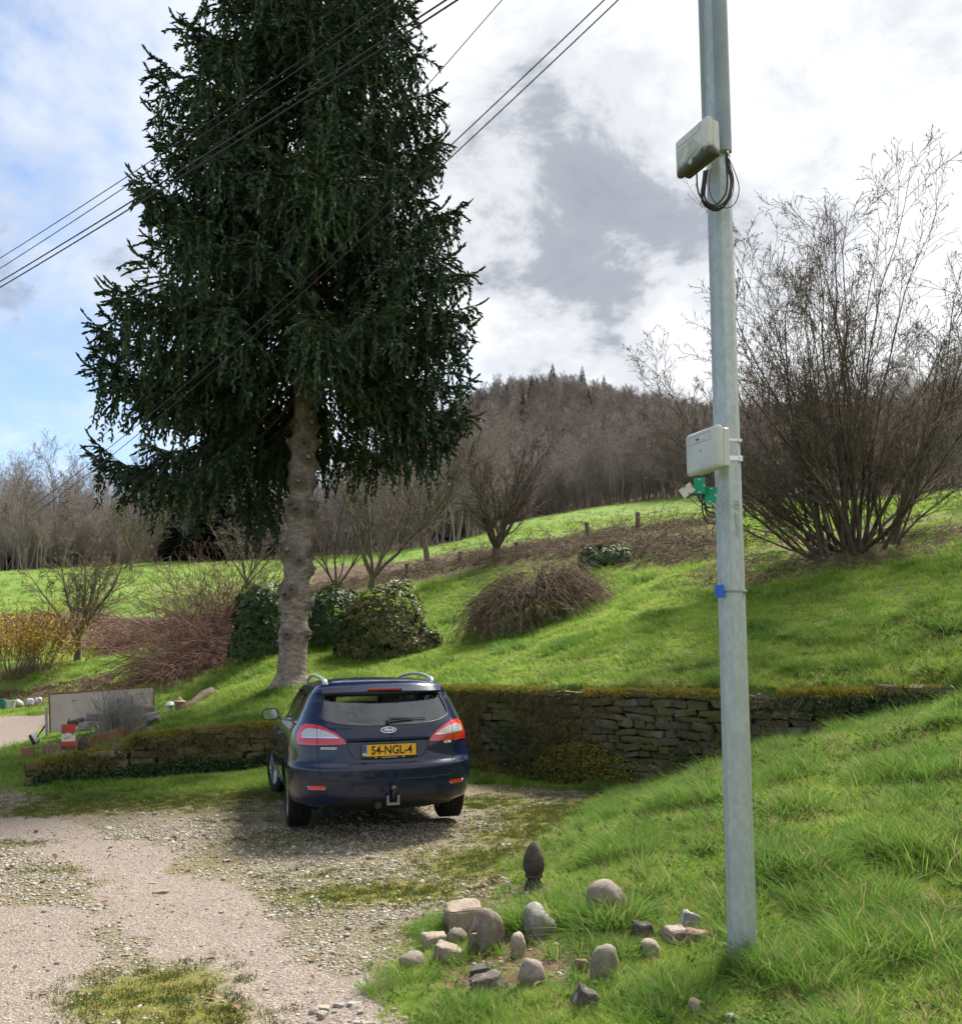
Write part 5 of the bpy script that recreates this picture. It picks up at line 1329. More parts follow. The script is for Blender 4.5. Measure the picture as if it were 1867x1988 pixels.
bdg = MB().box((0, 0, 0), (.088, .004, .020)).build('trim_badge', M_SILV, CAR, (_mb[0], _mb[1] - .006, _mb[2]), (0, 0, math.atan((rear_y(.64, .885) - rear_y(.56, .885)) / .08)), bevel=.002)
link('lettering', text_mesh('TDCi', .016, M_INK, sx=1.2), bdg, (-.012, -.003, 0), (R(90), 0, 0))
surf_patch('bumper_valance', [(-.60, .262), (-.50, .372), (-.38, .402), (.50, .402), (.62, .372), (.70, .262)], .004, M_BLACKP, CAR, res=.04, z_sub=.01)
# wiper
wp = MB()
def wsk(x, z, off): return skin(x, z, off)
wp.tube([wsk(0, 1.105, .03), wsk(.03, 1.128, .035), wsk(.14, 1.132, .03), wsk(.25, 1.130, .024)], [.012, .012, .009, .007], 6)
wp.tube([wsk(x, 1.140 - .012 * (x - .0) / .38, .006 + .010) for x in np.linspace(.0, .385, 10)], [.006] * 10, 6)
wp.lathe([(.024, 0), (.024, .03), (.018, .036)], 14, np.array([[1, 0, 0], [0, 0, -1], [0, 1, 0]]), tuple(wsk(0, 1.098, -.004)))
wp.build('rear_wiper', M_BLACKP, CAR, smooth=True, sharp=40)
# roof rails
for s in (-1, 1):
    t = np.linspace(0, 1, 40); y = .62 + t * 2.05; x = s * (.548 + .028 * np.sin(math.pi * t))
    lift = .080 * np.clip(np.sin(math.pi * t), 0, 1) ** .42
    z = 1.462 + lift + .012 * np.sin(math.pi * t)
    V = np.stack([x, y, z], 1); rr = np.interp(t, [0, .04, .12, .88, .96, 1], [.028, .028, .017, .015, .020, .020])
    m = MB().tube(V, rr, 10); m.build('roof_rail', M_RAIL, CAR, smooth=True)
bead('aerial', [(0, 2.35, 1.495), (.0, 2.25, 1.60), (0, 2.12, 1.72)], .004, M_BLACKP, CAR)
# door mirrors
for s in (-1, 1):
    mr = empty('door_mirror'); mr.parent = CAR
    m = MB(); c = np.array([s * .985, 2.98, 1.085])
    prof = [(.005, -.085), (.050, -.075), (.078, -.045), (.090, -.005), (.093, .030), (.090, .040)]
    Mx = np.array([[s * 1.28, 0, 0], [0, 0, -1.0], [0, 1.0, 0]])
    m.lathe(prof, 24, Mx, c); m.build('mirror_shell', M_PAINT, mr, smooth=True, sharp=50)
    MB().lathe([(.078, .0415), (.078, .043)], 24, Mx, c).build('mirror_glass', M_MGLASS, mr)
    for ch in mr.children:
        for v in ch.data.vertices:
            d = np.array([v.co.x - c[0], v.co.z - c[2]]); rr_ = np.hypot(d[0] / 1.28, d[1]); 
            if rr_ > 1e-6:
                e_ = np.abs(np.array([d[0] / 1.28, d[1]]) / rr_); k_ = 1 / (e_[0] ** 3.4 + e_[1] ** 3.4) ** (1 / 3.4) * .87
                v.co.x = c[0] + d[0] * k_; v.co.z = c[2] + d[1] * k_ * .92
    MB().box((s * .92, 3.0, 1.045), (.11, .06, .035)).build('mirror_arm', M_BLACKP, mr, bevel=.01)
    for yh in (1.62, 2.62):
        m = MB(); xh = side_x(yh, .93)
        m.tube([(s * (xh - .01), yh - .11, .935), (s * (xh + .028), yh - .085, .937), (s * (xh + .034), yh, .937), (s * (xh + .028), yh + .085, .937), (s * (xh - .01), yh + .11, .935)], [.014, .014, .013, .014, .014], 8)
        m.build('door_handle', M_PAINT, CAR, smooth=True)
# wheels
def wheel_parts():
    Mx = np.array([[0, 0, -1.0], [1.0, 0, 0], [0, 1.0, 0]])     # lathe axis -> -x (outer face at -x)
    prof = [(.215, .105), (.235, .112), (.285, .115), (.308, .106), (.318, .090)]
    for k, g in enumerate((.065, .028, -.028, -.065)):
        prof += [(.320, g + .007), (.311, g + .005), (.311, g - .005), (.320, g - .007)]
    prof += [(.318, -.090), (.308, -.106), (.285, -.115), (.235, -.112), (.215, -.105)]
    tyre = MB().lathe(prof, 60, Mx, close=False)
    for k in range(60):                                         # tread bars
        a = 2 * math.pi * k / 60
        for xo, sk in ((-.082, .05), (-.046, .05), (0, 0), (.046, -.05), (.082, -.05)):
            ca, sa = math.cos(a + sk * .5), math.sin(a + sk * .5)
            Mr = np.array([[1, 0, 0], [0, ca, -sa], [0, sa, ca]])
            tyre.box((xo, -sa * .3195, ca * .3195), (.030, .021, .006), M=Mr)
    rim = MB().lathe([(.222, .112), (.228, .108), (.222, .098), (.205, .085), (.200, -.10), (.215, -.11)], 48, Mx, close=False)
    rim.lathe([(.03, .098), (.034, .094), (.052, .085), (.055, .06), (.02, .05)], 24, Mx)
    for k in range(20):
        a = 2 * math.pi * k / 20; c_, s_ = math.cos(a), math.sin(a)
        p0 = np.array([-.085, .045 * c_, .045 * s_]); p1 = np.array([-.098, .130 * c_, .130 * s_]); p2 = np.array([-.100, .216 * c_, .216 * s_])
        rim.tube([p0, p1, p2], [.0075, .0065, .0085], 5)
    back = MB().lathe([(.20, .04), (.02, .045)], 32, Mx)
    return tyre.mesh('tyre', M_RUB, True, sharp=35), rim.mesh('rim', M_ALLOY, True, sharp=35), back.mesh('brake_disc', M_BLACKP)
TY, RI, BK = wheel_parts()
for ya, zc in ((1.03, .368), (3.88, .368)):
    for s in (-1, 1):
        w_ = empty('wheel', (s * .79, ya, zc - .012), (0, 0, (0 if s < 0 else math.pi) + (R(13) if ya > 2 else 0))); w_.parent = CAR
        link('tyre', TY, w_); link('rim', RI, w_); link('brake_disc', BK, w_)
# tow bar, sump, exhaust
tow = empty('tow_bar'); tow.parent = CAR
M_STEEL = plain('weathered_steel', (.23, .23, .235), .55, .6, bump=.3); M_RUST = plain('dull_tow_ball', (.16, .12, .09), .5, .7)
MB().tube([(.02, .30, .40), (.02, .06, .365), (.02, -.035, .385), (.02, -.055, .43), (.02, -.055, .475)], [.022, .02, .018, .016, .014], 10).build('tow_neck', M_BLACKP, tow, smooth=True)
MB().lathe([(.004, -.026), (.016, -.022), (.0245, -.008), (.0255, .004), (.021, .016), (.012, .0235), (.002, .026)], 18, None, (.02, -.055, .497)).build('tow_ball', M_RUST, tow, smooth=True)
tb = MB().box((.02, -.01, .345), (.125, .03, .025)); tb.box((-.030, -.01, .385), (.024, .03, .075)); tb.box((.070, -.01, .385), (.024, .03, .075)); tb.build('tow_bracket', M_STEEL, tow, bevel=.003)
MB().lathe([(.030, 0), (.034, .05), (.030, .055)], 16, np.array([[1, 0, 0], [0, 0, -1], [0, 1, 0]]), (-.12, .05, .335)).build('tow_socket', M_BLACKP, tow)
MB().box((0, .62, .33), (.80, .5, .14)).build('spare_wheel_well', M_BLACKP, CAR, bevel=.04)
MB().tube([(-.52, .65, .29), (-.52, .32, .30), (-.52, .25, .29)], .026, 12).build('exhaust_pipe', M_BLACKP, CAR, smooth=True)
# cabin
def pad(c, d, rx=0, r=.04):
    m = MB().box((0, 0, 0), d, M=Matrix.Rotation(rx, 3, 'X')); m.V = [v + np.array(c) for v in m.V]; return m, r
for x, hw in ((-.42, .44), (0, .30), (.42, .44)):
    m, r = pad((x, 1.55, .83), (hw, .16, .62), R(-14)); m.build('rear_seat_back', M_SEAT, CAR, bevel=.04, seg=3)
    m, r = pad((x, 1.44, 1.195), (.24, .09, .13), R(-10)); m.build('head_restraint', M_SEAT, CAR, bevel=.035, seg=3)
for x in (-.38, .38):
    m, r = pad((x, 2.45, .86), (.48, .16, .66), R(-16)); m.build('front_seat_back', M_SEAT, CAR, bevel=.05, seg=3)
    m, r = pad((x, 2.33, 1.255), (.26, .10, .17), R(-12)); m.build('head_restraint', M_SEAT, CAR, bevel=.04, seg=3)
MB().box((0, 3.35, .93), (1.45, .45, .18)).build('dashboard', M_INT, CAR, bevel=.05)
MB().box((0, .86, 1.0), (1.30, .75, .02)).build('luggage_cover', M_INT, CAR)
MB().box((0, 2.62, 1.335), (.24, .03, .06)).build('cabin_mirror', M_BLACKP, CAR, bevel=.01)
an = np.linspace(0, 2 * math.pi, 25); bead('steering_wheel', [(-.38 + .18 * math.cos(a), 3.02 + .07 * math.sin(a), 1.02 + .165 * math.sin(a)) for a in an], .014, M_BLACKP, CAR)
# ------------------------------------------------------------------ galvanised pole with its boxes
def galv():
    t = NT('galvanised_steel'); po = t.obj(); sp = t.voro(60, t.scale(po, (1, 1, .5)), out='Color'); se = t.node('ShaderNodeSeparateColor'); t.put(se.inputs[0], sp)
    n = t.noise(2.2, 5, .6, po); st = t.noise(1.0, 4, .6, t.scale(po, (30, 30, 1.2))); z = t.node('ShaderNodeSeparateXYZ'); t.put(z.inputs[0], po)
    c = t.mix(t.ramp(se.outputs[0], (.35, 0.), (.75, 1.)), (.40, .425, .445), (.465, .49, .505)); c = t.mix(t.ramp(n, (.4, 0.), (.7, .45)), c, (.34, .365, .385))
    c = t.mix(t.math('MULTIPLY', t.ramp(st, (.60, 0.), (.75, .35)), t.ramp(z.outputs[2], (.2, 1.), (.9, .4))), c, (.20, .22, .24))
    t.set(col=c, rough=t.math('ADD', t.math('MULTIPLY', se.outputs[1], .15), .48), metal=.45, spec=.4); t.bump(n, .12, .01); return t.m
M_GALV = galv()
pb = P(1440, 1835, 4.72); PB = np.array([pb[0], pb[1], Hp(pb[0], pb[1]) - .05])
POLE = empty('utility_pole', tuple(PB)); tag(POLE, 'tall galvanised steel utility pole standing in the grassy bank', 'pole')
ptop = P(1383, -40, 4.72 + .03); lean = (ptop - pb) / (ptop[2] - pb[2])       # leans a little
PH = 7.6
def pc(z): return np.array([lean[0] * z, lean[1] * z, z])
def pr(z): return np.interp(z, [0, PH], [.0665, .0550])
A0 = R(22.5 + 12)
zz_ = [0, .02] + list(np.linspace(.3, PH, 24)); V = []
for z in zz_:
    for j in range(8): a = A0 + j * math.pi / 4; V.append(pc(z) + np.array([math.cos(a), math.sin(a), 0]) * pr(z) / math.cos(R(22.5)))
m = MB(); k = len(zz_); m.add(V, [(i * 8 + j, i * 8 + (j + 1) % 8, (i + 1) * 8 + (j + 1) % 8, (i + 1) * 8 + j) for i in range(k - 1) for j in range(8)] + [tuple(range(7, -1, -1)), tuple((k - 1) * 8 + j for j in range(8))])
m.build('shaft', M_GALV, POLE, bevel=.004, seg=2)
def pz(py): return float(P(1410, py, 4.74)[2] - PB[2])        # height on the pole from a picture row
# cable guard up the camera side and a thin rail on the other
toC = unit(np.array([-PB[0], -PB[1], 0.0])); rgt = np.array([-toC[1], toC[0], 0.0])   # rgt: towards picture right
M_GUARD = plain('grey_cable_guard', (.27, .30, .335), .5, bump=.1); M_PVC = plain('pale_grey_plastic', (.56, .555, .55), .45)
zg = pz(308); g_ = MB(); V = []
for z in (zg, zg + 1.2, PH - .1):
    c = pc(z) + rgt * .030 + toC * (pr(z) * .72)
    for a in np.linspace(0, math.pi, 9): V.append(c + rgt * (.042 * math.cos(a)) + toC * (.050 * math.sin(a)))
n9 = 9; g_.add(V, [(i * 9 + j, i * 9 + (j + 1) % 9, (i + 1) * 9 + (j + 1) % 9, (i + 1) * 9 + j) for i in range(2) for j in range(9)] + [tuple(range(8, -1, -1)), tuple(18 + j for j in range(9))])
g_.build('cable_guard', M_GUARD, POLE, smooth=True, sharp=40)
m = MB().box((0, 0, 0), (.026, .016, PH - .1 - zg), M=np.array([rgt, toC, [0, 0, 1]]).T); m.V = [v + pc((zg + PH) / 2 + .1) - rgt * (.072) + toC * .01 + np.array([0, 0, 0]) for v in m.V]
m.build('cable_rail', M_GUARD, POLE)
M_STRAP = plain('bright_steel_strap', (.62, .62, .60), .28, .9)
def strap(z, h, name='steel_strap', grow=.0025, mat=None):
    V = []
    for q in (z - h / 2, z + h / 2):
        for rr in (0, grow):
            for j in range(8): a = A0 + j * math.pi / 4; V.append(pc(q) + np.array([math.cos(a), math.sin(a), 0]) * (pr(q) + .001 + rr) / math.cos(R(22.5)))
    Fc = []
    for j in range(8):
        k = (j + 1) % 8; Fc += [(8 + j, 8 + k, 24 + k, 24 + j), (j, k, 8 + k, 8 + j), (16 + j, 24 + j, 24 + k, 16 + k), (j, 16 + j, 16 + k, k)]
    o = MB().add(V, Fc).build(name, mat or M_STRAP, POLE)
    MB().box(tuple(pc(z) + rgt * (pr(z) + .004) + toC * .02), (.02, .03, h * 1.25), M=np.array([rgt, toC, [0, 0, 1]]).T).build('strap_buckle', mat or M_STRAP, o, bevel=.002)
    return o
# each strap a little smooth hoop
strap(pz(860), .012); strap(pz(895), .024)
strap(pz(1150), .010, 'marker_band', mat=plain('dull_band', (.30, .29, .28), .5, .5))
tagp = MB().box((0, 0, 0), (.046, .006, .066), M=np.array([rgt, toC, [0, 0, 1]]).T @ np.array(Matrix.Rotation(R(-4), 3, 'Y'))); tagp.V = [v + pc(pz(1150)) + toC * (pr(1) + .012) - rgt * .058 for v in tagp.V]
tagp.build('blue_tag', plain('blue_tag_plastic', (.012, .11, .62), .4), POLE, bevel=.002)

zt_ = pz(1010); da_ = unit(toC + rgt * .75); dr_ = np.array([-da_[1], da_[0], 0.0])
dg_ = text_mesh('7E2  2202724', .034, M_GALV, ext=.0015); dg_.transform(Matrix(np.array([[0, 0, 0], [0, 0, 0], [0, 0, 0]])).to_4x4() if False else Matrix(((0, dr_[0], da_[0], 0), (0, dr_[1], da_[1], 0), (-1, 0, 0, 0), (0, 0, 0, 1))))
link('stamped_digits', dg_, POLE, tuple(pc(zt_) + da_ * (pr(zt_) + .0035)))
def rounded_box(w, d, h, r, seg=4):
    m = MB().box((0, 0, 0), (w, d, h)); return m
def junction_box(name, label, c, yaw, tilt, w, h, d, mat, lid, details):
    """box with lid; local x = along its front, y = depth (front is -y), z = up"""
    B = empty(name, tuple(c), (tilt[0], tilt[1], yaw)); tag(B, label, 'junction box')
    MB().box((0, d * .25, 0), (w * .90, d * .5, h * .90)).build('box_body', mat, B, bevel=.010, seg=3)
    o = MB().box((0, -d * .25, 0), (w, d * .5, h)).build('box_lid', lid, B, bevel=.026, seg=5)
    me = o.data; me.polygons.foreach_set('use_smooth', np.ones(len(me.polygons), dtype=bool)); me.set_sharp_from_angle(angle=R(40))
    details(B, o); return B
def lid_line(o, pts, y, r, mat, name='lid_groove'): return MB().tube([(x, y, z) for x, z in pts], r, 5).build(name, mat, o, fix=False)
M_GROOVE = plain('grey_groove', (.30, .30, .30), .6)
def dirty_pvc():
    t = NT('dirty_pale_plastic'); po = t.obj(); z = t.node('ShaderNodeSeparateXYZ'); t.put(z.inputs[0], po); n = t.noise(22, 5, .65, po); st = t.noise(1., 4, .6, t.scale(po, (30, 30, 3)))
    alg = t.ramp(t.math('ADD', t.math('MULTIPLY', n, .14), z.outputs[2]), (-.035 + .5 - .5, 1.), (.03, 0.)); c = t.mix(t.ramp(st, (.5, 0.), (.75, .7)), (.60, .585, .57), (.42, .375, .34))
    n_ = t.math('ADD', z.outputs[2], t.math('MULTIPLY', t.math('SUBTRACT', n, .5), .10)); alg = t.ramp(t.math('ADD', n_, .5), (.425, 1.), (.455, 0.)); c = t.mix(alg, c, (.055, .050, .030))
    t.set(col=c, rough=.6); return t.m
M_OLDPVC = dirty_pvc()
def low_details(B, o):
    y = -.0455
    lid_line(o, [(-.105, .085), (.085, .085), (.085, .045), (-.105, .045), (-.105, .085)], y, .0012, M_GROOVE)
    MB().box((-.005, y, .064), (.058, .003, .016)).build('label_sticker', plain('white_sticker', (.62, .66, .70), .4), o)
    MB().box((-.022, y - .002, .063), (.026, .002, .009)).build('sticker_print', plain('navy_print', (.02, .03, .16), .5), o)
    lid_line(o, [(-.012, -.005), (.0, .012), (.012, -.005), (-.012, -.005)], y, .0011, M_GROOVE, 'warning_mark')
    # quilted relief of the lid
    V = []; Fc = []
    for r_ in range(11):
        for c_ in range(15):
            x, z = -.105 + c_ * .0135 + (r_ % 2) * .0067, .032 - r_ * .0095
            if abs(x) < .022 and z > -.012: continue
            k = len(V); V += [(x - .0052, y + .0012, z), (x, y + .0012, z - .0036), (x + .0052, y + .0012, z), (x, y + .0012, z + .0036), (x, y - .0008, z)]; Fc += [(k, k + 1, k + 4), (k + 1, k + 2, k + 4), (k + 2, k + 3, k + 4), (k + 3, k, k + 4)]
    MB().add(V, Fc).build('lid_relief', M_PVC, o)
    MB().lathe([(.015, 0), (.015, .004), (.012, .006)], 18, np.array([[1, 0, 0], [0, 0, -1], [0, 1, 0]]), (-.006, y + .002, -.085)).build('lid_lock', M_PVC, o)
def up_details(B, o):
    y = -.0455
    lid_line(o, [(-.115, .055), (.075, .055)], y, .0013, M_GROOVE); lid_line(o, [(.075, .055), (.075, .10)], y, .0013, M_GROOVE)
    for k in range(8): lid_line(o, [(-.118, .03 - k * .0145), (-.118 + .075 - k * .0085, .03 - k * .0145)], y, .0012, M_GROOVE)
    for k in range(8): lid_line(o, [(-.085 + k * .012, -.092 + k * .006), (.015 + k * .011, .045 - k * .012)], y, .0012, M_GROOVE)
    lid_line(o, [(-.030, .040), (-.005, .040), (-.005, .008), (-.030, .008), (-.030, .040)], y, .0010, M_GROOVE, 'warning_mark'); lid_line(o, [(-.022, .014), (-.020, .026), (-.010, .032), (-.010, .014)], y, .0010, M_GROOVE, 'warning_mark')
    MB().lathe([(.014, 0), (.014, .004), (.006, .005)], 18, np.array([[1, 0, 0], [0, 0, -1], [0, 1, 0]]), (-.008, y + .002, -.080)).build('lid_lock', M_PVC, o)
zl, zu = pz(885), pz(306)
cl = PB + pc(zl) + toC * .120 - rgt * .095; cu = PB + pc(zu) + toC * .120 - rgt * .105
yawc = math.atan2(toC[1], toC[0]) + R(90)
junction_box('junction_box', 'clean pale grey plastic box strapped to the pole above the green tags', cl, yawc - R(52), (0, 0), .275, .222, .090, M_PVC, M_PVC, low_details)
junction_box('junction_box', 'weathered grey plastic box high on the pole, green with algae below', cu, yawc - R(50), (0, R(-1)), .285, .220, .090, M_OLDPVC, M_OLDPVC, up_details)
M_CABLE = plain('black_cable_sheath', (.010, .010, .012), .45)
def pole_pt(px, py, near=.10): 
    p = P(px, py, 4.72 - near); return p
def curve(pts, n=28):
    """smooth line through points"""
    p = np.array(pts, float); m = len(p); out = []
    q = np.vstack([2 * p[0] - p[1], p, 2 * p[-1] - p[-2]])
    for i in range(m - 1):
        for t in np.linspace(0, 1, max(3, n // (m - 1)), endpoint=False):
            a, b, c, d = q[i], q[i + 1], q[i + 2], q[i + 3]; out.append(.5 * ((2 * b) + (c - a) * t + (2 * a - 5 * b + 4 * c - d) * t * t + (3 * b - a - 3 * c + d) * t ** 3))
    out.append(p[-1]); return np.array(out)
def cable_loop(pp_, r, label, cat='cable', mat=None, group=None):
    pts = curve([pole_pt(*q) for q in pp_]); o0 = pts[0]
    o = MB().tube(pts - o0, r, 7).build('cable_loop', mat or M_CABLE, None, tuple(o0), smooth=True, fix=False); tag(o, label, cat, group); return o
cable_loop([(1352, 338, .15), (1353, 362, .15), (1358, 380, .14), (1372, 396, .13), (1390, 402, .12), (1412, 385, .12), (1418, 350, .12), (1409, 320, .11), (1409, 296, .10)], .0045, 'black cable looping from the far end of the upper box')
cable_loop([(1367, 332, .14), (1365, 352, .14), (1362, 378, .13), (1368, 398, .12), (1392, 408, .11), (1413, 388, .11), (1420, 350, .11), (1412, 318, .11), (1411, 294, .10)], .0075, 'thickest black cable in the loop under the upper box')
cable_loop([(1371, 330, .13), (1369, 350, .13), (1366, 374, .13), (1372, 392, .13), (1388, 398, .13), (1408, 376, .13), (1411, 340, .12), (1408, 306, .12)], .005, 'inner black cable of the loop under the upper box')
cable_loop([(1378, 328, .14), (1377, 348, .15), (1377, 372, .15), (1388, 394, .15), (1410, 404, .14), (1428, 392, .13), (1434, 364, .12), (1425, 332, .12), (1413, 305, .12)], .0026, 'thin black cable swinging widest in the loop under the upper box')
cable_loop([(1374, 330, .14), (1371, 349, .16), (1368, 385, .15), (1380, 402, .14), (1400, 402, .14), (1420, 380, .13), (1423, 345, .12), (1412, 305, .12)], .0026, 'thin black cable inside the widest loop under the upper box')
cable_loop([(1347, 928, .15), (1349, 945, .15), (1358, 970, .14), (1372, 984, .12), (1386, 984, .06)], .0042, 'black cable bending from the clean box past the white tag')
cable_loop([(1367, 922, .14), (1366, 955, .14), (1368, 985, .14), (1374, 1000, .12), (1388, 1005, .06)], .0038, 'black cable between the two green tags, shorter loop')
cable_loop([(1372, 920, .13), (1364, 960, .13), (1363, 990, .13), (1371, 1012, .12), (1388, 1018, .06)], .0038, 'black cable hanging lowest under the clean box')
cable_loop([(1381, 920, .12), (1376, 945, .13), (1370, 965, .13), (1372, 990, .1), (1387, 996, .06)], .0034, 'black cable nearest the pole under the clean box')
def cable_tag(px, py, w, h, rot, mat, label, near):
    p = P(px, py, 4.72 - near); o = empty('cable_tag', tuple(p), (0, 0, yawc - R(12))); tag(o, label, 'tag')
    MB().box((0, 0, 0), (w, .003, h), M=Matrix.Rotation(R(rot), 3, 'Y')).build('tag_plate', mat, o, bevel=.001)
    Mr = Matrix.Rotation(R(rot), 3, 'Y')
    for x, z in ((0, h * .40), (0, -h * .40), (w * .42, 0)):
        q = Mr @ Vector((x, -.002, z)); MB().box(tuple(q), (w * .18 if x == 0 else .004, .0015, .004 if x == 0 else h * .14), M=Mr).build('tag_slot', M_WPRINT if mat is not M_WTAG else M_INK, o)
    return o
M_GTAG = plain('green_tag_plastic', (.0, .27, .13), .45); M_WTAG = plain('white_tag_plastic', (.62, .56, .50), .5)
M_WPRINT = plain('white_print', (.8, .8, .8), .5); M_INK = plain('black_print', (.01, .01, .01), .5)
cable_tag(1357, 943, .058, .082, 2, M_GTAG, 'bright green plastic cable tag hanging higher under the clean box', .19)
cable_tag(1379, 961, .060, .082, 7, M_GTAG, 'bright green plastic cable tag hanging lower, against the pole', .17)
cable_tag(1333, 952, .068, .052, -32, M_WTAG, 'off-white plastic cable tag tilted beside the green ones', .18)

# overhead lines
def line_cable(a, b, r, label, sag=.25, n=60):
    A_, B_ = P(*a), P(*b); t = np.linspace(0, 1, n)[:, None]; pts = A_ * (1 - t) + B_ * t; pts[:, 2] -= sag * 4 * (t * (1 - t))[:, 0] * 1.0
    o = MB().tube(pts - A_, r, 6).build('overhead_cable', M_CABLE, None, tuple(A_), smooth=True, fix=False); tag(o, label, 'cable', 'overhead cables'); return o
line_cable((1376, -430, 5.5), (-420, 745, 19), .0055, 'uppermost thin overhead cable crossing the top of the spruce')
line_cable((1388, -430, 5.4), (-420, 768, 19), .0055, 'second overhead cable from the top crossing the spruce')
line_cable((1500, -420, 5.5), (-420, 778, 19), .0085, 'thick overhead cable, third from the top across the spruce')
line_cable((1525, -420, 5.4), (-420, 788, 19), .0085, 'thick overhead cable, lowest of the upper bundle across the spruce')
line_cable((1330, -415, 4.8), (60, 975, 16), .0035, 'single thin overhead cable crossing the middle of the sky gap')
line_cable((1575, -390, 5.0), (60, 985, 16), .0052, 'overhead cable of the pair running down past the right side of the spruce, upper one')
line_cable((1605, -390, 5.0), (60, 1003, 16), .0052, 'overhead cable of the pair running down past the right side of the spruce, lower one')
# ------------------------------------------------------------------ loose stones, ornaments, garden things
def ground_hit(px, py, y0=3.2, y1=60):
    d = ray(px, py); ts = np.linspace(y0, y1, 1500) / d[1]; p = np.array([0, 0, H0]) + ts[:, None] * d
    dz = p[:, 2] - Hg(p[:, 0], p[:, 1]); k = np.argmax(dz < 0) if (dz < 0).any() else len(ts) - 1; return p[k]
def rock_mat(name, c1, c2, lich=(.30, .29, .25)):
    t = NT(name); po = t.pos(); n = t.noise(9, 6, .65, po); n2 = t.noise(55, 4, .6, po)
    c = t.mix(t.ramp(n, (.3, 0.), (.7, 1.)), tuple(k * .80 for k in c1), tuple(k * .86 for k in c2)); c = t.mix(t.ramp(t.noise(26, 3, .5, po, .4), (.58, 0.), (.68, .5)), c, lich)
    c = t.mix(t.ramp(n2, (.56, 0.), (.72, .65)), c, tuple(k * .4 for k in c1)); c = t.mix(t.ramp(t.noise(4.5, 5, .65, po), (.52, 0.), (.66, .6)), c, (.10, .095, .05)); t.set(col=c, rough=.9, spec=.25); t.bump(t.math('ADD', n, n2), .5, .012); return t.m
M_RK = dict(beige=rock_mat('beige_field_stone', (.24, .19, .14), (.38, .32, .25)), grey=rock_mat('grey_field_stone', (.20, .19, .175), (.36, .345, .32), (.45, .45, .42)),
            pink=rock_mat('pinkish_sandstone', (.20, .155, .132), (.33, .27, .235)), brown=rock_mat('brown_river_stone', (.145, .115, .085), (.25, .21, .165)), red=rock_mat('red_sandstone', (.17, .095, .075), (.26, .165, .135)),
            dark=rock_mat('dark_slab', (.07, .06, .052), (.13, .11, .095)), olive=rock_mat('olive_grey_stone', (.17, .15, .105), (.29, .26, .19)))
from mathutils import noise as mnoise
def rock_mesh(kind, seed, dims, mat):
    rg = np.random.default_rng(seed); bm = bmesh.new()
    if kind == 'round':
        bmesh.ops.create_icosphere(bm, subdivisions=3, radius=.5)
        for v in bm.verts:
            p = np.array(v.co) * 2; f = 1 + .13 * math.sin(2.3 * p[0] + seed) + .10 * math.sin(3.1 * p[2] + 2 * seed + p[1]) + .22 * mnoise.noise(Vector(p * 1.1 + seed * 3.1)) + .09 * mnoise.noise(Vector(p * 3.2 + seed)) + .012 * rg.normal(); v.co *= f
    else:
        bmesh.ops.create_cube(bm, size=1.0)
        for v in bm.verts: v.co = v.co * Vector(rg.uniform(.72, 1.12, 3))
        bmesh.ops.bevel(bm, geom=bm.edges[:], offset=.12, segments=2, affect='EDGES', profile=.45)
        bmesh.ops.subdivide_edges(bm, edges=bm.edges[:], cuts=1, use_grid_fill=True)
        bmesh.ops.subdivide_edges(bm, edges=bm.edges[:], cuts=1, use_grid_fill=True)
        for v in bm.verts: q_ = v.co * 2.2 + Vector((seed * 2.7, seed, 0)); v.co = v.co * (1 + .20 * mnoise.noise(q_) + .08 * mnoise.noise(q_ * 2.7)) + Vector(rg.normal(0, .010, 3))
    for v in bm.verts: v.co = Vector((v.co.x * dims[0], v.co.y * dims[1], v.co.z * dims[2]))
    me = bpy.data.meshes.new('rock'); bm.to_mesh(me); bm.free()
    me.polygons.foreach_set('use_smooth', np.ones(len(me.polygons), dtype=bool))
    if kind != 'round': me.set_sharp_from_angle(angle=R(45))
    me.materials.append(mat); return me
ROCKS = []
def rock(u, v, w, h, kind, mk, label, seed, tilt=0, sink=.18, dep=.85, direct=False, name='loose_rock'):
    px, py, s = (u, v, 1.0) if direct else (740.9 + .3968 * u, 1574.3 + .3968 * v, .3968)
    g_ = ground_hit(px, py + h * s * .5 * (1 - .1)); dist = g_[1]; W_, H_ = w * s * dist / F, h * s * dist / F
    H_ = H_ * (1 + sink) * 1.0; W_ *= .98
    o = link(name, rock_mesh(kind, seed, (W_, W_ * dep, H_), M_RK[mk]), None, (g_[0], g_[1] + W_ * dep * .35, g_[2] + H_ * (.5 - sink)), (R(seed * 7 % 9 - 4), R(tilt), R(seed * 37 % 50 - 25)))
    tag(o, label, 'rock', 'stones on the bank'); ROCKS.append((g_[0], g_[1] + W_ * .3, W_ * .55)); return o
rock(400, 545, 185, 130, 'block', 'beige', 'large angular beige block at the foot of the bank, behind the tall egg-shaped stone', 1)
rock(475, 565, 70, 110, 'block', 'beige', 'narrow yellowish wedge of stone between the beige block and the tall egg-shaped stone', 2, 30)
rock(535, 617, 135, 195, 'round', 'brown', 'tall egg-shaped brown-grey stone standing upright at the bank foot', 3)
rock(365, 625, 88, 100, 'round', 'brown', 'smooth rounded stone leaning against the big beige block', 4)
rock(258, 650, 120, 72, 'block', 'beige', 'flat beige stone beside the rounded stone, at the edge of the moss', 5)
rock(315, 715, 135, 88, 'block', 'beige', 'angular pale stone below the flat beige one', 6, 12)
rock(140, 745, 125, 85, 'round', 'pink', 'pinkish rounded stone lying farthest out on the gravel', 7)
rock(772, 560, 170, 150, 'round', 'grey', 'pale grey oval boulder below the stone acorn finial', 8, -25)
rock(672, 673, 82, 108, 'round', 'beige', 'small upright ochre egg-shaped stone', 9)
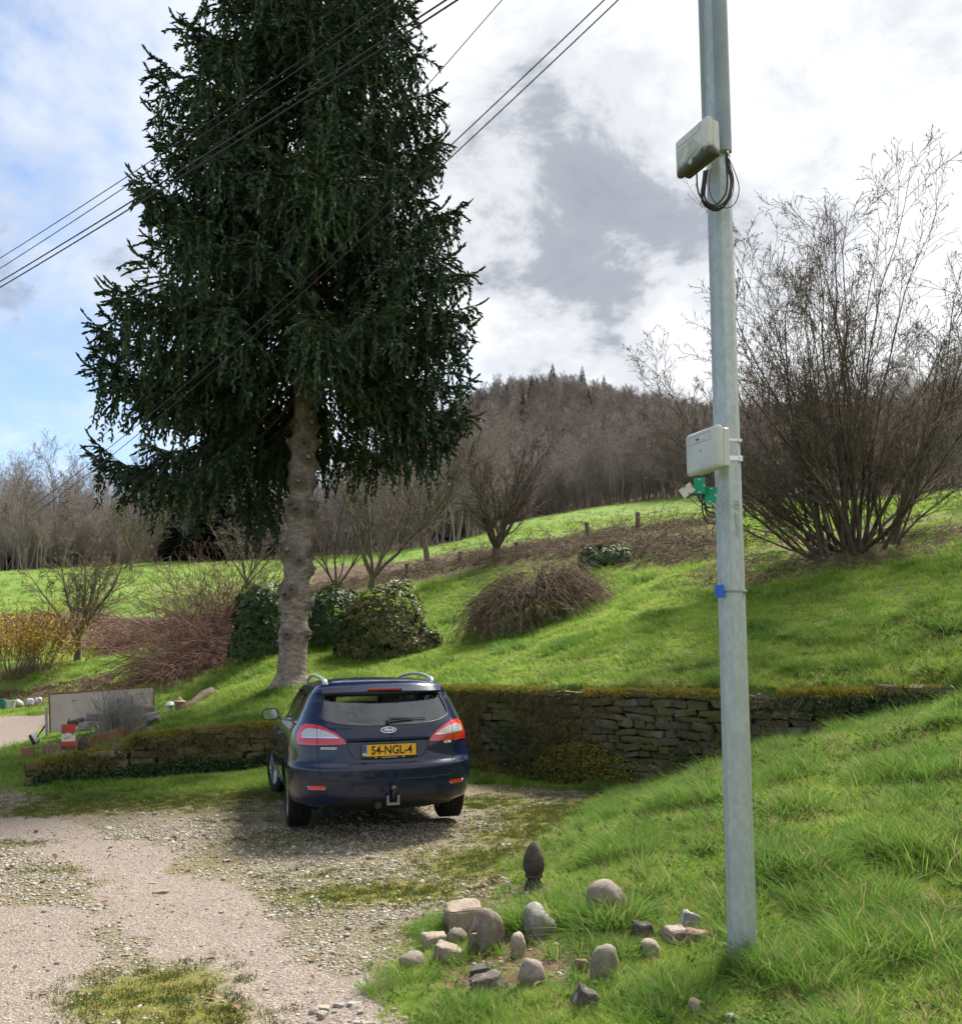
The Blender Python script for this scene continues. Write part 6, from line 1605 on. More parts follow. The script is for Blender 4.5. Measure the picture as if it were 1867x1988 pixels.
rock(1120, 470, 190, 205, 'round', 'pink', 'largest boulder, grey-pink with lichen, highest on the bank', 10, 15, .05)
rock(740, 800, 125, 125, 'round', 'pink', 'pinkish stone half buried in grass below the ochre egg-shaped stone', 11)
rock(1088, 775, 148, 170, 'round', 'olive', 'olive-grey egg-shaped stone standing alone low on the bank', 12)
rock(515, 862, 145, 72, 'block', 'dark', 'dark flat slab lying at the edge of the gravel', 13, -18)
rock(490, 790, 100, 40, 'block', 'dark', 'thin dark slab just above the dark flat slab', 14, -12)
rock(1320, 697, 112, 82, 'round', 'beige', 'low rounded beige stone between the olive egg-shaped stone and the pole', 15)
rock(1450, 622, 112, 85, 'block', 'pink', 'blocky pale stone beside the red sandstone slab near the pole', 16)
rock(1562, 640, 152, 78, 'block', 'red', 'reddish sandstone slab next to the pole foot', 17, 4)
rock(1512, 558, 100, 92, 'block', 'grey', 'grey angular stone above the red sandstone slab', 18, 20)
rock(1692, 682, 100, 52, 'round', 'olive', 'flat mossy stone right at the pole foot', 19)
rock(1832, 704, 82, 62, 'block', 'beige', 'pale stone half hidden in grass just past the pole foot', 20)
rock(1540, 985, 92, 80, 'round', 'beige', 'round beige stone low in the grass below the pole', 21)
rock(1732, 1032, 84, 44, 'round', 'grey', 'grey stone at the bottom edge of the picture below the pole', 22)
rock(1052, 545, 95, 82, 'block', 'grey', 'dull grey stone in grass left of the largest boulder', 23)
rock(940, 466, 72, 46, 'block', 'brown', 'small brown stone in the grass between the finial and the largest boulder', 24)
rock(1000, 935, 110, 90, 'block', 'dark', 'dark earthy stone below the olive egg-shaped stone', 25, 25)
rock(455, 655, 60, 90, 'block', 'brown', 'brown stone wedged behind the tall egg-shaped stone', 26, 10)
rock(970, 770, 70, 70, 'block', 'red', 'small reddish stone beside the olive egg-shaped stone', 27)
rock(1285, 600, 90, 80, 'block', 'dark', 'dark stone below the largest boulder', 28)
rgp = np.random.default_rng(91)
for k in range(16):
    px, py = rgp.uniform(560, 720), rgp.uniform(1950, 1994); rock(px, py, rgp.uniform(9, 28), rgp.uniform(6, 13), 'block' if k % 3 else 'round', ['pink', 'grey', 'beige'][k % 3], 'hand-sized broken stone in the patch of stones at the bottom of the track', 40 + k, 0, .25, .8, True, 'track_stone')['group'] = 'broken stones on the track'
for u, v, w in ((310, 1732, 30), (700, 2008 - 30, 16), (447, 1894 - 0, 14), (297, 1715, 16)):
    rock(u, v, w, w * .35, 'block', 'beige', {30: 'flat pale stone embedded in the track, biggest of the flat ones', 16: 'flat pale stone flush with the track', 14: 'flat pale stone flush with the track'}[w], 60 + u, 0, .5, .8, True, 'track_stone')['group'] = 'flat stones in the track'
# acorn finials
M_FIN = rock_mat('weathered_finial', (.045, .036, .030), (.085, .068, .055), (.12, .11, .09))
def finial(px, py, hpx, label):
    g_ = ground_hit(px, py); s = hpx * g_[1] / F
    ROCKS.append((g_[0], g_[1] - .05, .3 * s + .12)); t = empty('stone_finial', (g_[0], g_[1] + .05, g_[2] + .10 * s), (0, 0, .3)); tag(t, label, 'finial')
    MB().lathe([(.20 * s, -.3 * s), (.22 * s, 0), (.19 * s, .08 * s), (.15 * s, .12 * s), (.17 * s, .16 * s), (.22 * s, .20 * s), (.20 * s, .25 * s)], 20).build('base_moulding', M_FIN, t, smooth=True, sharp=35)
    m = MB(); prof = [(.185, .25), (.235, .36), (.25, .48), (.235, .62), (.195, .76), (.135, .88), (.06, .97), (.008, 1.0)]; n = 36; V = []
    for r_, z_ in prof:
        for j in range(n): a = 2 * math.pi * j / n; k = 1 + (.035 if j % 3 else -.02); V.append((r_ * s * k * math.cos(a), r_ * s * k * math.sin(a), z_ * s))
    m.add(V, [(i * n + j, i * n + (j + 1) % n, (i + 1) * n + (j + 1) % n, (i + 1) * n + j) for i in range(len(prof) - 1) for j in range(n)] + [tuple((len(prof) - 1) * n + j for j in range(n)), tuple(range(n - 1, -1, -1))])
    m.build('acorn', M_FIN, t, smooth=True, sharp=40)
finial(1037, 1730, 80, 'dark carved acorn finial standing on the bank above the round stones')
finial(158, 1478, 44, 'dark carved acorn finial beside the red and white marker')
# red and white marker
def rusty(name, c):
    t = NT(name); n = t.noise(14, 6, .7, t.obj()); t.set(col=t.mix(t.ramp(n, (.56, 0.), (.66, 1.)), c, (.06, .025, .015)), rough=.6); t.bump(n, .3, .004); return t.m
mk = P(133, 1483, 13.45); mk[2] = Hp(mk[0], mk[1]); s_ = 13.45 / F
MK = empty('marker_post', tuple(mk), (0, R(-2), R(14))); tag(MK, 'small rusty red and white striped marker on a thin metal stake', 'sign')
MB().tube([(0, 0, -.1), (0, 0, .62)], .009, 8).build('stake', rusty('rusty_stake', (.05, .03, .025)), MK)
z0 = (1483 - 1459) * s_; hh = (1459 - 1411) * s_
def band(a, b, name, mat):
    V = []; n = 11
    for z in (z0 + hh * a, z0 + hh * b):
        for rr in (.0, .004):
            for j in range(n): x = (j / (n - 1) - .5) * .185; V.append((x, -.012 - .035 * (1 - (x / .0925) ** 2) - rr, z))
    Fc = []
    for j in range(n - 1): Fc += [(n + j, n + j + 1, 3 * n + j + 1, 3 * n + j), (j, 2 * n + j, 2 * n + j + 1, j + 1), (j, j + 1, n + j + 1, n + j), (2 * n + j, 3 * n + j, 3 * n + j + 1, 2 * n + j + 1)]
    Fc += [(0, n, 3 * n, 2 * n), (n - 1, 3 * n - 1, 4 * n - 1, 2 * n - 1)]
    MB().add(V, Fc).build(name, mat, MK)
band(.0, .16, 'rust_band', rusty('rust', (.09, .035, .02))); band(.161, .33, 'red_band', rusty('rusty_red', (.42, .045, .02))); band(.331, .66, 'white_band', rusty('rusty_white', (.55, .53, .47))); band(.661, 1., 'red_band', rusty('rusty_red_top', (.42, .04, .02)))
# leaning board
b0, b1 = P(103, 1348, 19.2), P(303, 1334, 19.8); gb = (Hp(b0[0], b0[1]) + Hp(b1[0], b1[1])) / 2; wv = b1 - b0; Lb = np.linalg.norm(wv[:2]); yawb = math.atan2(wv[1], wv[0]); Hb = .78
BD = empty('leaning_board', (b0[0], b0[1], b0[2] - Hb), (0, -math.atan2(wv[2], Lb), yawb)); tag(BD, 'long pale pinkish board with a wooden frame, set on edge behind the flower bed', 'board')
MB().box((Lb / 2, 0, Hb / 2), (Lb, .02, Hb)).build('panel', mat2('pale_board', (.42, .35, .32), (.50, .43, .395), 3, bump=.05), BD)
M_WOODF = mat2('brown_frame_wood', (.13, .075, .04), (.20, .13, .075), 12)
MB().box((Lb / 2, -.005, Hb + .011), (Lb + .04, .045, .024)).build('frame_rail', M_WOODF, BD); MB().box((-.012, -.005, Hb / 2), (.024, .045, Hb)).build('frame_rail', M_WOODF, BD); MB().box((Lb + .012, -.005, Hb / 2), (.024, .045, Hb)).build('frame_rail', M_WOODF, BD)
MB().box((-.07, -.02, Hb * .30), (.05, .05, Hb * .75)).build('support_post', plain('grey_post', (.30, .30, .30), .8), BD)
for x, z in ((.45, .62), (1.72, .66)): MB().box((x, -.0125, z), (.09, .004, .03)).build('worn_mark', plain('grey_blue_mark', (.24, .25, .30), .8), BD)
# flower-bed edging tiles
M_TILE = mat2('brown_edging', (.16, .095, .05), (.26, .165, .09), 9, rnd=.2)
el = smooth_line([tuple(P(*q)[:2]) for q in [(84, 1452, 15.6), (112, 1466, 14.8), (150, 1472, 14.35), (200, 1449, 15.0), (245, 1431, 15.8), (286, 1414, 16.6)]], 2)
se, pe, Le = resample(el, .122); ED = empty('garden_edging', (*pe[0], 0)); tag(ED, 'scalloped brown edging tiles round the flower bed with the lavender', 'edging')
an = np.linspace(0, math.pi, 9); tile = MB().prism([(-.058, -.1), (.058, -.1)] + [(.058 * math.cos(a), .20 + .035 * math.sin(a)) for a in an], -.012, .012, 1).mesh('edging_tile', M_TILE, bevel=.004)
for k in range(len(se)):
    tg = pe[min(k + 1, len(se) - 1)] - pe[max(k - 1, 0)]
    link('edging_tile', tile, ED, (pe[k, 0] - pe[0, 0], pe[k, 1] - pe[0, 1], Hp(*pe[k]) + .0), (R(rgp.normal(0, 3)), R(rgp.normal(0, 2)), math.atan2(tg[1], tg[0])))
def garden_rock(px, py, Y, w, h, kind, mk, label, seed, tilt=0):
    p = P(px, py, Y); z = Hp(p[0], p[1]); W_, H_ = w * Y / F, h * Y / F
    o = link('bed_rock', rock_mesh(kind, seed, (W_, W_ * .8, H_), M_RK[mk]), None, (p[0], p[1], max(z + H_ * .2, p[2])), (0, R(tilt), R(seed * 31 % 40))); tag(o, label, 'rock', 'stones in the flower bed')
garden_rock(279, 1377, 16.9, 46, 18, 'block', 'beige', 'largest flat pale rock beside the lavender', 201, 3)
garden_rock(283, 1393, 16.6, 50, 14, 'block', 'grey', 'flat grey slab under the largest pale rock by the lavender', 202, -10)
garden_rock(303, 1405, 16.9, 26, 14, 'round', 'brown', 'dull brown stone at the end of the edging tiles', 203)
garden_rock(165, 1410, 15.4, 26, 18, 'block', 'grey', 'lichen-grey stone behind the red and white marker', 204)
garden_rock(148, 1402, 15.8, 28, 12, 'block', 'dark', 'dark stone in the bed near the dry grass tuft', 205, -15)
garden_rock(185, 1392, 16.2, 30, 14, 'block', 'grey', 'pale grey stone between the lavender and the board', 206)
garden_rock(290, 1418, 15.9, 12, 14, 'block', 'beige', 'small pale stone by the last edging tile', 207)
# lavender
def lavender(pos):
    rg = np.random.default_rng(95); t = empty('lavender', tuple(pos)); tag(t, 'grey-violet lavender bush in the flower bed in front of the board', 'bush'); n = 520
    a = rg.uniform(0, 6.28, n); tl = np.abs(rg.normal(0, .55, n)); D = np.c_[np.cos(a) * np.sin(tl), np.sin(a) * np.sin(tl), np.cos(tl)]; O = np.c_[rg.normal(0, .16, n), rg.normal(0, .13, n), np.zeros(n)]; L = rg.uniform(.35, .78, n)
    V, Fc = tubes(O, O + D * L[:, None], np.full(n, .004), np.full(n, .003), 3); link('stems', new_mesh('stems', V, Fc, mat2('lavender_stem', (.24, .225, .19), (.38, .355, .32), 4)), t)
    m = 2600; k = rg.integers(0, n, m); f = rg.uniform(.05, .72, m); Q = O[k] + D[k] * (L[k] * f)[:, None]; V, Fc = blades(Q, D[k] + rg.normal(0, .5, (m, 3)), rg.uniform(.04, .08, m), np.full(m, .006), rg.normal(0, .1, (m, 3)), 1, rg)
    link('leaves', new_mesh('leaves', V, Fc, leaf_mat('lavender_leaf', (.20, .215, .175), (.32, .325, .29), 4, .8, .25)), t)
    k = np.arange(n); Q = O + D * L[:, None]; V, Fc = tubes(Q, Q + D * .05, np.full(n, .007), np.full(n, .004), 4); tag(link('seed_heads', new_mesh('seed_heads', V, Fc, mat2('dry_lavender_head', (.20, .17, .21), (.32, .28, .32), 5)), t), kind='stuff')
lv = P(228, 1432, 16.0); lv[2] = Hp(lv[0], lv[1]) + .02; lavender(lv)
thicket('dry_stalks', [(P(292, 1400, 17.2) * [1, 1, 0] + [0, 0, Hp(*P(292, 1400, 17.2)[:2])], (.12, .1), 10, 1.0, 2.0, .15)], M_TWIG, 'few tall dry stalks rising above the flat rock by the board', 'stalks', r=.006, seed=97)
# saucepan on a brick
bp = P(54, 1448, 15.9); bz = Hp(bp[0], bp[1]); br = MB().box((0, 0, .09), (.20, .14, .24)).build('garden_brick', mat2('worn_brick', (.20, .11, .06), (.30, .18, .10), 10), None, (bp[0], bp[1], bz - .02), (0, 0, .4), bevel=.01); tag(br, 'upright brown block carrying the white pan', 'block')
PN = empty('enamel_pan', (bp[0] + .06, bp[1] - .02, bz + .30), (R(-20), R(62), .2)); tag(PN, 'old white pan with dark base and a dark handle, lying on the brown block', 'pan')
MB().lathe([(.085, 0), (.092, .02), (.095, .11), (.098, .115), (.088, .11), (.083, .02), (.01, .012)], 24, close=False).build('bowl', plain('chipped_enamel', (.62, .62, .60), .35), PN, smooth=True, sharp=40)
MB().lathe([(.01, -.002), (.088, -.001), (.094, .03), (.095, .035)], 24, close=False).build('dark_base', plain('sooty_base', (.03, .028, .03), .6), PN, smooth=True)
MB().tube([(-.09, 0, .09), (-.15, 0, .12), (-.24, 0, .20), (-.30, 0, .24)], [.008, .008, .015, .014], 8).build('handle', M_BLACKP2, PN, smooth=True, fix=False) if False else MB().tube([(0, -.095, .10), (-.02, -.17, .13), (-.06, -.24, .20), (-.10, -.30, .25)], [.008, .008, .014, .013], 8).build('handle', plain('dark_pan_handle', (.03, .022, .02), .6), PN, smooth=True, fix=False)
# buckets and bags
def bucket(px, py, Y, r, h, mat, label):
    p = P(px, py, Y); z = Hp(p[0], p[1]); t = empty('bucket', (p[0], p[1], z)); tag(t, label, 'bucket')
    MB().lathe([(.01, .0), (r * .80, .0), (r * .97, h * .88), (r * 1.05, h * .88), (r * 1.05, h), (r * .95, h), (r * .78, .02), (.01, .02)], 22, close=False).build('tub', mat, t, smooth=True, sharp=40)
    an = np.linspace(0, math.pi, 13); MB().tube([(r * math.cos(a), -.02 - r * .3 * math.sin(a), h * .9 - r * .9 * math.sin(a)) for a in an], .004, 5).build('bail', M_STRAP, t)
bucket(19, 1379, 25.4, .155, .25, plain('white_tub', (.62, .60, .56), .5), 'white plastic bucket in the row of containers at the far side of the yard')
bucket(-3, 1379, 25.2, .15, .32, plain('teal_tub', (.02, .22, .22), .45), 'teal bucket cut by the picture edge')
for k, (px, w, lab) in enumerate([(37, 17, 'crumpled white and blue plastic bag next to the white bucket'), (57, 14, 'pale plastic bag, middle one of the three by the bank'), (74, 13, 'grey-white plastic bag farthest from the white bucket')]):
    p = P(px, 1376, 25.6); me = rock_mesh('round', 300 + k, (w * 25.6 / F, .18, .22), None); me.materials.clear(); me.materials.append(mat2('crumpled_bag', (.38, .40, .45), (.60, .60, .58), 18, bump=.8))
    for v in me.vertices: v.co *= 1 + .12 * math.sin(40 * v.co.x + 30 * v.co.z + k)
    tag(link('plastic_bag', me, None, (p[0], p[1], Hp(p[0], p[1]) + .08)), lab, 'bag')
# small lamp, pot, log
lp = P(331, 1374, 18.0); lp[2] = Hp(lp[0], lp[1]); LA = empty('garden_lamp', tuple(lp)); tag(LA, 'small white mushroom-shaped garden lamp beyond the board', 'lamp')
MB().lathe([(.035, -.02), (.032, .13), (.045, .14), (.045, .16), (.03, .17)], 14).build('stem', plain('grey_lamp_stem', (.35, .36, .36), .5), LA, smooth=True, sharp=40)
MB().lathe([(.02, .165), (.10, .165), (.105, .18), (.06, .235), (.01, .25)], 18).build('cap', plain('pale_lamp_cap', (.60, .63, .66), .4), LA, smooth=True, sharp=50)
fp = P(348, 1368, 18.1); fp[2] = Hp(fp[0], fp[1]); FPOT = empty('flower_pot', tuple(fp)); tag(FPOT, 'terracotta flower pot with a domed lid next to the white garden lamp', 'pot')
M_TERRA = mat2('terracotta', (.24, .13, .075), (.34, .21, .13), 14)
MB().lathe([(.06, 0), (.085, .15), (.10, .155), (.10, .19), (.09, .19)], 18).build('pot', M_TERRA, FPOT, smooth=True, sharp=35); MB().lathe([(.13, .192), (.12, .205), (.06, .235), (.045, .27), (.01, .285)], 18).build('lid', mat2('straw_lid', (.28, .21, .12), (.38, .30, .18), 16), FPOT, smooth=True, sharp=40)
lg0, lg1 = P(346, 1384, 17.6), P(408, 1354, 19.2); lg0[2] = Hp(lg0[0], lg0[1]) + .05; lg1[2] = Hp(lg1[0], lg1[1]) + .09; LG = empty('log', tuple(lg0)); tag(LG, 'rough brown log lying in the grass beyond the flower bed', 'log')
t_ = np.linspace(0, 1, 10)[:, None]; pts = (lg1 - lg0) * t_ + np.c_[.03 * np.sin(t_[:, 0] * 7), .03 * np.cos(t_[:, 0] * 6), .03 * np.sin(t_[:, 0] * 9)]; MB().tube(pts, np.interp(t_[:, 0], [0, .5, 1], [.05, .075, .095]) * np.array([1, 1.15, .9, 1.1, .85, 1.2, .95, 1.12, .92, 1.05]), 10).build('log_body', mat2('log_bark', (.055, .04, .03), (.13, .095, .07), 12, bump=.9, bdist=.03), LG, smooth=True)
# fence posts
M_POST = mat2('weathered_post', (.075, .060, .048), (.16, .13, .105), 14, bump=.6)
for k, (px, py, Y, h, lab) in enumerate([(893, 1102, 33, 30, 'short weathered fence post behind the fan-shaped fruit tree'), (1003, 1070, 32, 26, 'thin fence post half lost in the dead undergrowth'), (1141, 1056, 32, 42, 'thick weathered fence post in the middle of the dead undergrowth'), (1237, 1036, 33, 40, 'weathered fence post farthest up the slope, near the grey pole'), (790, 1120, 35, 30, 'weathered fence post above the bronze-leaved evergreen bush')]):
    p = P(px, py, Y); hh_ = h * Y / F; m = MB(); m.tube([(0, 0, -.3), (.01, 0, hh_ * .5), (.03, .01, hh_), (.03, .01, hh_ + .01)], [.085, .08, .075, .05], 8); o = m.build('fence_post', M_POST, None, (p[0], p[1], Hp(p[0], p[1])), (0, R(-4 + 3 * (k % 3)), k), smooth=True, sharp=40); tag(o, lab, 'post', 'fence posts on the slope')
for k, px in enumerate((330, 367, 440)):
    Y = 76; p = P(px, 1096, Y); o = MB().tube([(0, 0, -.3), (0, 0, .9), (0, 0, .92)], [.08, .07, .04], 6).build('fence_post', M_POST, None, (p[0], Y, Hp(p[0], Y))); tag(o, ['small pale stake at the top of the meadow nearest the round bare tree', 'small stake at the top of the meadow, middle of three', 'small stake at the top of the meadow nearest the spruce trunk'][k], 'post', 'stakes at the meadow top')
# ------------------------------------------------------------------ grass, moss, pebbles (uncountable)
def grass_mat(name, c1, c2, dry):
    t = NT(name); n = t.noise(.9, 2, .6); n2 = t.noise(5, 1, .6); rn = t.rnd()
    c = t.mix(t.ramp(n, (.33, 0.), (.67, 1.)), c1, c2); c = t.mix(t.ramp(t.math('ADD', t.math('MULTIPLY', n2, .55), t.math('MULTIPLY', rn, .45)), (.56, 0.), (.76, .75)), c, dry)
    h = t.node('ShaderNodeHueSaturation'); t.put(h.inputs['Color'], c); t.put(h.inputs['Value'], t.math('ADD', t.math('MULTIPLY', rn, .5), .75)); c = h.outputs[0]
    t.set(col=c, rough=.6, spec=.15); tr = t.node('ShaderNodeBsdfTranslucent'); t.put(tr.inputs[0], c); mx = t.node('ShaderNodeMixShader'); mx.inputs[0].default_value = .5
    t.l.new(t.bsdf.outputs[0], mx.inputs[1]); t.l.new(tr.outputs[0], mx.inputs[2]); t.l.new(mx.outputs[0], t.out.inputs[0]); return t.m
M_GR = grass_mat('fresh_grass', (.160, .300, .030), (.265, .385, .056), (.35, .33, .14))
M_GRD = grass_mat('deep_grass', (.085, .190, .030), (.145, .255, .036), (.16, .21, .06))
M_STRAW = grass_mat('straw_grass', (.30, .235, .12), (.36, .29, .16), (.24, .17, .09))
def tuft(seed, n, lmin, lmax, w, rad, lean, mats, straw=.06):
    rg = np.random.default_rng(seed); a = rg.uniform(0, 6.28, n); r_ = rad * np.sqrt(rg.random(n)); O = np.c_[r_ * np.cos(a), r_ * np.sin(a), np.full(n, -.015)]
    tl = np.abs(rg.normal(0, lean, n)); b = a + rg.normal(0, .9, n); D = np.c_[np.cos(b) * np.sin(tl), np.sin(b) * np.sin(tl), np.cos(tl)]; L = rg.uniform(lmin, lmax, n)
    bend = np.c_[np.cos(b), np.sin(b), np.full(n, -.45)] * rg.uniform(.15, .75, n)[:, None]; V, Fc = blades(O, D, L, np.full(n, w) * rg.uniform(.7, 1.3, n), bend, 3, rg, .08)
    me = new_mesh('tuft', V, Fc, mats); mi = np.repeat((rg.random(n) < straw).astype(np.int32), 3); me.polygons.foreach_set('material_index', mi); return me
def weed(seed, mats):
    rg = np.random.default_rng(seed); n = 26; a = rg.uniform(0, 6.28, n); r_ = rg.uniform(.01, .09, n); O = np.c_[r_ * np.cos(a), r_ * np.sin(a), rg.uniform(.01, .06, n)]; D = np.c_[np.cos(a), np.sin(a), rg.uniform(-.1, .6, n)]; L = rg.uniform(.022, .045, n)
    A, B, C = leaf_frames(np.tile([0, 0, 1.], (n, 1)) + rg.normal(0, .3, (n, 3)), D, L, L * .8); V, Fc = place_shapes(LEAF, LEAF_F, O, A, B, C); return new_mesh('weed', V, Fc, mats)
M_WEED = leaf_mat('weed_leaf', (.055, .120, .022), (.10, .18, .032), 6, .8, .35, .3, .05)
G_NEAR = [tuft(500 + k, 30, .035, .105, .0042, .055, .45, [M_GR, M_STRAW], .07) for k in range(4)] + [tuft(510 + k, 32, .08, .20, .0050, .05, .42, [M_GRD, M_STRAW], .05) for k in range(3)] + [tuft(520, 24, .05, .13, .004, .07, .85, [M_STRAW, M_GR], .3)] + [weed(530 + k, M_WEED) for k in range(2)]
G_FAR = [tuft(540 + k, 22, .045, .11, .010, .10, .45, [M_GR, M_STRAW], .06) for k in range(4)] + [tuft(550 + k, 24, .08, .17, .011, .09, .42, [M_GRD, M_STRAW], .06) for k in range(2)] + [tuft(560, 16, .05, .12, .009, .10, .8, [M_STRAW, M_GR], .35)]
rg = np.random.default_rng(601)
def sample(n, x0, x1, y0, y1): return rg.uniform(x0, x1, n), rg.uniform(y0, y1, n)
def visible(x, y, z, m=.05):
    f = y * math.cos(PIT) + (z - H0) * math.sin(PIT); px = CX + F * x / f; py = CY - F * (-y * math.sin(PIT) + (z - H0) * math.cos(PIT)) / f
    return (px > -1867 * m) & (px < 1867 * (1 + m)) & (py > 0) & (py < 1988 * (1 + m * 1.5))
def clear_of(x, y, pad=.0):
    ok = np.ones(len(x), bool)
    for rx, ry, rr in ROCKS: ok &= (x - rx) ** 2 + (y - ry) ** 2 > (rr * .45 + pad) ** 2
    ok &= (x - PB[0]) ** 2 + (y - PB[1]) ** 2 > .085 ** 2
    return ok
def off_wall(x, y): return line_dist(x, y, WALL_L[:-1] + WALL_R) > .20 + .12 * fbm(x, y, 3., 68)
def normal_tilt(x, y):
    e = .06; dx = (Hg(x + e, y) - Hg(x - e, y)) / (2 * e); dy = (Hg(x, y + e) - Hg(x, y - e)) / (2 * e); dx, dy = np.clip(dx, -.8, .8), np.clip(dy, -.8, .8); return np.arctan(dy) * .5, -np.arctan(dx) * .5
# near bank and verge
x, y = sample(150000, -7.5, 6.2, 3.4, 12.6); gr, tr, ms, up, brs, wd = zones(x, y); z = Hg(x, y)
den = (1 - gr) * (1 - .86 * np.clip(brs * 1.2, 0, 1)) * np.clip(1.15 - (y - 4) * .055, .45, 1); k = (rg.random(len(x)) < den) & visible(x, y, z) & clear_of(x, y) & off_wall(x, y)
x, y, z, gr, ms, up = x[k], y[k], z[k], gr[k], ms[k], up[k]; n = len(x); pat = fbm(x, y, 2.4, 61); pat2 = fbm(x, y, 5.5, 62)
bank = np.clip((z - .05) / .25, 0, 1)
idx = np.where(pat2 + rg.normal(0, .25, n) > .42, 4 + rg.integers(0, 3, n), rg.integers(0, 4, n)); idx = np.where(rg.random(n) < .08 + .22 * (pat < -.25), 7, idx); idx = np.where((rg.random(n) < .05 + .14 * (pat < -.35)), 8 + rg.integers(0, 2, n), idx)
sc = (.55 + .38 * bank) * (1 + .35 * pat2) * rg.uniform(.7, 1.25, n); sc = np.clip(sc, .35, 1.6); tx, ty = normal_tilt(x, y)
P1 = [np.c_[x, y, z], np.c_[tx + rg.normal(0, .22, n), ty + rg.normal(0, .22, n), rg.uniform(0, 6.28, n)], sc, idx]
# coarse tussocks picked out on the photograph
for px, py, m_, rr_, s_ in [(1810, 1500, 200, .42, 1.30), (1830, 1660, 200, .38, 1.35), (1545, 1690, 130, .25, 1.35), (1210, 1665, 110, .22, 1.25), (1050, 1800, 90, .16, 1.25), (1190, 1800, 90, .16, 1.3), (1460, 1470, 90, .3, 1.25), (1640, 1760, 120, .3, 1.2), (1350, 1560, 90, .25, 1.2), (1750, 1850, 140, .3, 1.25), (1560, 1900, 120, .25, 1.15)]:
    c = ground_hit(px, py); a = rg.uniform(0, 6.28, m_); r_ = rr_ * np.sqrt(rg.random(m_)); xx, yy = c[0] + r_ * np.cos(a), c[1] + r_ * np.sin(a)
    ok = clear_of(xx, yy); xx, yy, a, r_ = xx[ok], yy[ok], a[ok], r_[ok]; m_ = len(xx)
    for arr, v in zip(P1, [np.c_[xx, yy, Hg(xx, yy)], np.c_[-np.sin(a) * r_ / rr_ * .4, np.cos(a) * r_ / rr_ * .4, rg.uniform(0, 6.28, m_)], s_ * rg.uniform(.7, 1.15, m_), 4 + rg.integers(0, 3, m_)]): pass
    P1 = [np.concatenate([arr, v]) for arr, v in zip(P1, [np.c_[xx, yy, Hg(xx, yy)], np.c_[-np.sin(a) * r_ / rr_ * .4, np.cos(a) * r_ / rr_ * .4, rg.uniform(0, 6.28, m_)], s_ * rg.uniform(.7, 1.15, m_), 4 + rg.integers(0, 3, m_)])]
scatter('bank_grass', G_NEAR, *P1, 'long fresh green grass and weeds covering the near bank and verges', 'grass'); print('bank grass', len(P1[0]))
# slope behind the walls
parts = []
for y0, y1, n0, s0 in ((9.0, 15, 22000, 1.0), (15, 21, 30000, 1.15), (21, 30, 24000, 1.4), (30, 46, 15000, 2.0), (46, 80, 9000, 3.2), (80, 125, 6000, 4.2)):
    x, y = sample(n0, -.56 * y1, .56 * y1, y0, y1); gr, tr, ms, up, brs, wd = zones(x, y); z = Hg(x, y); k = (rg.random(len(x)) < (1 - gr) * (1 - .8 * brs) * (1 - wd)) & visible(x, y, z, .04) & off_wall(x, y) & ((up > .6) | (y > 12.6))
    x, y, z = x[k], y[k], z[k]; n = len(x); pat = fbm(x, y, 1.1, 63); pat2 = fbm(x, y, 3.3, 64); idx = np.where(pat2 + rg.normal(0, .3, n) > .45, 4 + rg.integers(0, 2, n), rg.integers(0, 4, n)); idx = np.where(rg.random(n) < .05 + .12 * (pat < -.4), 6, idx)
    tx, ty = normal_tilt(x, y); parts.append((np.c_[x, y, z], np.c_[tx + rg.normal(0, .08, n), ty + rg.normal(0, .08, n), rg.uniform(0, 6.28, n)], s0 * (1 + .4 * pat2) * rg.uniform(.7, 1.2, n) * (.8 if y0 < 30 else .6), idx))
PP = [np.concatenate([q[i] for q in parts]) for i in range(4)]; scatter('slope_grass', G_FAR, *PP, 'fresh green lawn grass on the slope above the stone walls', 'grass'); print('slope grass', len(PP[0]))
# moss on the gravel
def moss_tuft(seed):
    rg_ = np.random.default_rng(seed); n = 34; a = rg_.uniform(0, 6.28, n); r_ = .05 * np.sqrt(rg_.random(n)); O = np.c_[r_ * np.cos(a), r_ * np.sin(a), np.full(n, -.004)]; D = np.c_[rg_.normal(0, .5, n), rg_.normal(0, .5, n), np.ones(n)]
    V, Fc = blades(O, D, rg_.uniform(.010, .026, n), np.full(n, .006), rg_.normal(0, .3, (n, 3)), 1, rg_); return new_mesh('moss_tuft', V, Fc, M_GMOSS)
M_GMOSS = leaf_mat('ground_moss', (.125, .118, .026), (.080, .115, .026), 3.5, .9, .25, .3)
M_GMOSS2 = leaf_mat('ground_moss_dull', (.10, .085, .025), (.14, .10, .035), 3.5, .9, .2, .3)
MT = [moss_tuft(620 + k) for k in range(3)]; 
x, y = sample(60000, -7.5, 3.2, 3.6, 13.5); gr, tr, ms, up, brs, wd = zones(x, y); z = Hg(x, y); k = (rg.random(len(x)) < np.clip(ms * 1.1 - .15, 0, 1)) & (up < .2) & visible(x, y, z) & (z < .3) & clear_of(x, y); x, y, z = x[k], y[k], z[k]; n = len(x)
scatter('ground_moss', MT + [tuft(630, 12, .02, .055, .0035, .04, .5, [M_GR, M_STRAW], .1)], np.c_[x, y, z], np.c_[np.zeros(n), np.zeros(n), rg.uniform(0, 6.28, n)], rg.uniform(.6, 1.3, n), np.where(rg.random(n) < .22, 3, rg.integers(0, 3, n)), 'yellow-green moss in patches on the gravel', 'moss')
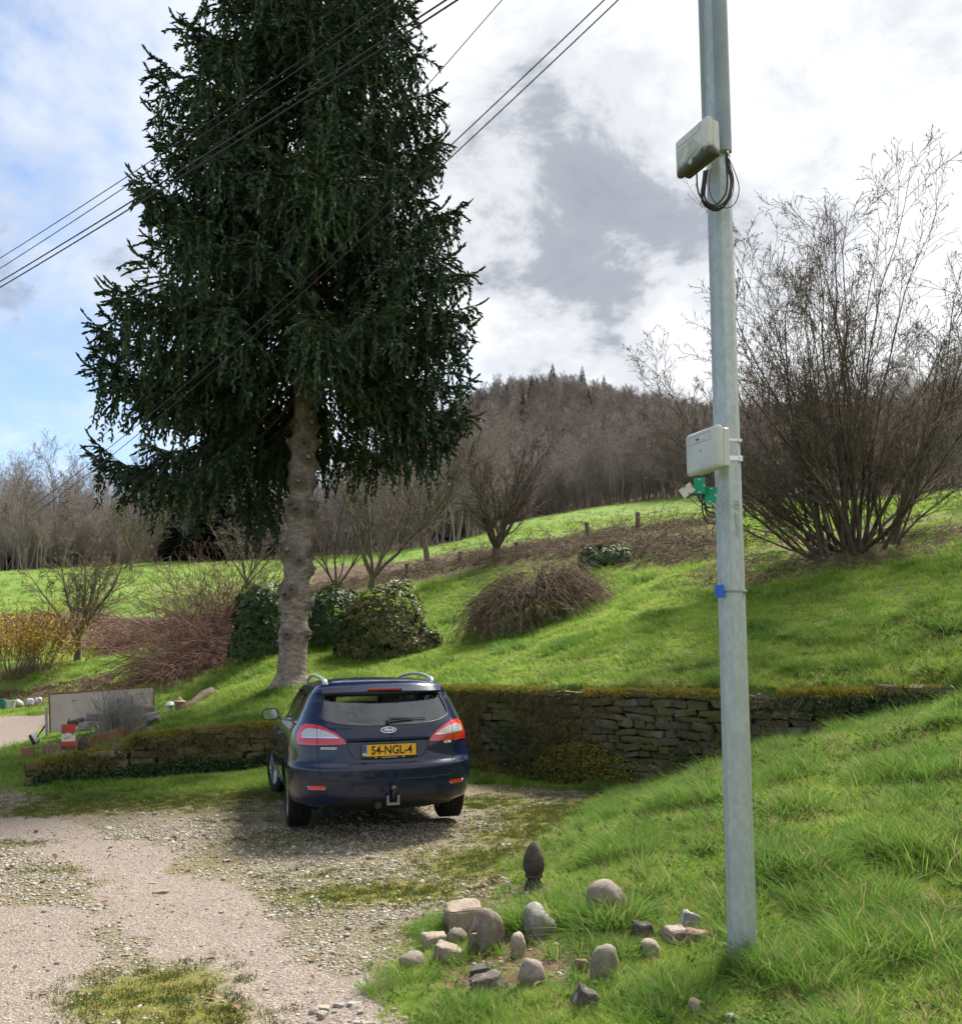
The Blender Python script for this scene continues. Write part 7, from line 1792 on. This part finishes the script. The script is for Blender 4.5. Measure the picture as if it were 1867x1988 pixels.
# pebbles
def peb_mat():
    t = NT('gravel_stones'); rn = t.rnd(); c = t.ramp(rn, (0., (.11, .092, .07)), (.25, (.19, .165, .13)), (.5, (.28, .25, .205)), (.75, (.36, .33, .28)), (.9, (.21, .155, .12)), (1., (.46, .43, .375))); t.set(col=c, rough=.85, spec=.25); return t.m
M_PEB = peb_mat(); PEB = []
for k in range(6):
    bm = bmesh.new(); bmesh.ops.create_icosphere(bm, subdivisions=1, radius=1.0); r_ = np.random.default_rng(640 + k)
    for v in bm.verts: v.co = Vector(np.array(v.co) * r_.uniform(.75, 1.15, 3) * [1.0, .8, .5])
    me = bpy.data.meshes.new('pebble'); bm.to_mesh(me); bm.free(); me.materials.append(M_PEB)
    if k % 2: me.polygons.foreach_set('use_smooth', np.ones(len(me.polygons), dtype=bool))
    PEB.append(me)
parts = []
for y0, y1, n0 in ((3.5, 6.5, 60000), (6.5, 10, 60000), (10, 14, 14000)):
    x, y = sample(n0, -.56 * y1, 1.6, y0, y1); gr, tr, ms, up, brs, wd = zones(x, y); z = Hg(x, y); k = (rg.random(len(x)) < np.clip(gr * (1 - .70 * tr) * (1 - .97 * np.clip(ms * 1.3, 0, 1)) * (.70 + .6 * fbm(x, y, 1.7, 66)) + .12 * brs * (z < .25) * (y < 8), 0, 1)) & visible(x, y, z) & (up < .3)
    x, y, z, tr = x[k], y[k], z[k], tr[k]; n = len(x); s = np.exp(rg.normal(math.log(.0070), .45, n)) * np.where(tr > .5, .65, 1.1) * np.where(y > 6.5, 1.30, 1.); parts.append((np.c_[x, y, z + s * .12], np.c_[rg.normal(0, .25, n), rg.normal(0, .25, n), rg.uniform(0, 6.28, n)], s, rg.integers(0, 6, n)))
PP = [np.concatenate([q[i] for q in parts]) for i in range(4)]; scatter('gravel', PEB, *PP, 'loose pale gravel stones on the track and parking place', 'gravel'); print('gravel', len(PP[0]))
# fallen leaves
M_DLEAF = leaf_mat('dead_leaf', (.13, .065, .03), (.24, .15, .08), 8, .8, .2, .35)
def dleaf(seed):
    A, B, C = (np.array([[1., 0, 0]]), np.array([[0, 1., 0]]), np.array([[0, 0, 1.]])); b = LEAF6.copy(); b[:, 2] *= 1.5 + seed; V, Fc = place_shapes(b, LEAF6_F, np.zeros((1, 3)), A * .8, B, C); return new_mesh('leaf', V, Fc, M_DLEAF)
x, y = sample(9000, -6, 6, 3.6, 20); gr, tr, ms, up, brs, wd = zones(x, y); z = Hg(x, y); k = (rg.random(len(x)) < .06 + .8 * brs) & visible(x, y, z); x, y, z = x[k], y[k], z[k]; n = len(x)
scatter('fallen_leaves', [dleaf(0), dleaf(1.)], np.c_[x, y, z + .012], np.c_[rg.normal(0, .35, n), rg.normal(0, .35, n), rg.uniform(0, 6.28, n)], rg.uniform(.03, .07, n), rg.integers(0, 2, n), 'brown fallen leaves in the grass and on bare earth', 'leaves')
